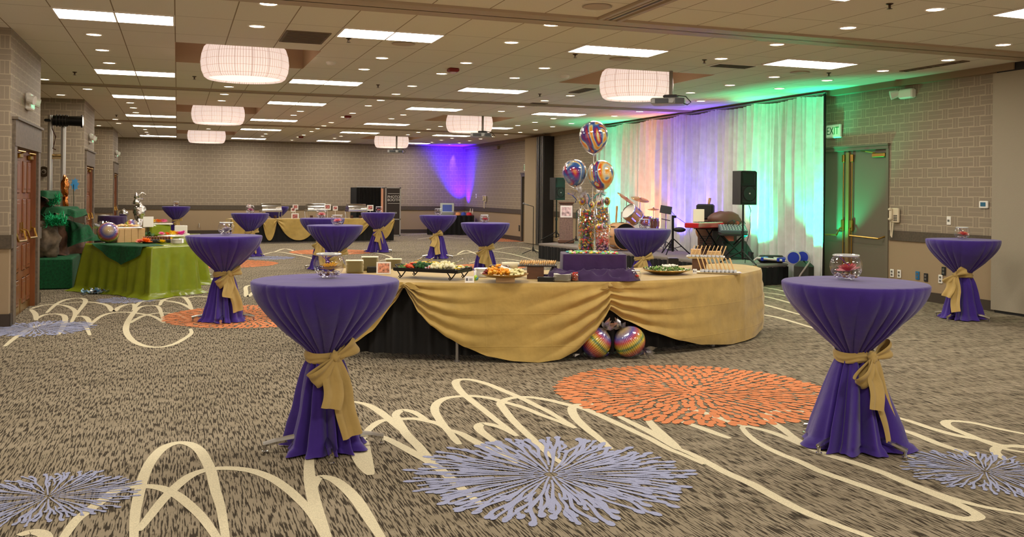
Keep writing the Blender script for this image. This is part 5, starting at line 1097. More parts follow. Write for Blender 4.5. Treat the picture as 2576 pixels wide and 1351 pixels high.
# ------------------------------------------------------------------ stage
SZ = .38
def S(px, py, z=SZ+.003):
    P = onz(px, py, z)
    if P.x > 10.25: P = onX(px, py, 10.25); P.z = z
    return P
a = S(1356, 612); b = S(1872, 668); c = S(1989, 662); a.z = b.z = c.z = 0
d = Vector((10.72, c.y, 0)); e = Vector((10.72, 25.2, 0)); a2 = Vector((9.3, 25.2, 0))
sp = [(b.x, b.y), (10.6, 14.35), (10.6, 22.9), (a.x+.9, a.y+.5), (a.x, a.y)]
t = thing('stage_platform', 'low portable stage with black pleated skirt along the white drape', 'stage', (9.9, 18, 0)); of = Vector((9.9, 18, 0))
P_ = [(x-of.x, y-of.y) for x, y in sp]
m = MB(); m.prism(P_, SZ-.06, SZ); m.build('deck', M('grey stage carpet', (116, 106, 100), .9, var=.1, vscale=60), t)
m = MB(); m.prism([(x*1.001, y*1.001) for x, y in P_], SZ-.03, SZ-.004); o = m.build('deck_edge', M('aluminium edge', (150, 144, 134), .4, .4), t); o.scale = (1.004, 1.002, 1)
m = MB()
def sk(p, q, n):
    L = hypot(q[0]-p[0], q[1]-p[1]); nx, ny = (q[1]-p[1])/L, -(q[0]-p[0])/L
    m.grid(lambda u, v: (p[0]+(q[0]-p[0])*u+nx*(.01+.012*sin(u*L*40)+.01*sin(u*L*17)), p[1]+(q[1]-p[1])*u+ny*(.01+.012*sin(u*L*40)+.01*sin(u*L*17)), SZ-.05-(SZ-.06)*v), n, 3)
sk(P_[4], P_[0], 600); sk(P_[0], P_[1], 90); sk(P_[3], P_[4], 60); m.build('skirt', BLACKC, t, True)
for k in range(8): 
    m = MB(); f_ = (k+.5)/8; m.cyl((P_[4][0]*(1-f_)+P_[0][0]*f_+.2, P_[4][1]*(1-f_)+P_[0][1]*f_, 0), (P_[4][0]*(1-f_)+P_[0][0]*f_+.2, P_[4][1]*(1-f_)+P_[0][1]*f_, SZ-.06), .02, n=8); m.build('leg', STEEL, t)
# white drape
y0 = onX(2075, 400, 10.78).y+.05; y1 = onX(1496, 400, 10.78).y; r2 = random.Random(3)
cy = []; 
m = MB()
def cur(u, v):
    y = y0+(y1-y0)*u; z = 3.46-(3.44)*v
    k = .3+.7*min(1, v*3)
    x = .045*sin(y*21+2*sin(y*1.3))*k+.03*sin(y*47+3*sin(y*2.1))+.03*sin(y*6.3+1)*k+.02*noise.noise(Vector((y*3, v*1.5, 0)))
    y2 = y+.03*sin(z*1.5+y*2)*v*.6
    return (10.80+x, y2, z-(.05*abs(sin(y*2.2)) if v < .02 else 0))
m.grid(cur, 900, 16); o = m.build('stage_drape', SHEER, None, True); tag(o, 'floor length white sheer drape behind the stage lit by coloured lights', 'curtain')
m = MB(); m.cyl((0, 0, 0), (0, y1-y0, 0), .025, n=10); m.build('curtain_rod', STEEL, o, loc=(10.83, y0, 3.46))
for yy in (onX(2073, 400, 10.82).y, (y0+y1)/2, y1): m = MB(); m.cyl((0, 0, 0), (0, 0, 3.46), .025, n=10); m.box((0, 0, .006), (.3, .3, .012)); m.build('upright', BLACKM, o, loc=(10.9 if yy > 14 else 10.82, yy, 0))
for i, (px, c_, e_) in enumerate(SP):
    y = onX(px, 600, 10.62).y; m = MB(); m.cyl((0, 0, .03), (.02, 0, .15), .05, .055, 14); m.box((0, 0, .012), (.14, .12, .02)); o = m.build('stage_uplight', BLACK, loc=(10.45, y, SZ+.004 if 14.4 < y < 22.8 else .003)); tag(o, 'small black uplight can at the foot of the drape, %s from the right' % ORD[len(SP)-1-i], 'light', 'uplights along the drape')
# loudspeakers on tripods
def speaker(P, zc, w, h_, dpt, rz, lab, labs, stand=True, zb=SZ):
    t = thing('loudspeaker', lab, 'speaker', (P.x, P.y, zc-h_/2), rz, 'black loudspeakers on stands'); m = MB()
    m.add([(-w/2,-dpt/2,0),(w/2,-dpt/2,0),(w*.34,dpt/2,0),(-w*.34,dpt/2,0),(-w/2,-dpt/2,h_*.96),(w/2,-dpt/2,h_*.96),(w*.34,dpt/2,h_),(-w*.34,dpt/2,h_),(-w*.4,-dpt/2,h_),(w*.4,-dpt/2,h_)], [(3,2,1,0),(0,1,5,9,8,4),(1,2,6,9,5),(2,3,7,6),(3,0,4,8,7),(8,9,6,7)]); m.build('cabinet', BLACK, t)
    m = MB(); m.box((0, -dpt/2-.008, h_*.3), (w*.86, .016, h_*.5), bev=.01); m.lathe([(.0001, .02), (w*.36, .016), (w*.39, .0), (w*.4, .012)], n=28, cap=False, M=Matrix.Translation((0, -dpt/2-.012, h_*.33)) @ Matrix.Rotation(pi/2, 4, 'X')); m.build('woofer', GRILLE, t, 'auto')
    m = MB(); m.add([(-w*.36,-dpt/2-.004,h_*.62),(w*.36,-dpt/2-.004,h_*.62),(w*.36,-dpt/2-.004,h_*.92),(-w*.36,-dpt/2-.004,h_*.92),(-w*.12,-dpt/2+.06,h_*.70),(w*.12,-dpt/2+.06,h_*.70),(w*.12,-dpt/2+.06,h_*.84),(-w*.12,-dpt/2+.06,h_*.84)], [(0,1,5,4),(1,2,6,5),(2,3,7,6),(3,0,4,7),(4,5,6,7)]); m.build('horn', M('dark horn', (34, 34, 35), .4), t)
    m = MB(); m.sph((0, -dpt/2-.028, h_*.33), .018); m.build('badge', M('silver dot', (170, 170, 170), .3, .5), t)
    s = thing('speaker_stand', labs, 'stand', (P.x, P.y, zb+.004), rz, 'black tripod speaker stands'); H = zc-h_/2-zb-.006
    m = MB(); m.cyl((0, 0, .08), (0, 0, H*.55), .022, n=10); m.cyl((0, 0, H*.5), (0, 0, H), .017, n=10); m.build('pole', BLACKM, s); m = MB(); m.cyl((0, 0, H*.5), (0, 0, H*.56), .032, n=10); m.cyl((0, 0, H*.2), (0, 0, H*.25), .032, n=10); m.build('collar', BLACK, s)
    for k in range(3): a = .5+k*2*pi/3; m = MB(); m.tube([(0, 0, H*.22), (.42*cos(a), .42*sin(a), .012)], .014, 6); m.tube([(0, 0, .1), (.22*cos(a), .22*sin(a), H*.12)], .008, 6); m.build('leg', BLACKM, s)
    return t
PR = S(1868, 664); zc = (hz(1862, 430, PR)+hz(1862, 515, PR))/2; hh = hz(1862, 430, PR)-hz(1862, 515, PR); speaker(PR, zc, mt(48, PR), hh, mt(46, PR), facing(PR)+pi/2+.62, 'large black loudspeaker on a tripod at the right of the stage', 'black tripod stand under the right loudspeaker')
PL = S(1399, 606); zc = (hz(1398, 447, PL)+hz(1398, 503, PL))/2; hh = hz(1398, 447, PL)-hz(1398, 503, PL); speaker(PL, zc, mt(30, PL), hh, mt(30, PL), facing(PL)+pi/2+.65, 'black loudspeaker on a tripod above the lectern at the stage left end', 'tripod stand of the loudspeaker behind the lectern')
m = MB(); O_ = ond(1884, 516, PR); m.tube([ond(*p, PR)-O_ for p in [(1884,516),(1889,530),(1886,548),(1888,570),(1884,590),(1878,610),(1876,640),(1874,662)]], .006, 5); tag(m.build('cable', BLACK, smooth=True, loc=O_), 'thin black cable hanging from the right loudspeaker', 'cable')
# lectern
P = S(1424, 611); rz = facing(P)+pi/2; w_ = mt(34, P); H = hz(1424, 507, P)-SZ
t = thing('lectern', 'brown fabric fronted lectern with a photo at the stage left end', 'lectern', P, rz); m = MB(); m.box((0, 0, H*.5), (w_, .4, H*.9), bev=.01); m.build('body', M('brown laminate', (112, 90, 80), .7, var=.15, vscale=30), t); m = MB(); m.box((0, 0, .05), (w_*1.2, .5, .1), bev=.02); m.build('base', WALNUT, t); m = MB(); m.box((0, 0, H*.97), (w_*1.15, .5, .04), M=Matrix.Translation((0, 0, 0)), bev=.01); m.build('top', WALNUT, t)
q = MB(); q.box((0, -.21, H*.76), (.30, .008, .3)); q.build('photo_sheet', M('white card', (232, 228, 220)), t); q = MB(); q.box((0, -.216, H*.76), (.24, .004, .22)); q.build('picture', M('pink photo', (206, 150, 150), .5, var=.5, vscale=14), t)
# microphone stands
def mic(P, top, lab, boom=None, zb=0, lean=0):
    t = thing('microphone_stand', lab, 'stand', (P.x, P.y, zb+.003), facing(P)-pi/2, 'microphone stands'); H = top-zb
    m = MB(); m.cyl((0, 0, .1), (0, 0, H), .01, n=8); m.build('pole', BLACKM, t)
    for k in range(3): a = .2+k*2*pi/3; m = MB(); m.tube([(0, 0, .14), (.3*cos(a), .3*sin(a), .012)], .01, 6); m.build('leg', BLACKM, t)
    m = MB(); m.cyl((0, 0, .08), (0, 0, .2), .03, .02, 10); m.build('hub', BLACK, t)
    b_ = boom or (.06, .09); m = MB(); m.tube([(-.0, 0, H), (b_[0], 0, H+b_[1])], .009, 6); m.build('boom', BLACKM, t)
    d = Vector((b_[0], 0, b_[1])).normalized(); m = MB(); m.cyl(Vector((b_[0], 0, H+b_[1])), Vector((b_[0], 0, H+b_[1]))+d*.13, .013, .018, 8); m.sph(Vector((b_[0], 0, H+b_[1]))+d*.15, .027); m.build('microphone', M('mic silver', (120, 120, 122), .35, .7), t, True); return t
P = onz(1341, 640); mic(P, hz(1341, 520, P), 'microphone stand on the carpet before the tan pillar', (.12, .035))
P = S(1449, 614); mic(P, hz(1449, 532, P), 'boom microphone stand right of the lectern', (-.32, .28), SZ)
# drum kit
WD = wood('maple drum shell', (176, 120, 70), (206, 150, 96), (2, 2, 14)); HEAD = M('drum head', (226, 220, 208), .5); CY = M('bronze cymbal', (190, 140, 96), .3, .8)
def drum(P, r, dp, rot, name, lab, shell, head=HEAD, lugs=8, group='drum kit on the stage', legs=None):
    t = thing(name, lab, 'drum', P, 0, group); Q = Matrix.Rotation(rot[0], 4, 'Z') @ Matrix.Rotation(rot[1], 4, 'Y')
    m = MB(); m.lathe([(r, -dp/2), (r, dp/2)], n=32, cap=False, M=Q); m.build('shell', shell, t, True)
    for s in (-1, 1): m = MB(); m.lathe([(.0001, s*dp/2), (r*.98, s*dp/2)], n=28, cap=False, M=Q); m.build('drum_head', head if s > 0 else HEAD, t)
    for s in (-1, 1): m = MB(); m.lathe([(r*.98, s*(dp/2+.012)), (r*1.05, s*(dp/2+.012)), (r*1.05, s*(dp/2-.02)), (r, s*(dp/2-.02))], n=32, cap=False, M=Q); m.build('hoop', CHROME if name != 'bass_drum' else WD, t, True)
    for k in range(lugs): a = 2*pi*k/lugs; m = MB(); m.box((r*1.03*cos(a), r*1.03*sin(a), 0), (.03, .02, dp*.5), M=Q); m.cyl(Q @ Vector((r*1.04*cos(a), r*1.04*sin(a), -dp/2)), Q @ Vector((r*1.04*cos(a), r*1.04*sin(a), dp/2)), .004, n=5); m.build('lug', CHROME, t)
    if legs:
        for k in range(3): a = .4+k*2*pi/3; m = MB(); m.cyl((r*1.05*cos(a), r*1.05*sin(a), .05), (r*1.12*cos(a), r*1.12*sin(a), legs), .007, n=6); m.build('leg', CHROME, t)
    return t
Pk = S(1562, 630); fz = facing(Pk); r = .29
Bd = drum(Vector((Pk.x, Pk.y, SZ+r+.03)), r, .4, (fz+.5, pi/2), 'bass_drum', 'maple bass drum lying on its side with a dark front', WD, M('black drum head', (18, 16, 16), .3))
for s in (-1, 1): m = MB(); m.tube([(.1, s*.24, 0), (.2, s*.36, -r-.02)], .01, 6); m.build('leg', CHROME, Bd)
m = MB(); m.cyl((0, 0, r), (0, 0, r+.25), .012, n=8); m.build('tom_post', CHROME, Bd)
Pt = ond(1591, 540, Pk+Vector((FW[0], FW[1], 0))*.1); drum(Pt, mt(21, Pt)*1.0, .28, (fz-.9, .95), 'tom_drum', 'tilted maple tom drum above the bass drum', WD)
Ps = ond(1625, 556, Pk+Vector((.35, .2, 0))); drum(Ps, mt(14, Ps), .2, (0, .1), 'snare_drum', 'orange red drum right of the tilted tom', M('orange red shell', (176, 60, 28), .25, coat=.6), legs=-(Ps.z-SZ-.01))
Pf = ond(1647, 563, Pk+Vector((.1, -.5, 0))); drum(Pf, mt(10, Pf), .24, (0, 0), 'floor_tom', 'small chrome lugged drum at the right of the kit', M('dark maroon shell', (90, 40, 36), .3, coat=.5), legs=-(Pf.z-SZ-.01))
def cymbal(px, py, w, tx, ty, lab, base, name='cymbal_stand', pair=False):
    P = ond(px, py, base); t = thing(name, lab, 'cymbal', (P.x, P.y, SZ+.004), facing(P)+pi/2, 'cymbal stands'); H = P.z-SZ-.004; r = mt(w, P)/2; Q = Matrix.Translation((0, 0, H)) @ Matrix.Rotation(ty, 4, 'Y') @ Matrix.Rotation(tx, 4, 'X')
    m = MB(); m.lathe([(.0001, .035), (r*.14, .028), (r*.2, .012), (r*.6, .004), (r, -.008), (r*.6, .0), (.0001, .01)], n=32, cap=False, M=Q)
    if pair: m.lathe([(r, -.01), (r*.3, -.03), (.0001, -.03)], n=32, cap=False, M=Q)
    m.build('cymbal', CY, t, True)
    m = MB(); m.cyl((0, 0, .2), (0, 0, H+.04), .009, n=7); m.sph((0, 0, H+.04), .016); m.build('pole', CHROME, t)
    for k in range(3): a = k*2*pi/3; m = MB(); m.tube([(0, 0, .3), (.26*cos(a), .26*sin(a), .01)], .008, 5); m.build('leg', CHROME, t)
cymbal(1576, 500, 56, .15, .62, 'steeply tilted cymbal on a stand at the left of the kit', Pk+Vector((0, .2, 0))); cymbal(1610, 501, 47, .25, .22, 'slightly tilted bronze cymbal at the middle of the kit', Pk+Vector((.3, .3, 0))); cymbal(1644, 526, 30, .1, .0, 'flat hi-hat cymbals at the right of the kit', Pk+Vector((.2, 0, 0)), 'hi_hat', True)
def guitar(P, px0, py0, px1, py1, lab, bodyc):
    A = ond(px0, py0, P); B = ond(px1, py1, P); t = thing('guitar', lab, 'guitar', A, 0); D = B-A
    m = MB(); m.tube([(0, 0, 0), D*.85], .028, 6); m.build('neck', M('maple neck', (190, 140, 90), .4), t); m = MB(); m.tube([D*.85, D], [.032, .03], 6); m.build('headstock', M('maple neck', (190, 140, 90)), t)
    m = MB(); M_ = Matrix.Identity(4); m.sph(-D*.18, .17, (1, .25, 1.1), 18, 12, dist=.3, seed=2); m.sph(-D*.42, .2, (1, .25, 1), 18, 12); m.build('body', bodyc, t, True)
    m = MB(); m.tube([-D*.42+Vector((0, .1, -.1)), Vector((A.x-A.x, .15, SZ-A.z+.003))], .01, 6); m.tube([-D*.2, Vector((-.15, -.1, SZ-A.z+.003))], .01, 6); m.build('stand', BLACKM, t)
guitar(S(1552, 618)+Vector((.2, .5, 0)), 1548, 590, 1552, 518, 'guitar standing upright at the left of the drums', M('sunburst', (120, 60, 24), .3, coat=.5))
guitar(S(1775, 628)+Vector((.22, .35, 0)), 1775, 556, 1786, 498, 'bass guitar leaning behind the red keyboard', M('natural wood body', (170, 120, 76), .3, coat=.5))
# music stand and tripod boom
P = S(1674, 632); t = thing('music_stand', 'black music stand with a wide desk right of the drums', 'stand', P, facing(P)+pi/2); H = hz(1674, 528, P)-SZ
m = MB(); m.cyl((0, 0, .05), (0, 0, H), .012, n=8); m.build('pole', CHROME, t); m = MB(); m.box((0, 0, 0), (mt(29, P), .02, mt(20, P)), bev=.004); m.build('desk', BLACK, t, loc=(0, -.03, H), rot=(-.3, .16, 0)); m = MB(); m.box((0, 0, 0), (mt(22, P), .14, .015)); m.build('shelf', BLACK, t, loc=(0, -.03, hz(1674, 553, P)-SZ), rot=(0, .2, 0))
for k in range(3): a = .3+k*2*pi/3; m = MB(); m.tube([(0, 0, .22), (.28*cos(a), .28*sin(a), .01)], .009, 6); m.build('leg', BLACKM, t)
P = S(1692, 640); t = thing('light_tripod', 'thick black tripod post between the music stand and red keyboard', 'stand', P, facing(P)+pi/2); H = hz(1691, 542, P)-SZ
m = MB(); m.cyl((0, 0, .06), (0, 0, H), .025, n=10); m.box((.03, 0, H-.03), (.08, .05, .05)); m.build('pole', BLACKM, t); m = MB(); m.sph((.14, 0, hz(1691, 578, P)-SZ), .1, (1.3, .7, .55), 16, 10); m.build('pouch', BLACK, t, True)
for k in range(3): a = .15+k*2*pi/3; m = MB(); m.tube([(0, 0, .34), (.36*cos(a), .36*sin(a), .012)], .013, 6); m.tube([(0, 0, .12), (.18*cos(a), .18*sin(a), .17)], .008, 5); m.build('leg', BLACKM, t)
# amplifier cabinet, bag, keyboard
P = S(1781, 638)+Vector((.1, .1, 0)); w_ = mt(52, P); H = hz(1781, 553, P)-SZ; rz = facing(P)+pi/2-.12
m = MB(); m.box((0, 0, H/2), (w_, .5, H), bev=.01); o = m.build('speaker_cabinet', WALNUT, loc=P, rot=(0, 0, rz)); tag(o, 'tall brown wooden organ speaker cabinet behind the red keyboard', 'cabinet'); m = MB()
for k in range(7): m.box((-w_*.1, -.255, H*.18+.045*k), (w_*.6, .012, .02))
m.build('louvre', M('dark slot', (30, 16, 10), .6), o); 
m = MB(); m.box((0, 0, .16), (w_*.8, .34, .32), bev=.03); tag(m.build('amplifier', M('black tolex', (24, 22, 22), .7), loc=P+Vector((0, 0, H+.001))+Matrix.Rotation(rz, 3, 'Z') @ Vector((-.1, .05, 0)), rot=(0, 0, rz)), 'small black amplifier on top of the brown cabinet', 'amplifier')
Q = S(1818, 634)+Vector((.2, .25, 0)); H2 = hz(1815, 578, Q)-SZ; m = MB(); m.box((0, 0, H2/2), (.45, .4, H2), bev=.02); tag(m.build('equipment_case', BLACK, loc=Q, rot=(0, 0, rz)), 'black equipment case under the brown gig bag', 'case')
m = MB(); m.sph((0, 0, .19), .3, (1.15, .5, .62), 24, 14, dist=.15, seed=4); tag(m.build('gig_bag', M('brown leather', (92, 56, 44), .5, bump=.3, bscale=8), smooth=True, loc=Q+Vector((0, 0, H2+.0)), rot=(0, 0, rz)), 'rounded brown leather bag behind the keyboard', 'bag')
P = onX(1757, 640, 9.72); P.z = SZ+.003; zk = hz(1766, 574, P); rz = facing(P)+pi/2+.95
t = thing('keyboard', 'red cased stage keyboard seen from its end', 'keyboard', (P.x, P.y, zk-.0), rz); Lk = 1.25
m = MB(); m.box((Lk*.30, 0, .055), (Lk, .34, .1), bev=.015); m.build('case', M('keyboard red', (176, 22, 30), .3, coat=.6), t); m = MB(); m.box((Lk*.30, -.07, .108), (Lk*.94, .16, .014)); m.build('white_keys', M('ivory keys', (220, 224, 200), .4), t)
m = MB()
for k in range(24):
    if k % 7 not in (2, 6): m.box((-Lk*.14+Lk*.94/25*(k+.5), -.04, .12), (.014, .1, .014))
m.build('black_keys', BLACK, t)
s = thing('keyboard_stand', 'black crossed keyboard stand under the red keyboard', 'stand', (P.x, P.y, SZ+.004), rz); H = zk-SZ-.006
for y in (-.12, .12):
    for q in (-1, 1): m = MB(); m.tube([(.375-.3*q, y, .012), (.375+.3*q, y, H-.01)], .014, 6); m.build('leg', BLACKM, s)
for x in (.12, .62): m = MB(); m.cyl((x, -.2, H-.012), (x, .2, H-.012), .012, n=8); m.build('bar', BLACKM, s)
m = MB(); m.box((0, 0, .14), (.012, .22, .3)); tag(m.build('sheet_music', M('cream paper', (212, 190, 170), .6), loc=(P.x+.15, P.y+.25, zk+.12), rot=(0, -.55, facing(P))), 'cream sheet of music leaning on the red keyboard', 'paper')
# mixer on its keyboard bench
P = S(1843, 650); zt_ = hz(1843, 585, P); rz = facing(P)+pi/2+.15; w_ = mt(66, P)
t = thing('folding_stand', 'black folding stand with a flat top carrying the mixer', 'stand', (P.x, P.y, SZ+.004), rz); H = zt_-SZ-.004
m = MB(); m.box((0, 0, H-.03), (w_, .42, .06), bev=.012); m.build('top', M('dark board', (44, 40, 40), .5), t)
for y in (-.15, .15):
    for q in (-1, 1): m = MB(); m.tube([(-.22*q, y, .012), (.22*q, y, H-.06)], .016, 6); m.build('leg', BLACKM, t)
m = MB(); m.add([(-.26,-.18,0),(.26,-.18,0),(.26,.18,0),(-.26,.18,0),(-.26,-.18,.04),(.26,-.18,.04),(.26,.18,.15),(-.26,.18,.15)], [(3,2,1,0),(0,1,5,4),(1,2,6,5),(2,3,7,6),(3,0,4,7),(4,5,6,7)]); o = m.build('audio_mixer', M('mixer grey', (74, 84, 92), .4), loc=(P.x, P.y, zt_+.002), rot=(0, 0, rz)); tag(o, 'grey audio mixer with cables on the folding stand', 'mixer')
m = MB()
for i in range(9):
    for j in range(4): m.cyl((-.22+.055*i, -.13+.08*j, .055+.026*j), (-.22+.055*i, -.13+.08*j, .075+.026*j), .009, n=6)
k_o = m.build('knobs', M('white knob', (220, 220, 214), .4), o); k_o['kind'] = 'stuff'
m = MB()
for k in range(3): m.tube([(-.1+.1*k, .1, .12), (-.08+.12*k, .08, .2), (.0+.1*k, .02, .24), (.1+.08*k, .12, .17)], .008, 5)
m.build('cable', BLACK, o)
P = S(1834, 652)+Vector((.25, .1, 0)); m = MB(); m.add([(-.26,-.2,0),(.26,-.2,0),(.26,.2,0),(-.26,.2,0),(-.26,-.17,.1),(.26,-.17,.1),(.26,.14,.34),(-.26,.14,.34)], [(3,2,1,0),(0,1,5,4),(1,2,6,5),(2,3,7,6),(3,0,4,7),(4,5,6,7)]); o = m.build('monitor_wedge', BLACK, loc=P, rot=(0, 0, facing(P)+pi/2+.5)); tag(o, 'black floor monitor wedge behind the stick cups', 'speaker'); m = MB(); m.add([(-.23,-.162,.115),(.23,-.162,.115),(.23,.125,.335),(-.23,.125,.335)], [(0,1,2,3)]); m.build('grille', GRILLE, o)
for (ps, lab) in [([(1741, 570), (1733, 580), (1737, 600), (1736, 630)], 'thin black cable looping down from the red keyboard'), ([(1686, 528), (1700, 545), (1722, 560), (1738, 572)], 'thin cable running from the music stand to the keyboard')]:
    R_ = S(1736, 634); m = MB(); O_ = ond(*ps[0], R_); m.tube([ond(*p, R_)-O_ for p in ps], .005, 5); tag(m.build('cable', BLACK, smooth=True, loc=O_), lab, 'cable')
# folded blue wheeled cart on the stage right end, soft case beside it
P = onX(1952, 654, 10.33); P.z = SZ; rz = facing(P)+pi/2-.35; BL_ = M('royal blue plastic', (24, 50, 170), .35); 
t = thing('folding_cart', 'folded blue wheeled equipment cart lying at the stage right end', 'cart', (P.x, P.y, SZ+.004), rz)
for y in (-.14, .14):
    m = MB(); m.tube([(-.36, y, .05), (-.3, y, .10), (.30, y, .07)], .022, 8); m.build('rail', M('white tube', (210, 206, 200), .3, .3), t)
for x in (-.2, .1, .2): m = MB(); m.box((x, 0, .085), (.05, .36, .07), bev=.01); m.build('cross_bar', BL_, t)
def wheel(P_w, r, nm='wheel'):
    m = MB(); Q = Matrix.Translation(P_w) @ Matrix.Rotation(pi/2, 4, 'X') @ Matrix.Rotation(.5, 4, 'Y'); m.lathe([(.02, -.03), (r*.8, -.028), (r*.8, .028), (.02, .03)], n=24, M=Q); m.mat(1); m.lathe([(r*.8, -.03), (r, -.02), (r, .02), (r*.8, .03)], n=24, cap=False, M=Q); m.build(nm, [BL_, M('grey tyre', (176, 172, 180), .6)], t, 'auto')
wheel((.36, -.12, .135), .13); wheel((.40, -.22, .0), .13, 'wheel') if False else wheel((.44, .12, .135), .13)
P = Vector((P.x, P.y, 0))+Matrix.Rotation(rz, 3, 'Z') @ Vector((.62, -.12, 0)); m = MB(); m.sph((0, 0, .22), .24, (.75, 1, .95), 22, 14, dist=.2, seed=7); 
P = onX(2022, 700, 10.5); P.z = 0; m = MB(); m.box((0, 0, .235), (.34, .36, .47), bev=.09); o = m.build('soft_case', M('dark olive nylon', (40, 40, 34), .7, bump=.3, bscale=14), smooth='auto', loc=P+Vector((0, 0, .003)), rot=(0, 0, facing(P)+pi/2)); tag(o, 'dark rounded soft case on the floor right of the stage', 'case')
m = MB(); m.tube([(-.15, -.19, .05), (-.05, -.19, .25), (.05, -.18, .4), (.1, -.08, .475)], .016, 6); m.build('piping', M('grey piping', (150, 140, 134), .6), o)
P = onX(1940, 648, 10.40); P.z = SZ+.003; m = MB(); m.box((0, 0, .07), (.5, .22, .14), bev=.05); tag(m.build('instrument_case', M('black nylon', (30, 32, 30), .7), loc=P, rot=(0, 0, facing(P)+pi/2+.2)), 'flat black instrument case on the stage behind the blue cart', 'case')
# ------------------------------------------------------------------ far buffet with chafing dishes
A0 = Vector((1.55, 29.45, 0)); A1 = Vector((6.72, 30.0, 0)); du = (A1-A0).normalized(); dn = Vector((-du.y, du.x, 0)); LL = (A1-A0).length; rzF = atan2(du.y, du.x)
t = thing('buffet_table', 'long straight far buffet table under black skirting', 'table', A0, rzF)
m = MB(); m.box((LL/2, .4, TZ-.025), (LL, .8, .03)); m.build('tabletop', M('plywood', (120, 96, 70)), t)
m = MB(); m.grid(lambda u, v: (LL*u, .03+.012*sin(u*LL*34), TZ-.04-.68*v), 500, 3); m.grid(lambda u, v: (LL-.02+.01*sin(u*30), .03+.75*u, TZ-.04-.68*v), 40, 3); m.grid(lambda u, v: (.02+.01*sin(u*30), .03+.75*u, TZ-.04-.68*v), 40, 3, flip=True); m.build('skirt', BLACKC, t, True)
for x in (.1, LL/3, LL*2/3, LL-.1):
    for y in (.1, .7): m = MB(); m.cyl((x, y, 0), (x, y, TZ-.04), .016, n=8); m.build('leg', STEEL, t)
GF = [-.35, .95, 1.35, 2.75, 4.45, LL+.02]
def fdrop(s):
    for a, b in zip(GF, GF[1:]):
        if a <= s <= b: u = (s-a)/(b-a); q = 1-abs(2*u-1)**2.2; return (.25+.75*q if b-a < .6 else q), u
    return 0, 0
m = MB()
def fd(u, v):
    s = LL*u; d, uu = fdrop(s); hang = .03+.64*d; e = min(1, min(uu, 1-uu)*5); x = s; y = -.012-.03*(1-e)*sin(v*16+uu*3)*min(1, v*4)-.02*v*sin(s*8+v*3)-.015*v
    return (x, y if v > .03 else -.008, TZ+.002-hang*v)
m.grid(fd, 420, 30, flip=False); m.grid(lambda u, v: (LL*u, -.008+.83*v, TZ+.002+.004*sin(u*40)*sin(v*9)), 120, 8)
m.grid(lambda u, v: (LL+.012+.02*v*sin(u*14), -.008+.83*u, TZ+.002-(.03+.6*(1-abs(2*u-1)**2.2))*v), 40, 14); m.grid(lambda u, v: (-.012-.02*v*sin(u*14), -.008+.83*u, TZ+.002-(.03+.6*(1-abs(2*u-1)**2.2))*v), 40, 14, flip=True)
o = m.build('buffet_cloth', GOLD, None, True, loc=A0+Vector((0, 0, .002)), rot=(0, 0, rzF)); tag(o, 'gold cloth swagged over the far buffet table with chafing dishes', 'tablecloth')
def onF(px, yb, back=.4):
    best = min(range(500), key=lambda k: abs(proj_x(A0+du*LL*k/499+dn*back)-px)); p = A0+du*LL*best/499+dn*back; p.z = TZ+.008; return p
pc = None
for px, lab in [(681, 'left'), (794, 'middle'), (896, 'right')]:
    P = onF(px, 551); L = '%s polished steel roll top chafing dish on the far buffet' % lab
    if pc is None:
        t = thing('chafing_dish', L, 'chafing dish', P, rzF, 'steel roll top chafing dishes'); m = MB()
        m.grid(lambda u, v: (-.3+.6*u, -.2*cos(pi*v), .27+.2*sin(pi*v)), 2, 16); m.add([(s*.3, -.2*cos(pi*k/16), .27+.2*sin(pi*k/16)) for s in (-1, 1) for k in range(17)], [tuple(range(16, -1, -1)), tuple(range(17, 34))]); m.build('roll_lid', CHROME, t, 'auto')
        m = MB(); m.box((0, 0, .24), (.64, .44, .06), bev=.01); m.build('water_pan', CHROME, t); m = MB(); m.tube([(-.1, -.21, .33), (-.1, -.25, .34), (.1, -.25, .34), (.1, -.21, .33)], .01, 6); m.build('lid_handle', CHROME, t)
        for sx in (-1, 1):
            for sy in (-1, 1): m = MB(); m.tube([(sx*.29, sy*.19, 0), (sx*.31, sy*.21, .24)], .012, 6); m.build('leg', CHROME, t)
        for sx in (-1, 1): m = MB(); m.cyl((sx*.14, 0, 0), (sx*.14, 0, .09), .045, n=14); m.build('fuel_can', M('fuel can', (90, 60, 50), .4, .4), t)
        pc = t
    else: copy_tree(pc, P, rzF, L)
for px, py, w_, lab in [(743, 521, .15, 'upper left of the group between the first two dishes'), (737, 528, .12, 'lower left of the group between the first two dishes'), (742, 545, .2, 'wide one standing low on the cloth'), (824, 521, .18, 'just right of the middle chafing dish'), (843, 524, .14, 'small one second right of the middle dish'), (931, 523, .18, 'right of the right chafing dish'), (627, 518, .09, 'narrow one by the left cocktail bowl')]:
    P = onF(px, 551, .2 if py < 540 else .06); z = hz(px, py, P); w2 = w_*1.15; t = thing('photo_stick', 'white framed photo on a stick, %s' % lab, 'photo', P, rzF, 'framed photos on the far buffet')
    m = MB(); m.cyl((0, 0, 0), (0, 0, max(.02, z-P.z-w2*.3)), .005, n=5); m.box((0, 0, .006), (.08, .06, .012)); m.build('stick', M('white stick', (236, 232, 224)), t)
    m = MB(); m.box((0, 0, z-P.z), (w2, .01, w2*.9)); m.build('white_frame', M('white card', (232, 228, 220)), t); m = MB(); m.box((0, -.008, z-P.z+.01), (w2*.68, .004, w2*.55)); m.build('picture', M('mixed photo', (120, 70, 66), .5, var=.8, vscale=24), t)
plates(onF(606, 551), .26, 9, 'stack of white plates at the left end of the far buffet', False, PORC); plates(onF(655, 551, .5), .2, 10, 'dark brown stack of bowls left of the first chafing dish', False, M('brown bowls', (70, 44, 32), .4))
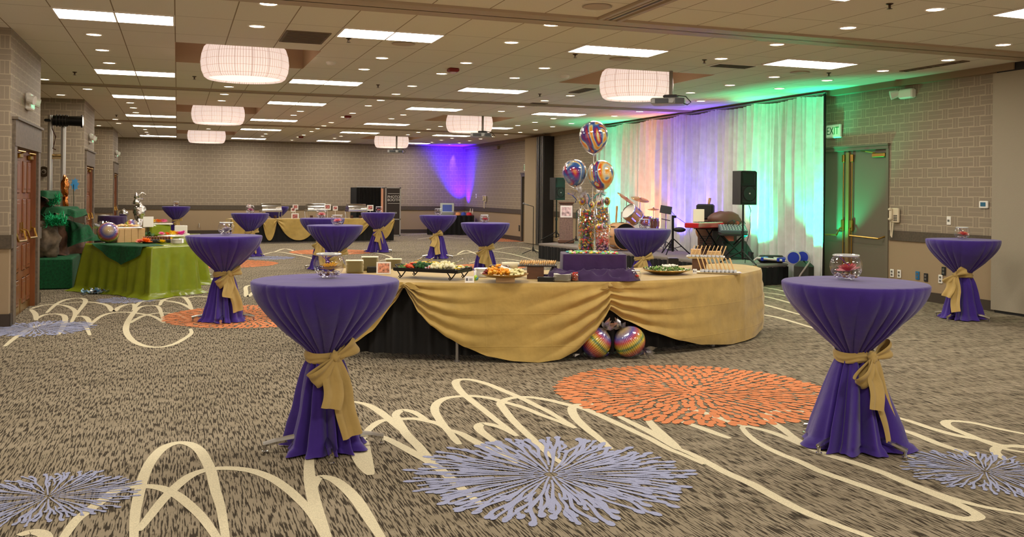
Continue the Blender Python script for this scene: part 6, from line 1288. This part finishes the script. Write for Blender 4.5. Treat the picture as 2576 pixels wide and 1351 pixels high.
P = onz(784, 611)+Vector((-.05, 0, 0)); P = A0+du*2.9-dn*.25; ball(P, .22, (.3, .6, 0), 'rainbow ball in cellophane on the carpet before the far buffet', [-rt-up*.1, up*.8-rt*.5])
# ------------------------------------------------------------------ photo booth
Y0 = 34.0; X0 = onY(898, 500, Y0).x; X1 = onY(966, 500, Y0).x; X2 = onY(969, 500, Y0).x; X3 = onY(1008, 500, Y0).x; BH = onY(980, 471, Y0).z
t = thing('photo_booth', 'photo booth with black curtain and dark lettered side panel', 'booth', (X2, Y0, 0))
m = MB(); m.box(((X3-X2)/2, .3, BH/2), (X3-X2, .6, BH)); m.build('panel', M('dark brown panel', (44, 34, 30), .5), t)
m = MB(); w_ = X3-X2
for x in (.02, w_-.02): m.box((x, -.01, BH/2), (.045, .03, BH))
for z in (.02, .62, BH-.02): m.box((w_/2, -.01, z), (w_, .03, .04))
m.build('metal_frame', M('brushed frame', (168, 164, 160), .4, .4), t)
text('PHOTO\nBOOTH', .135, M('white print', (236, 232, 226), .5), t, (w_/2+.02, -.028, BH-.42), (pi/2, 0, 0))
for z in (BH-.24, BH-.60): m = MB(); m.box((w_/2+.02, -.018, z), (.44, .006, .012)); m.build('sign_line', M('white print', (236, 232, 226)), t)
m = MB(); m.box((w_/2, -.02, .86), (.3, .02, .06)); m.build('slot', STEEL, t)
cwx = X1-X0-.1
m = MB(); m.grid(lambda u, v: (X0-X2+cwx*u, .05+.03*sin(u*44)+.015*sin(u*90+1), BH-.02-(BH-.06)*v), 160, 4); m.build('curtain', BLACKC, t, True)
m = MB(); m.grid(lambda u, v: (X0-X2+.0+.02*sin(u*30), .05+1.2*u, BH-.02-(BH-.06)*v), 60, 3); m.build('side_curtain', BLACKC, t, True); m = MB(); m.box(((X0-X2)/2, .05, BH), (X2-X0, .03, .03)); m.build('curtain_rail', STEEL, t)
m = MB(); m.box((-.2, .22, BH-.5), (.34, .03, .9)); m.build('lit_backdrop', M('warm lit panel', (220, 150, 110), .6, emis=.25), t); m = MB(); m.box((-.17, .2, BH-1.15), (.3, .2, .35), bev=.03); m.build('camera_unit', BLACK, t)
# ------------------------------------------------------------------ black prop table in the purple corner
P0 = Vector((9.05, 34.6, 0)); P1 = Vector((10.75, 34.1, 0)); d_ = (P1-P0).normalized(); L_ = (P1-P0).length; rz = atan2(d_.y, d_.x)
t = thing('prop_table', 'black skirted table in the purple lit corner', 'table', P0, rz); m = MB(); m.box((L_/2, .38, TZ-.02), (L_, .76, .03)); m.build('tabletop', BLACK, t)
m = MB(); m.grid(lambda u, v: (L_*u, -.01+.014*sin(u*60), TZ-.01-(TZ-.03)*v), 160, 3); m.grid(lambda u, v: (-.01+.01*sin(u*20), .76*u, TZ-.01-(TZ-.03)*v), 30, 3, flip=True); m.grid(lambda u, v: (L_+.01+.01*sin(u*20), .76*u, TZ-.01-(TZ-.03)*v), 30, 3); m.build('skirt', BLACKC, t, True)
def onP(f, b=.35): p = P0+d_*L_*f+Vector((-d_.y, d_.x, 0))*b; p.z = TZ+.001; return p
t = thing('open_case', 'open white and blue storage case on the black corner table', 'case', onP(.42, .3), rz); m = MB(); m.box((0, 0, .07), (.5, .35, .14), bev=.02); m.build('tub', M('grey plastic', (150, 156, 150), .5), t); m = MB(); m.box((0, 0, .2), (.54, .03, .44), bev=.05); m.build('lid', M('pale grey plastic', (178, 184, 170), .5), t, loc=(0, .18, .05), rot=(-.15, 0, 0)); m = MB(); m.box((0, -.02, .2), (.36, .02, .3)); m.build('lid_panel', M('blue lining', (60, 80, 160), .5), t, loc=(0, .18, .05), rot=(-.15, 0, 0))
for f_, c, lab, sc in [(.66, (200, 130, 70), 'orange straw hat', 1), (.78, (40, 60, 150), 'dark blue party hat', .9), (.9, (190, 30, 36), 'red felt hat', 1)]:
    m = MB(); m.lathe([(.0001, 0), (.17*sc, 0), (.17*sc, .008), (.1*sc, .012), (.09*sc, .1), (.0001, .12)], n=20, cap=False); tag(m.build('party_hat', M(lab, c, .7), smooth=True, loc=onP(f_, .2)), lab+' on the black corner table', 'hat')
for f_ in (.93, .98): m = MB(); m.lathe([(.03, 0), (.035, .14), (.014, .2), (.012, .26)], n=12); tag(m.build('bottle', M('cream bottle', (214, 200, 190), .3), smooth=True, loc=onP(f_, .35)), 'pale bottle, %s, at the right end of the corner table' % ('left one' if f_ < .95 else 'right one'), 'bottle', 'bottles on the corner table')
# ------------------------------------------------------------------ lime satin tables at left
def lime_table(A, B, D, lab, cl, fl_):
    # A..B near long edge, D back corner of A
    ux = (B-A); L = ux.length; ux.normalize(); uy = D-A; Wd = uy.length; uy.normalize(); C_ = (A+B+D+(D+B-A))/4; rz = atan2(ux.y, ux.x)
    t = thing('folding_table', lab, 'table', (C_.x, C_.y, 0), rz); m = MB(); m.box((0, 0, TZ-.02), (L, Wd, .03)); m.build('tabletop', M('plywood', (120, 96, 70)), t)
    for sx in (-1, 1):
        for sy in (-1, 1): m = MB(); m.cyl((sx*L*.4, sy*Wd*.4, 0), (sx*L*.4, sy*Wd*.4, TZ-.03), .015, n=8); m.build('leg', STEEL, t)
    m = MB(); r2 = random.Random(len(lab)); ph = [r2.uniform(0, 6) for _ in range(6)]
    def f(u, v):
        if v < .2: q = v/.2; s = per(u); return (s[0]*q, s[1]*q, TZ+.003)
        k = (v-.2)/.8; s = per(u); n = s[2]; c = s[3]; per_ = u*2*(L+Wd)
        fold = .042*(abs(sin(per_*8.5+ph[0]+.9*sin(per_*1.7)))**.5*2-1)*(.5+.5*sin(per_*2.3+ph[2]))+.014*sin(per_*27+ph[1]+k*2); corner = c*.05
        o_ = k*(.05+fold+corner)+.012*min(1, k*6); z = (TZ+.003)*(1-k); 
        if k > .92: o_ += (k-.92)*1.2*(1+.5*sin(per_*5)); z = max(.004+.004*sin(per_*8), z)
        return (s[0]+n[0]*o_, s[1]+n[1]*o_, max(z, .004))
    def per(u):
        s = u*2*(L+Wd); r_ = .03
        segs = [((-L/2, -Wd/2), (L/2, -Wd/2), (0, -1)), ((L/2, -Wd/2), (L/2, Wd/2), (1, 0)), ((L/2, Wd/2), (-L/2, Wd/2), (0, 1)), ((-L/2, Wd/2), (-L/2, -Wd/2), (-1, 0))]
        for i, (p, q, n) in enumerate(segs):
            l = L if i % 2 == 0 else Wd
            if s <= l+1e-9:
                t_ = s/l; d0 = s; d1 = l-s; nb = segs[i-1][2] if d0 < d1 else segs[(i+1) % 4][2]; dd = min(d0, d1); c = exp(-(dd/.1)**2); n2 = (n[0]+nb[0]*c, n[1]+nb[1]*c); return (p[0]+(q[0]-p[0])*t_, p[1]+(q[1]-p[1])*t_, n2, c)
            s -= l
        return (-L/2, -Wd/2, (-1, -1), 1)
    m.grid(f, 280, 30, wrap=True, flip=True); o = m.build('satin_tablecloth', LIME, None, True, loc=(C_.x, C_.y, 0), rot=(0, 0, rz)); tag(o, cl, 'tablecloth'); return t
A = Vector((-1.42, 16.34, 0)); B = Vector((-.40, 15.06, 0)); Cc = Vector((.22, 15.38, 0)); D_ = A+(Cc-B)
lime_table(A, B, A+(Cc-B).normalized()*.78, 'folding table hidden under the nearer lime satin cloth', 'lime green satin cloth to the floor on the nearer buffet at left', 0)
A = Vector((-.42, 16.9, 0)); lime_table(A, A+Vector((.85, 0, 0)), A+Vector((0, 2.6, 0)), 'folding table hidden under the rear lime satin cloth', 'lime green satin cloth on the rear table of the green buffet', 0)
GT = TZ+.008
def onG(px, py, z=GT): return onz(px, py, z)
# dark green turf runner hanging over the front
A = Vector((-1.42, 16.34, 0)); B = Vector((-.40, 15.06, 0)); u_ = (B-A).normalized(); nrm = Vector((u_.y, -u_.x, 0)); nrm = nrm if nrm.dot(Vector((0, -1, 0))) > 0 else -nrm
m = MB()
def run(u, v):
    s = .25+(1.64-.25-.05)*u; p = A+u_*s
    if v < .4: q = (.4-v)/.4; p = p-nrm*(.6*q*min(1, 1.2-abs(u-.4)))+nrm*.04; return (p.x, p.y, TZ+.009)
    k = (v-.4)/.6; dr_ = .30*max(0, 1-abs((u-.62)/.52))**.8 if .1 < u < 1 else 0; dr_ = max(dr_, .0); p = p+nrm*(.055+.03*k+.015*sin(u*20)); return (p.x, p.y, TZ+.009-dr_*k)
m.grid(run, 60, 26); tag(m.build('turf_runner', GREENC, smooth=True), 'dark green turf runner hanging in a point over the lime table front', 'runner')
m = MB(); P = onG(318, 610)+Vector((0, .22, 0)); 
t = thing('wooden_crate', 'slatted wooden crate carrying a plate on the lime table', 'crate', P, facing(P)+pi/2+.35); 
for k in range(4): m.box((-.165+.11*k, -.18, .11), (.105, .012, .22), bev=.002); m.box((-.165+.11*k, .18, .11), (.105, .012, .22), bev=.002)
for k in range(3): m.box((.22, -.12+.12*k, .11), (.012, .115, .22), bev=.002); m.box((-.22, -.12+.12*k, .11), (.012, .115, .22), bev=.002)
m.box((0, 0, .218), (.44, .36, .012)); m.build('slats', BIRCH, t)
m = MB(); m.box((0, 0, .008), (.46, .3, .016), bev=.006); P2 = P+Vector((0, 0, .226)); tag(m.build('white_platter', PORC, loc=P2, rot=(0, 0, facing(P)+pi/2)), 'white platter of cookies on the wooden crate', 'platter')
pile_of('cookies', 'pale cookies on the platter over the crate', 'cookies', P2+Vector((0, 0, .018)), (.34, .2, .05), 26, f_sph(.03, (1, 1, .35)), [M('cookie', (216, 172, 110), .7), M('cookie light', (228, 196, 140), .7)], seed=3)
P = onG(271, 612)+Vector((0, .1, 0)); ball(P, .165, (1.2, .2, 0), 'upright rainbow ball wrapped in cellophane at the left of the lime table', [-rt*.8+up*.5])
m = MB(); m.lathe([(.0001, 0), (.09, 0), (.09, .02), (.0001, .03)], n=16, cap=False)
FLW = [M('silk orange', (240, 120, 30), .6), M('silk yellow', (246, 206, 40), .6), M('silk pink', (236, 110, 160), .6), M('silk magenta', (226, 70, 170), .6), M('silk coral', (240, 130, 110), .6)]
def flower(P, r, c, lab, seed, grp='silk flowers on the green buffet'):
    m = MB(); petals(m, (0, 0, 0), r*1.15, 11, seed, 1.1, 4); m.mat(1); m.sph((0, 0, r*.1), r*.16, (1, 1, .6), 8, 5); tag(m.build('silk_flower', [FLW[c], M('flower heart', (90, 40, 20))], loc=P, rot=(.2, 0, seed)), lab, 'flower', grp)
for i, (px, py, r, c, z, lab) in enumerate([(351, 613, .07, 4, 0, 'coral silk flower right of the crate'), (366, 613, .10, 0, 0, 'large orange silk flower before the brownie tray'), (407, 613, .07, 1, 0, 'yellow silk flower at the brownie tray end'), (427, 607, .07, 1, 0, 'yellow silk flower before the white plates'), (372, 600, .06, 1, 0, 'yellow silk flower behind the brownie tray')]): flower(onG(px, py)+Vector((0, .05, .01)), r, c, lab, i)
P = onG(394, 612)+Vector((.0, .17, 0)); t = thing('brownie_tray', 'dark tray of brownies on the lime table', 'tray', P, facing(P)+pi/2); m = MB(); m.box((0, 0, .03), (.44, .26, .06), bev=.01); m.build('tray', BLACK, t); m = MB()
for i in range(10):
    for j in range(5): m.box((-.19+.042*i, -.1+.05*j, .08), (.036, .044, .04), bev=.004)
m.build('brownies', M('brownie', (92, 46, 30), .8, var=.3, vscale=60), t)
P = onG(446, 614)+Vector((0, .12, 0)); plates(P, .21, 8, 'low stack of white plates at the right of the lime table', False, PORC)
P = onG(432, 604)+Vector((0, .35, 0)); t = thing('flower_platter', 'white platter on the lime table behind the brownies', 'platter', P, 0); m = MB(); m.lathe([(.08, 0), (.2, .04), (.24, .06), (.23, .06), (.0001, .02)], n=28, cap=False); m.build('platter', PORC, t, True)
for i, (dx, dy, r, c, lab) in enumerate([(-.18, 0, .06, 2, 'pink silk flower left on the white platter'), (-.08, -.02, .06, 0, 'orange silk flower on the white platter'), (.02, 0, .09, 1, 'yellow silk flower in the middle of the white platter'), (.1, .04, .07, 0, 'orange silk flower at the back of the white platter'), (.18, 0, .09, 3, 'magenta silk flower right on the white platter')]): flower(P+rt*dx+Vector((0, dy, .075)), r, c, lab, i+7)
for k in range(3): m = MB(); m.cyl((0, -.03, .012), (0, .03, .012), .012, n=10); tag(m.build('white_roll', M('white roll', (230, 228, 220), .6), loc=onG(308+9*k, 609)+Vector((0, .02, .0)), rot=(0, 0, 1.2)), 'small white roll lying before the crate, %s from left' % ORD[k], 'roll', 'white rolls before the crate')
# lime covered riser, menu sign, silver confetti, leaves
P = onG(395, 600)+Vector((.0, .95, 0)); H = hz(395, 566, P)-TZ; m = MB(); m.box((0, 0, H/2), (.38, .34, H), bev=.03); tag(m.build('draped_riser', LIME, smooth='auto', loc=P, rot=(0, 0, .3)), 'lime draped riser behind the menu sign', 'riser')
t = thing('flower_tray', 'white tray on top of the lime draped riser', 'tray', P+Vector((0, 0, H+.001)), 0); m = MB(); m.box((.03, 0, .012), (.46, .3, .024), bev=.008); m.build('tray', PORC, t)
for i, (dx, c, lab) in enumerate([(-.1, 1, 'yellow silk flower left on the riser tray'), (0, 0, 'orange silk flower in the middle of the riser tray'), (.1, 2, 'pink silk flower right on the riser tray')]): flower(P+Vector((dx, 0, H+.04)), .075, c, lab, i+20)
P = onG(370, 607)+Vector((0, .6, 0)); z0 = hz(370, 571, P)-GT; t = thing('menu_sign', 'blank white menu card on a thin stand above the lime table', 'sign', P, facing(P)+pi/2+.2); m = MB(); m.box((0, 0, z0+.09), (.17, .008, .18)); m.build('card', M('white card', (232, 228, 220)), t); m = MB(); m.cyl((0, .01, 0), (0, .01, z0+.05), .006, n=6); m.box((0, .01, .006), (.12, .1, .012)); m.build('stand', BLACKM, t)
P = onG(336, 605)+Vector((.0, .75, 0)); pile_of('leaf_garland', 'green leaves heaped around the silver figure base', 'leaves', P+Vector((.1, -.1, 0)), (.34, .2, .12), 60, f_leaf(.1), [M('leaf green', (60, 110, 30), .5), M('leaf dark', (30, 70, 24), .5)], seed=6)
ball(P+Vector((-.06, .0, .03)), .15, (.9, .2, 1), 'rainbow ball lying in foil beside the silver figure', [-rt+up*.1, -rt*.8-up*.3], 'cellophane wrapped rainbow balls')
# silver mirrored figure with a curved neck
P = P+Vector((.05, .35, 0)); zt_ = lambda y: hz(335, y, P)-GT; FOIL = M('crumpled silver foil', (206, 200, 196), .2, 1, bump=1., bscale=26)
t = thing('silver_figure', 'tall mirrored silver figure with a curved neck behind the lime table', 'decoration', P, facing(P)+pi/2); k_ = mt(1, P)
m = MB(); m.sph((0, 0, zt_(533)), 15*k_, (.95, .7, 1.35), 20, 16, dist=.5, seed=2); m.build('body', FOIL, t, True)
m = MB(); m.lathe([(9*k_, 0), (7*k_, zt_(565)), (8*k_, zt_(550))], n=14); m.build('foot', FOIL, t, True)
m = MB(); m.lathe([(.0001, zt_(515)), (9*k_, zt_(513)), (7*k_, zt_(505)), (3*k_, zt_(500)), (6*k_, zt_(498)), (4*k_, zt_(490)), (1.5*k_, zt_(484))], (-8*k_, 0, 0), n=16, cap=False); m.build('hat', FOIL, t, True)
m = MB(); m.tube([((x-335)*k_, 0, zt_(y)) for x, y in [(332, 497), (335, 489), (341, 485), (347, 487), (350, 492)]], [.03, .022, .014, .01, .01], 8); m.build('neck', FOIL, t, True)
P3 = P+Vector((.55, .1, 0)); P3 = ond(350, 560, P); P3.z = GT; m = MB(); H = hz(350, 500, P3)-GT; m.cyl((0, 0, 0), (0, 0, H), .014, n=8); m.box((0, 0, H), (.12, .06, .03), bev=.01); m.cyl((0, 0, 0), (0, 0, .015), .07, n=14); tag(m.build('chrome_pole', CHROME, loc=P3), 'thin chrome pole right of the silver figure', 'pole')
P = onz(541, 590, GT)
# debris under the lime table
P = onz(236, 738); pile_of('crumpled_foil', 'crumpled clear and silver foil on the carpet before the lime table', 'foil', onz(240, 740), (.4, .12, .05), 70, f_leaf(.09), [CELLO, M('foil white', (230, 230, 225)), M('foil blue', (140, 190, 220), .3)], seed=3)
m = MB(); m.sph((0, 0, .03), .12, (1.6, .8, .3), 16, 8, dist=.3, seed=2); tag(m.build('dark_bag', M('black bag', (20, 18, 20), .5), smooth=True, loc=onz(262, 738)), 'small dark bag on the carpet before the lime table', 'bag'); m = MB(); petals(m, (0, 0, .004), .09, 8, 3, .1, 2); tag(m.build('fallen_flower', FLW[0], loc=onz(294, 740)), 'fallen orange flower on the carpet before the lime table', 'flower')
# rear serving things beyond the first table
P = onz(438, 590, GT)+Vector((.12, -1.2, 0)); m = MB(); m.box((0, 0, .11), (.22, .05, .22), bev=.01); tag(m.build('white_card_holder', M('white card', (232, 228, 220)), loc=P, rot=(0, 0, -.2)), 'white framed card on the rear lime table', 'card'); m = MB(); m.box((0, 0, .03), (.26, .16, .06), bev=.01); tag(m.build('white_box', PORC, loc=P+Vector((.02, .3, 0)), rot=(0, 0, .1)), 'low white box on the rear lime table', 'box')
# purple full length table by the back left
P = onz(283, 543, .76); P = Vector((P.x, P.y-3.5, 0)); P = ond(283, 543, P); H = hz(283, 543, Vector((P.x, P.y, 0))); P.z = 0; w_ = mt(68, P)
m = MB(); m.grid(lambda u, v: ((w_/2*(1 if v > .0 else 1)+(.02+.03*sin(u*2*pi*14))*max(0, v-.1)*(v > .1))*cos(2*pi*u)*min(1, v*10), (.38+(.02+.03*sin(u*2*pi*14))*max(0, v-.1))*sin(2*pi*u)*min(1, v*10), H if v < .1 else H*(1-(v-.1)/.9*.995)), 160, 20, wrap=True, flip=True)
tag(m.build('draped_table', DPURPLE, smooth=True, loc=P, rot=(0, 0, facing(P)+pi/2)), 'purple floor length draped table by the second wooden doors', 'table')
m = MB(); m.lathe([(.0001, 0), (.16, .005), (.18, .02), (.0001, .03)], n=20, cap=False); tag(m.build('white_plate', PORC, smooth=True, loc=P+Vector((-.25, 0, H+.002))), 'white plate on the purple draped table', 'plate')
m = MB(); m.lathe([(.1, 0), (.14, .03), (.13, .1), (.09, .15), (.03, .2), (.0001, .22)], n=18); tag(m.build('silver_urn', CHROME, smooth=True, loc=P+Vector((.3, .05, H+.002))), 'small silver domed server on the purple draped table', 'server')
P = onz(236, 640, 0); P = Vector((-1.3, 19.9, 0)); m = MB(); m.box((0, 0, .36), (.4, .5, .72), bev=.02); tag(m.build('black_pedestal', BLACKC, loc=P), 'black pedestal beside the second wooden doors', 'pedestal')
m = MB(); m.lathe([(.1, 0), (.11, .1), (.09, .28), (.085, .28), (.09, .02), (.0001, .01)], n=24); tag(m.build('glass_jar', GLASS, smooth=True, loc=P+Vector((-.05, 0, .722))), 'clear glass jar with red sweets on the black pedestal', 'jar'); pile_of('red_sweets', 'red and white sweets in the jar on the black pedestal', 'candy', P+Vector((-.05, 0, .735)), (.1, .1, .2), 60, f_sph(.02), [CANDY[0], M('white sweet', (230, 226, 220), .3)], seed=8)
# ------------------------------------------------------------------ green mound with rocks
P = Vector((-2.3, 17.6, 0)); m = MB(); m.box((0, 0, .25), (1.4, 2.0, .5), bev=.02); o = m.build('green_table', GREENC, smooth='auto', loc=P+Vector((-.0, 0, .002))); tag(o, 'low green cloth covered base of the rocky mound by the first doors', 'table')
zg = .503
def rock(P, r, sc, mat, name, lab, cat, seed, dist=.55, par=None):
    m = MB(); m.sph((0, 0, 0), r, sc, 28, 18, dist=dist, seed=seed); zmin = min(v[2] for v in m.v); m.v = [(x, y, max(z, zmin*.72)) for x, y, z in m.v]; o = m.build(name, mat, None, True, loc=(P[0], P[1], P[2]-zmin*.72)); tag(o, lab, cat); return o
ROCK = M('brown paper rock', (66, 44, 32), .9, var=.45, vscale=7, bump=1., bscale=9); STONE = M('grey stone paper', (80, 68, 54), .9, var=.35, vscale=8, bump=.8, bscale=12); GF_ = M('bright green feathers', (16, 150, 92), .9, var=.3, vscale=50, bump=1, bscale=60)
PM = Vector((-2.15, 17.9, 0)); dM = PM
def zM(y, P): return hz(150, y, P)
m = MB(); H = zM(478, PM)-zg
def mound(u, v):
    a = 2*pi*u; r = 1-v; st = floor((1-v)*4)/4; k = .55*v+.45*floor(v*4)/3.9; rr = .72*r**.75*(1+.18*sin(a*3+v*5)+.1*sin(a*7)); return (rr*cos(a)*.95-.1, rr*sin(a)*1.25, H*min(1, k)+.04*noise.noise(Vector((cos(a)*2, sin(a)*2, v*5))))
m.grid(mound, 90, 40, wrap=True); o = m.build('rock_mound', ROCK, None, True, loc=(PM.x, PM.y, zg)); tag(o, 'brown rocky paper mound rising on the green base by the doors', 'mound')
for i, (px, py, w_, dy_, lab) in enumerate([(150, 522, 44, .0, 'green turf ledge in the middle of the rocky mound'), (122, 482, 26, .1, 'green turf patch on top of the rocky mound'), (192, 528, 22, .05, 'green turf ledge at the right shoulder of the mound')]):
    Q = ond(px, py, PM+Vector((.05, -.25+dy_, 0))); m = MB(); W_ = mt(w_, Q)
    m.grid(lambda u, v: (W_*v*cos(2*pi*u)*(1+.16*sin(6*pi*u+i)+.08*sin(14*pi*u)), .55*v*sin(2*pi*u)*(1+.1*sin(8*pi*u)), .02*(1-v)+.02*sin(6*pi*u+i)*v-.10*max(0, (v-.8)/.2)), 80, 14, wrap=True); tag(m.build('turf_ledge', GREENC, smooth=True, loc=Q), lab, 'turf', 'turf ledges on the mound')
Q = Vector((-2.05, 16.95, zg)); rock(Q, .2, (1.1, .9, 1.6), STONE, 'stone_boulder', 'grey stone paper boulder at the front of the green base', 'rock', 3, .35)
Q2 = ond(143, 556, Q); m = MB(); r2 = random.Random(3)
for k in range(620):
    a = r2.uniform(0, 6.28); b = r2.uniform(-.6, 1.3); d = Vector((cos(a)*cos(b), sin(a)*cos(b), sin(b))); c_ = Vector((r2.uniform(-.16, .14), r2.uniform(-.1, .1), r2.uniform(-.08, .07))); s = d.cross(Vector((0, 0, 1))).normalized()*.008; m.add([c_-s, c_+s, c_+d*r2.uniform(.07, .15)], [(0, 1, 2)])
tag(m.build('feather_tuft', GF_, loc=Q2), 'bright green feather tuft over the grey boulder', 'feathers')
Q3 = ond(135, 505, PM+Vector((.1, -.35, 0))); 
m = MB()
for k in range(420):
    a = r2.uniform(0, 6.28); b = r2.uniform(-.6, 1.3); d = Vector((cos(a)*cos(b), sin(a)*cos(b), sin(b))); c_ = Vector((r2.uniform(-.08, .1), r2.uniform(-.08, .08), r2.uniform(-.08, .08))); s = d.cross(Vector((0, 0, 1))).normalized()*.008; m.add([c_-s, c_+s, c_+d*r2.uniform(.06, .12)], [(0, 1, 2)])
tag(m.build('feather_tuft', GF_, loc=Q3), 'bright green feather tuft near the top of the mound', 'feathers')
# green cloth sliding off the mound to the right
m = MB(); Cq = [ond(158, 560, PM), ond(245, 585, PM), ond(205, 618, PM), ond(160, 622, PM)]
def gc(u, v):
    a = ond(160+10*v, 558+62*v, PM+Vector((0, -.3*v, 0))); b = ond(190+62*v**.5, 556+48*v, PM+Vector((.1, -.5*v+.2, 0))); p = a*(1-u)+b*u; p.y -= .15*sin(pi*u)+.05*sin(u*18+v*6)*.6; p.z += .03*sin(v*12+u*4); p.z = max(p.z, zg+.004); return p
m.grid(gc, 50, 40); tag(m.build('green_cloth', GREENC, smooth=True), 'dark green cloth sliding down the right side of the mound', 'cloth')
# truss poles with theatre spotlight
for px, py0, py1, lab in [(127, 290, 0, 'left polished steel lighting pole behind the mound'), (160, 308, 0, 'right polished steel lighting pole behind the mound')]:
    Y = 19.2; Pp = onY(px, py0, Y); m = MB(); m.cyl((0, 0, 0), (0, 0, Pp.z), .045, n=16); m.box((0, 0, .006), (.2, .2, .012)); o = m.build('lighting_pole', M('matte aluminium', (190, 186, 180), .45, .8), smooth='auto', loc=(Pp.x, Pp.y, .003)); tag(o, lab, 'pole', 'lighting poles'); 
Pa = onY(127, 290, 19.2); Pb_ = onY(160, 308, 19.2); zb = onY(140, 391, 19.2).z; m = MB(); m.cyl((0, 0, 0), (Pb_.x-Pa.x, 0, 0), .03, n=10); m.box(((Pb_.x-Pa.x)/2, 0, -.05), (Pb_.x-Pa.x, .06, .03)); tag(m.build('cross_bar', M('warm steel', (190, 160, 110), .3, .8), loc=(Pa.x, Pa.y, zb)), 'horizontal bar joining the two lighting poles', 'bar')
P = onY(168, 305, 19.2); k_ = mt(1, P); P = P+Vector((0, -.1, 0)); t = thing('theatre_spotlight', 'black theatre spotlight clamped on top of the lighting poles', 'light', P, 0)
m = MB(); m.cyl((-30*k_, 0, 0), (5*k_, 0, -.0), 13*k_, 14*k_, 18); m.cyl((5*k_, 0, 0), (34*k_, -.0, -.0), 12*k_, 13*k_, 18); m.cyl((34*k_, 0, 0), (38*k_, 0, 0), 16*k_, 16*k_, 18); m.build('lamp_housing', BLACKM, t, 'auto'); m = MB(); m.cyl((38.2*k_, 0, 0), (38.8*k_, 0, 0), 11*k_, n=18); m.build('lens', M('warm lens', (255, 226, 200), .1, emis=2.), t)
for k in range(4): m = MB(); m.cyl(((-22+7*k)*k_, 0, 0), ((-20+7*k)*k_, 0, 0), 15.5*k_, n=18); m.build('cooling_fin', BLACK, t)
m = MB(); m.box((-42*k_, 0, .0), (14*k_, .08, .05), bev=.01); m.build('clamp', BLACKM, t); m = MB(); m.tube([((x-168)*k_, -.03, (305-y)*k_) for x, y in [(138, 308), (137, 325), (145, 345), (142, 362), (139, 375), (146, 378)]], .012, 6); m.build('cable', M('brown cable', (70, 40, 30), .5), t)
m = MB(); P = onY(163, 470, 19.0); m.sph((0, 0, 0), .12, (.55, .5, 1.7), 16, 12, dist=.5, seed=3); m.sph((.02, 0, -.3), .1, (.5, .5, 1.4), 16, 12, dist=.5, seed=4); tag(m.build('foil_wrap', M('copper foil', (200, 120, 60), .2, 1, bump=1, bscale=22), smooth=True, loc=P), 'copper and silver foil wrapped round the right lighting pole', 'foil')
P = onY(188, 464, 18.6); m = MB(); petals(m, (0, 0, 0), .13, 8, 2, .3, 2); m.v = [(x*.6, z*.5, y) for x, y, z in m.v]; t = thing('blue_pinwheel', 'blue paper pinwheel flower on a thin stem at the mound', 'flower', (P.x, P.y, zg), 0); m.build('blossom', M('blue paper', (60, 140, 200), .5), t, loc=(0, 0, P.z-zg)); m = MB(); m.cyl((0, 0, 0), (-.02, 0, P.z-zg), .006, n=5); m.build('stem', M('dark stem', (30, 50, 30), .6), t)
P = onz(100, 600, 0)
# ------------------------------------------------------------------ coloured stage and corner lights
def spot(P, T, c, e, ang, blend=.7, r=.05):
    l = bpy.data.lights.new('uplight', 'SPOT'); l.energy = e; l.color = lin(c)[:3]; l.spot_size = radians(ang); l.spot_blend = blend; l.shadow_soft_size = r
    o = bpy.data.objects.new('uplight', l); COL.objects.link(o); o.location = P; o.rotation_euler = (Vector(T)-Vector(P)).to_track_quat('-Z', 'Y').to_euler()
for px, c, e in SP:
    xl = 10.42
    if px > 1900: e *= 1.0; xl = 10.42
    Q = onX(px, 600, 10.62); y = Q.y
    spot((xl, y, .6 if 14.4 < y < 22.8 else .6), (10.86, y, 1.7), c, e*.7, 96, .5)
    spot((xl+.1, y, .6 if 14.4 < y < 22.8 else .6), (10.86, y, 3.5), c, e*1.9, 34, .9)
spot((10.75, 35.7, .9), (10.85, 36.0, 3.5), (50, 0, 255), 3000, 78, .9)
spot((10.3, 35.0, .6), (10.6, 35.6, 3.5), (60, 0, 255), 1700, 60, .9)
spot((10.5, 36.08, 3.48), (10.5, 36.19, 2.5), (200, 130, 255), 90, 30, 1., .02)  # downward spot added under the ceiling for the pale wall streak
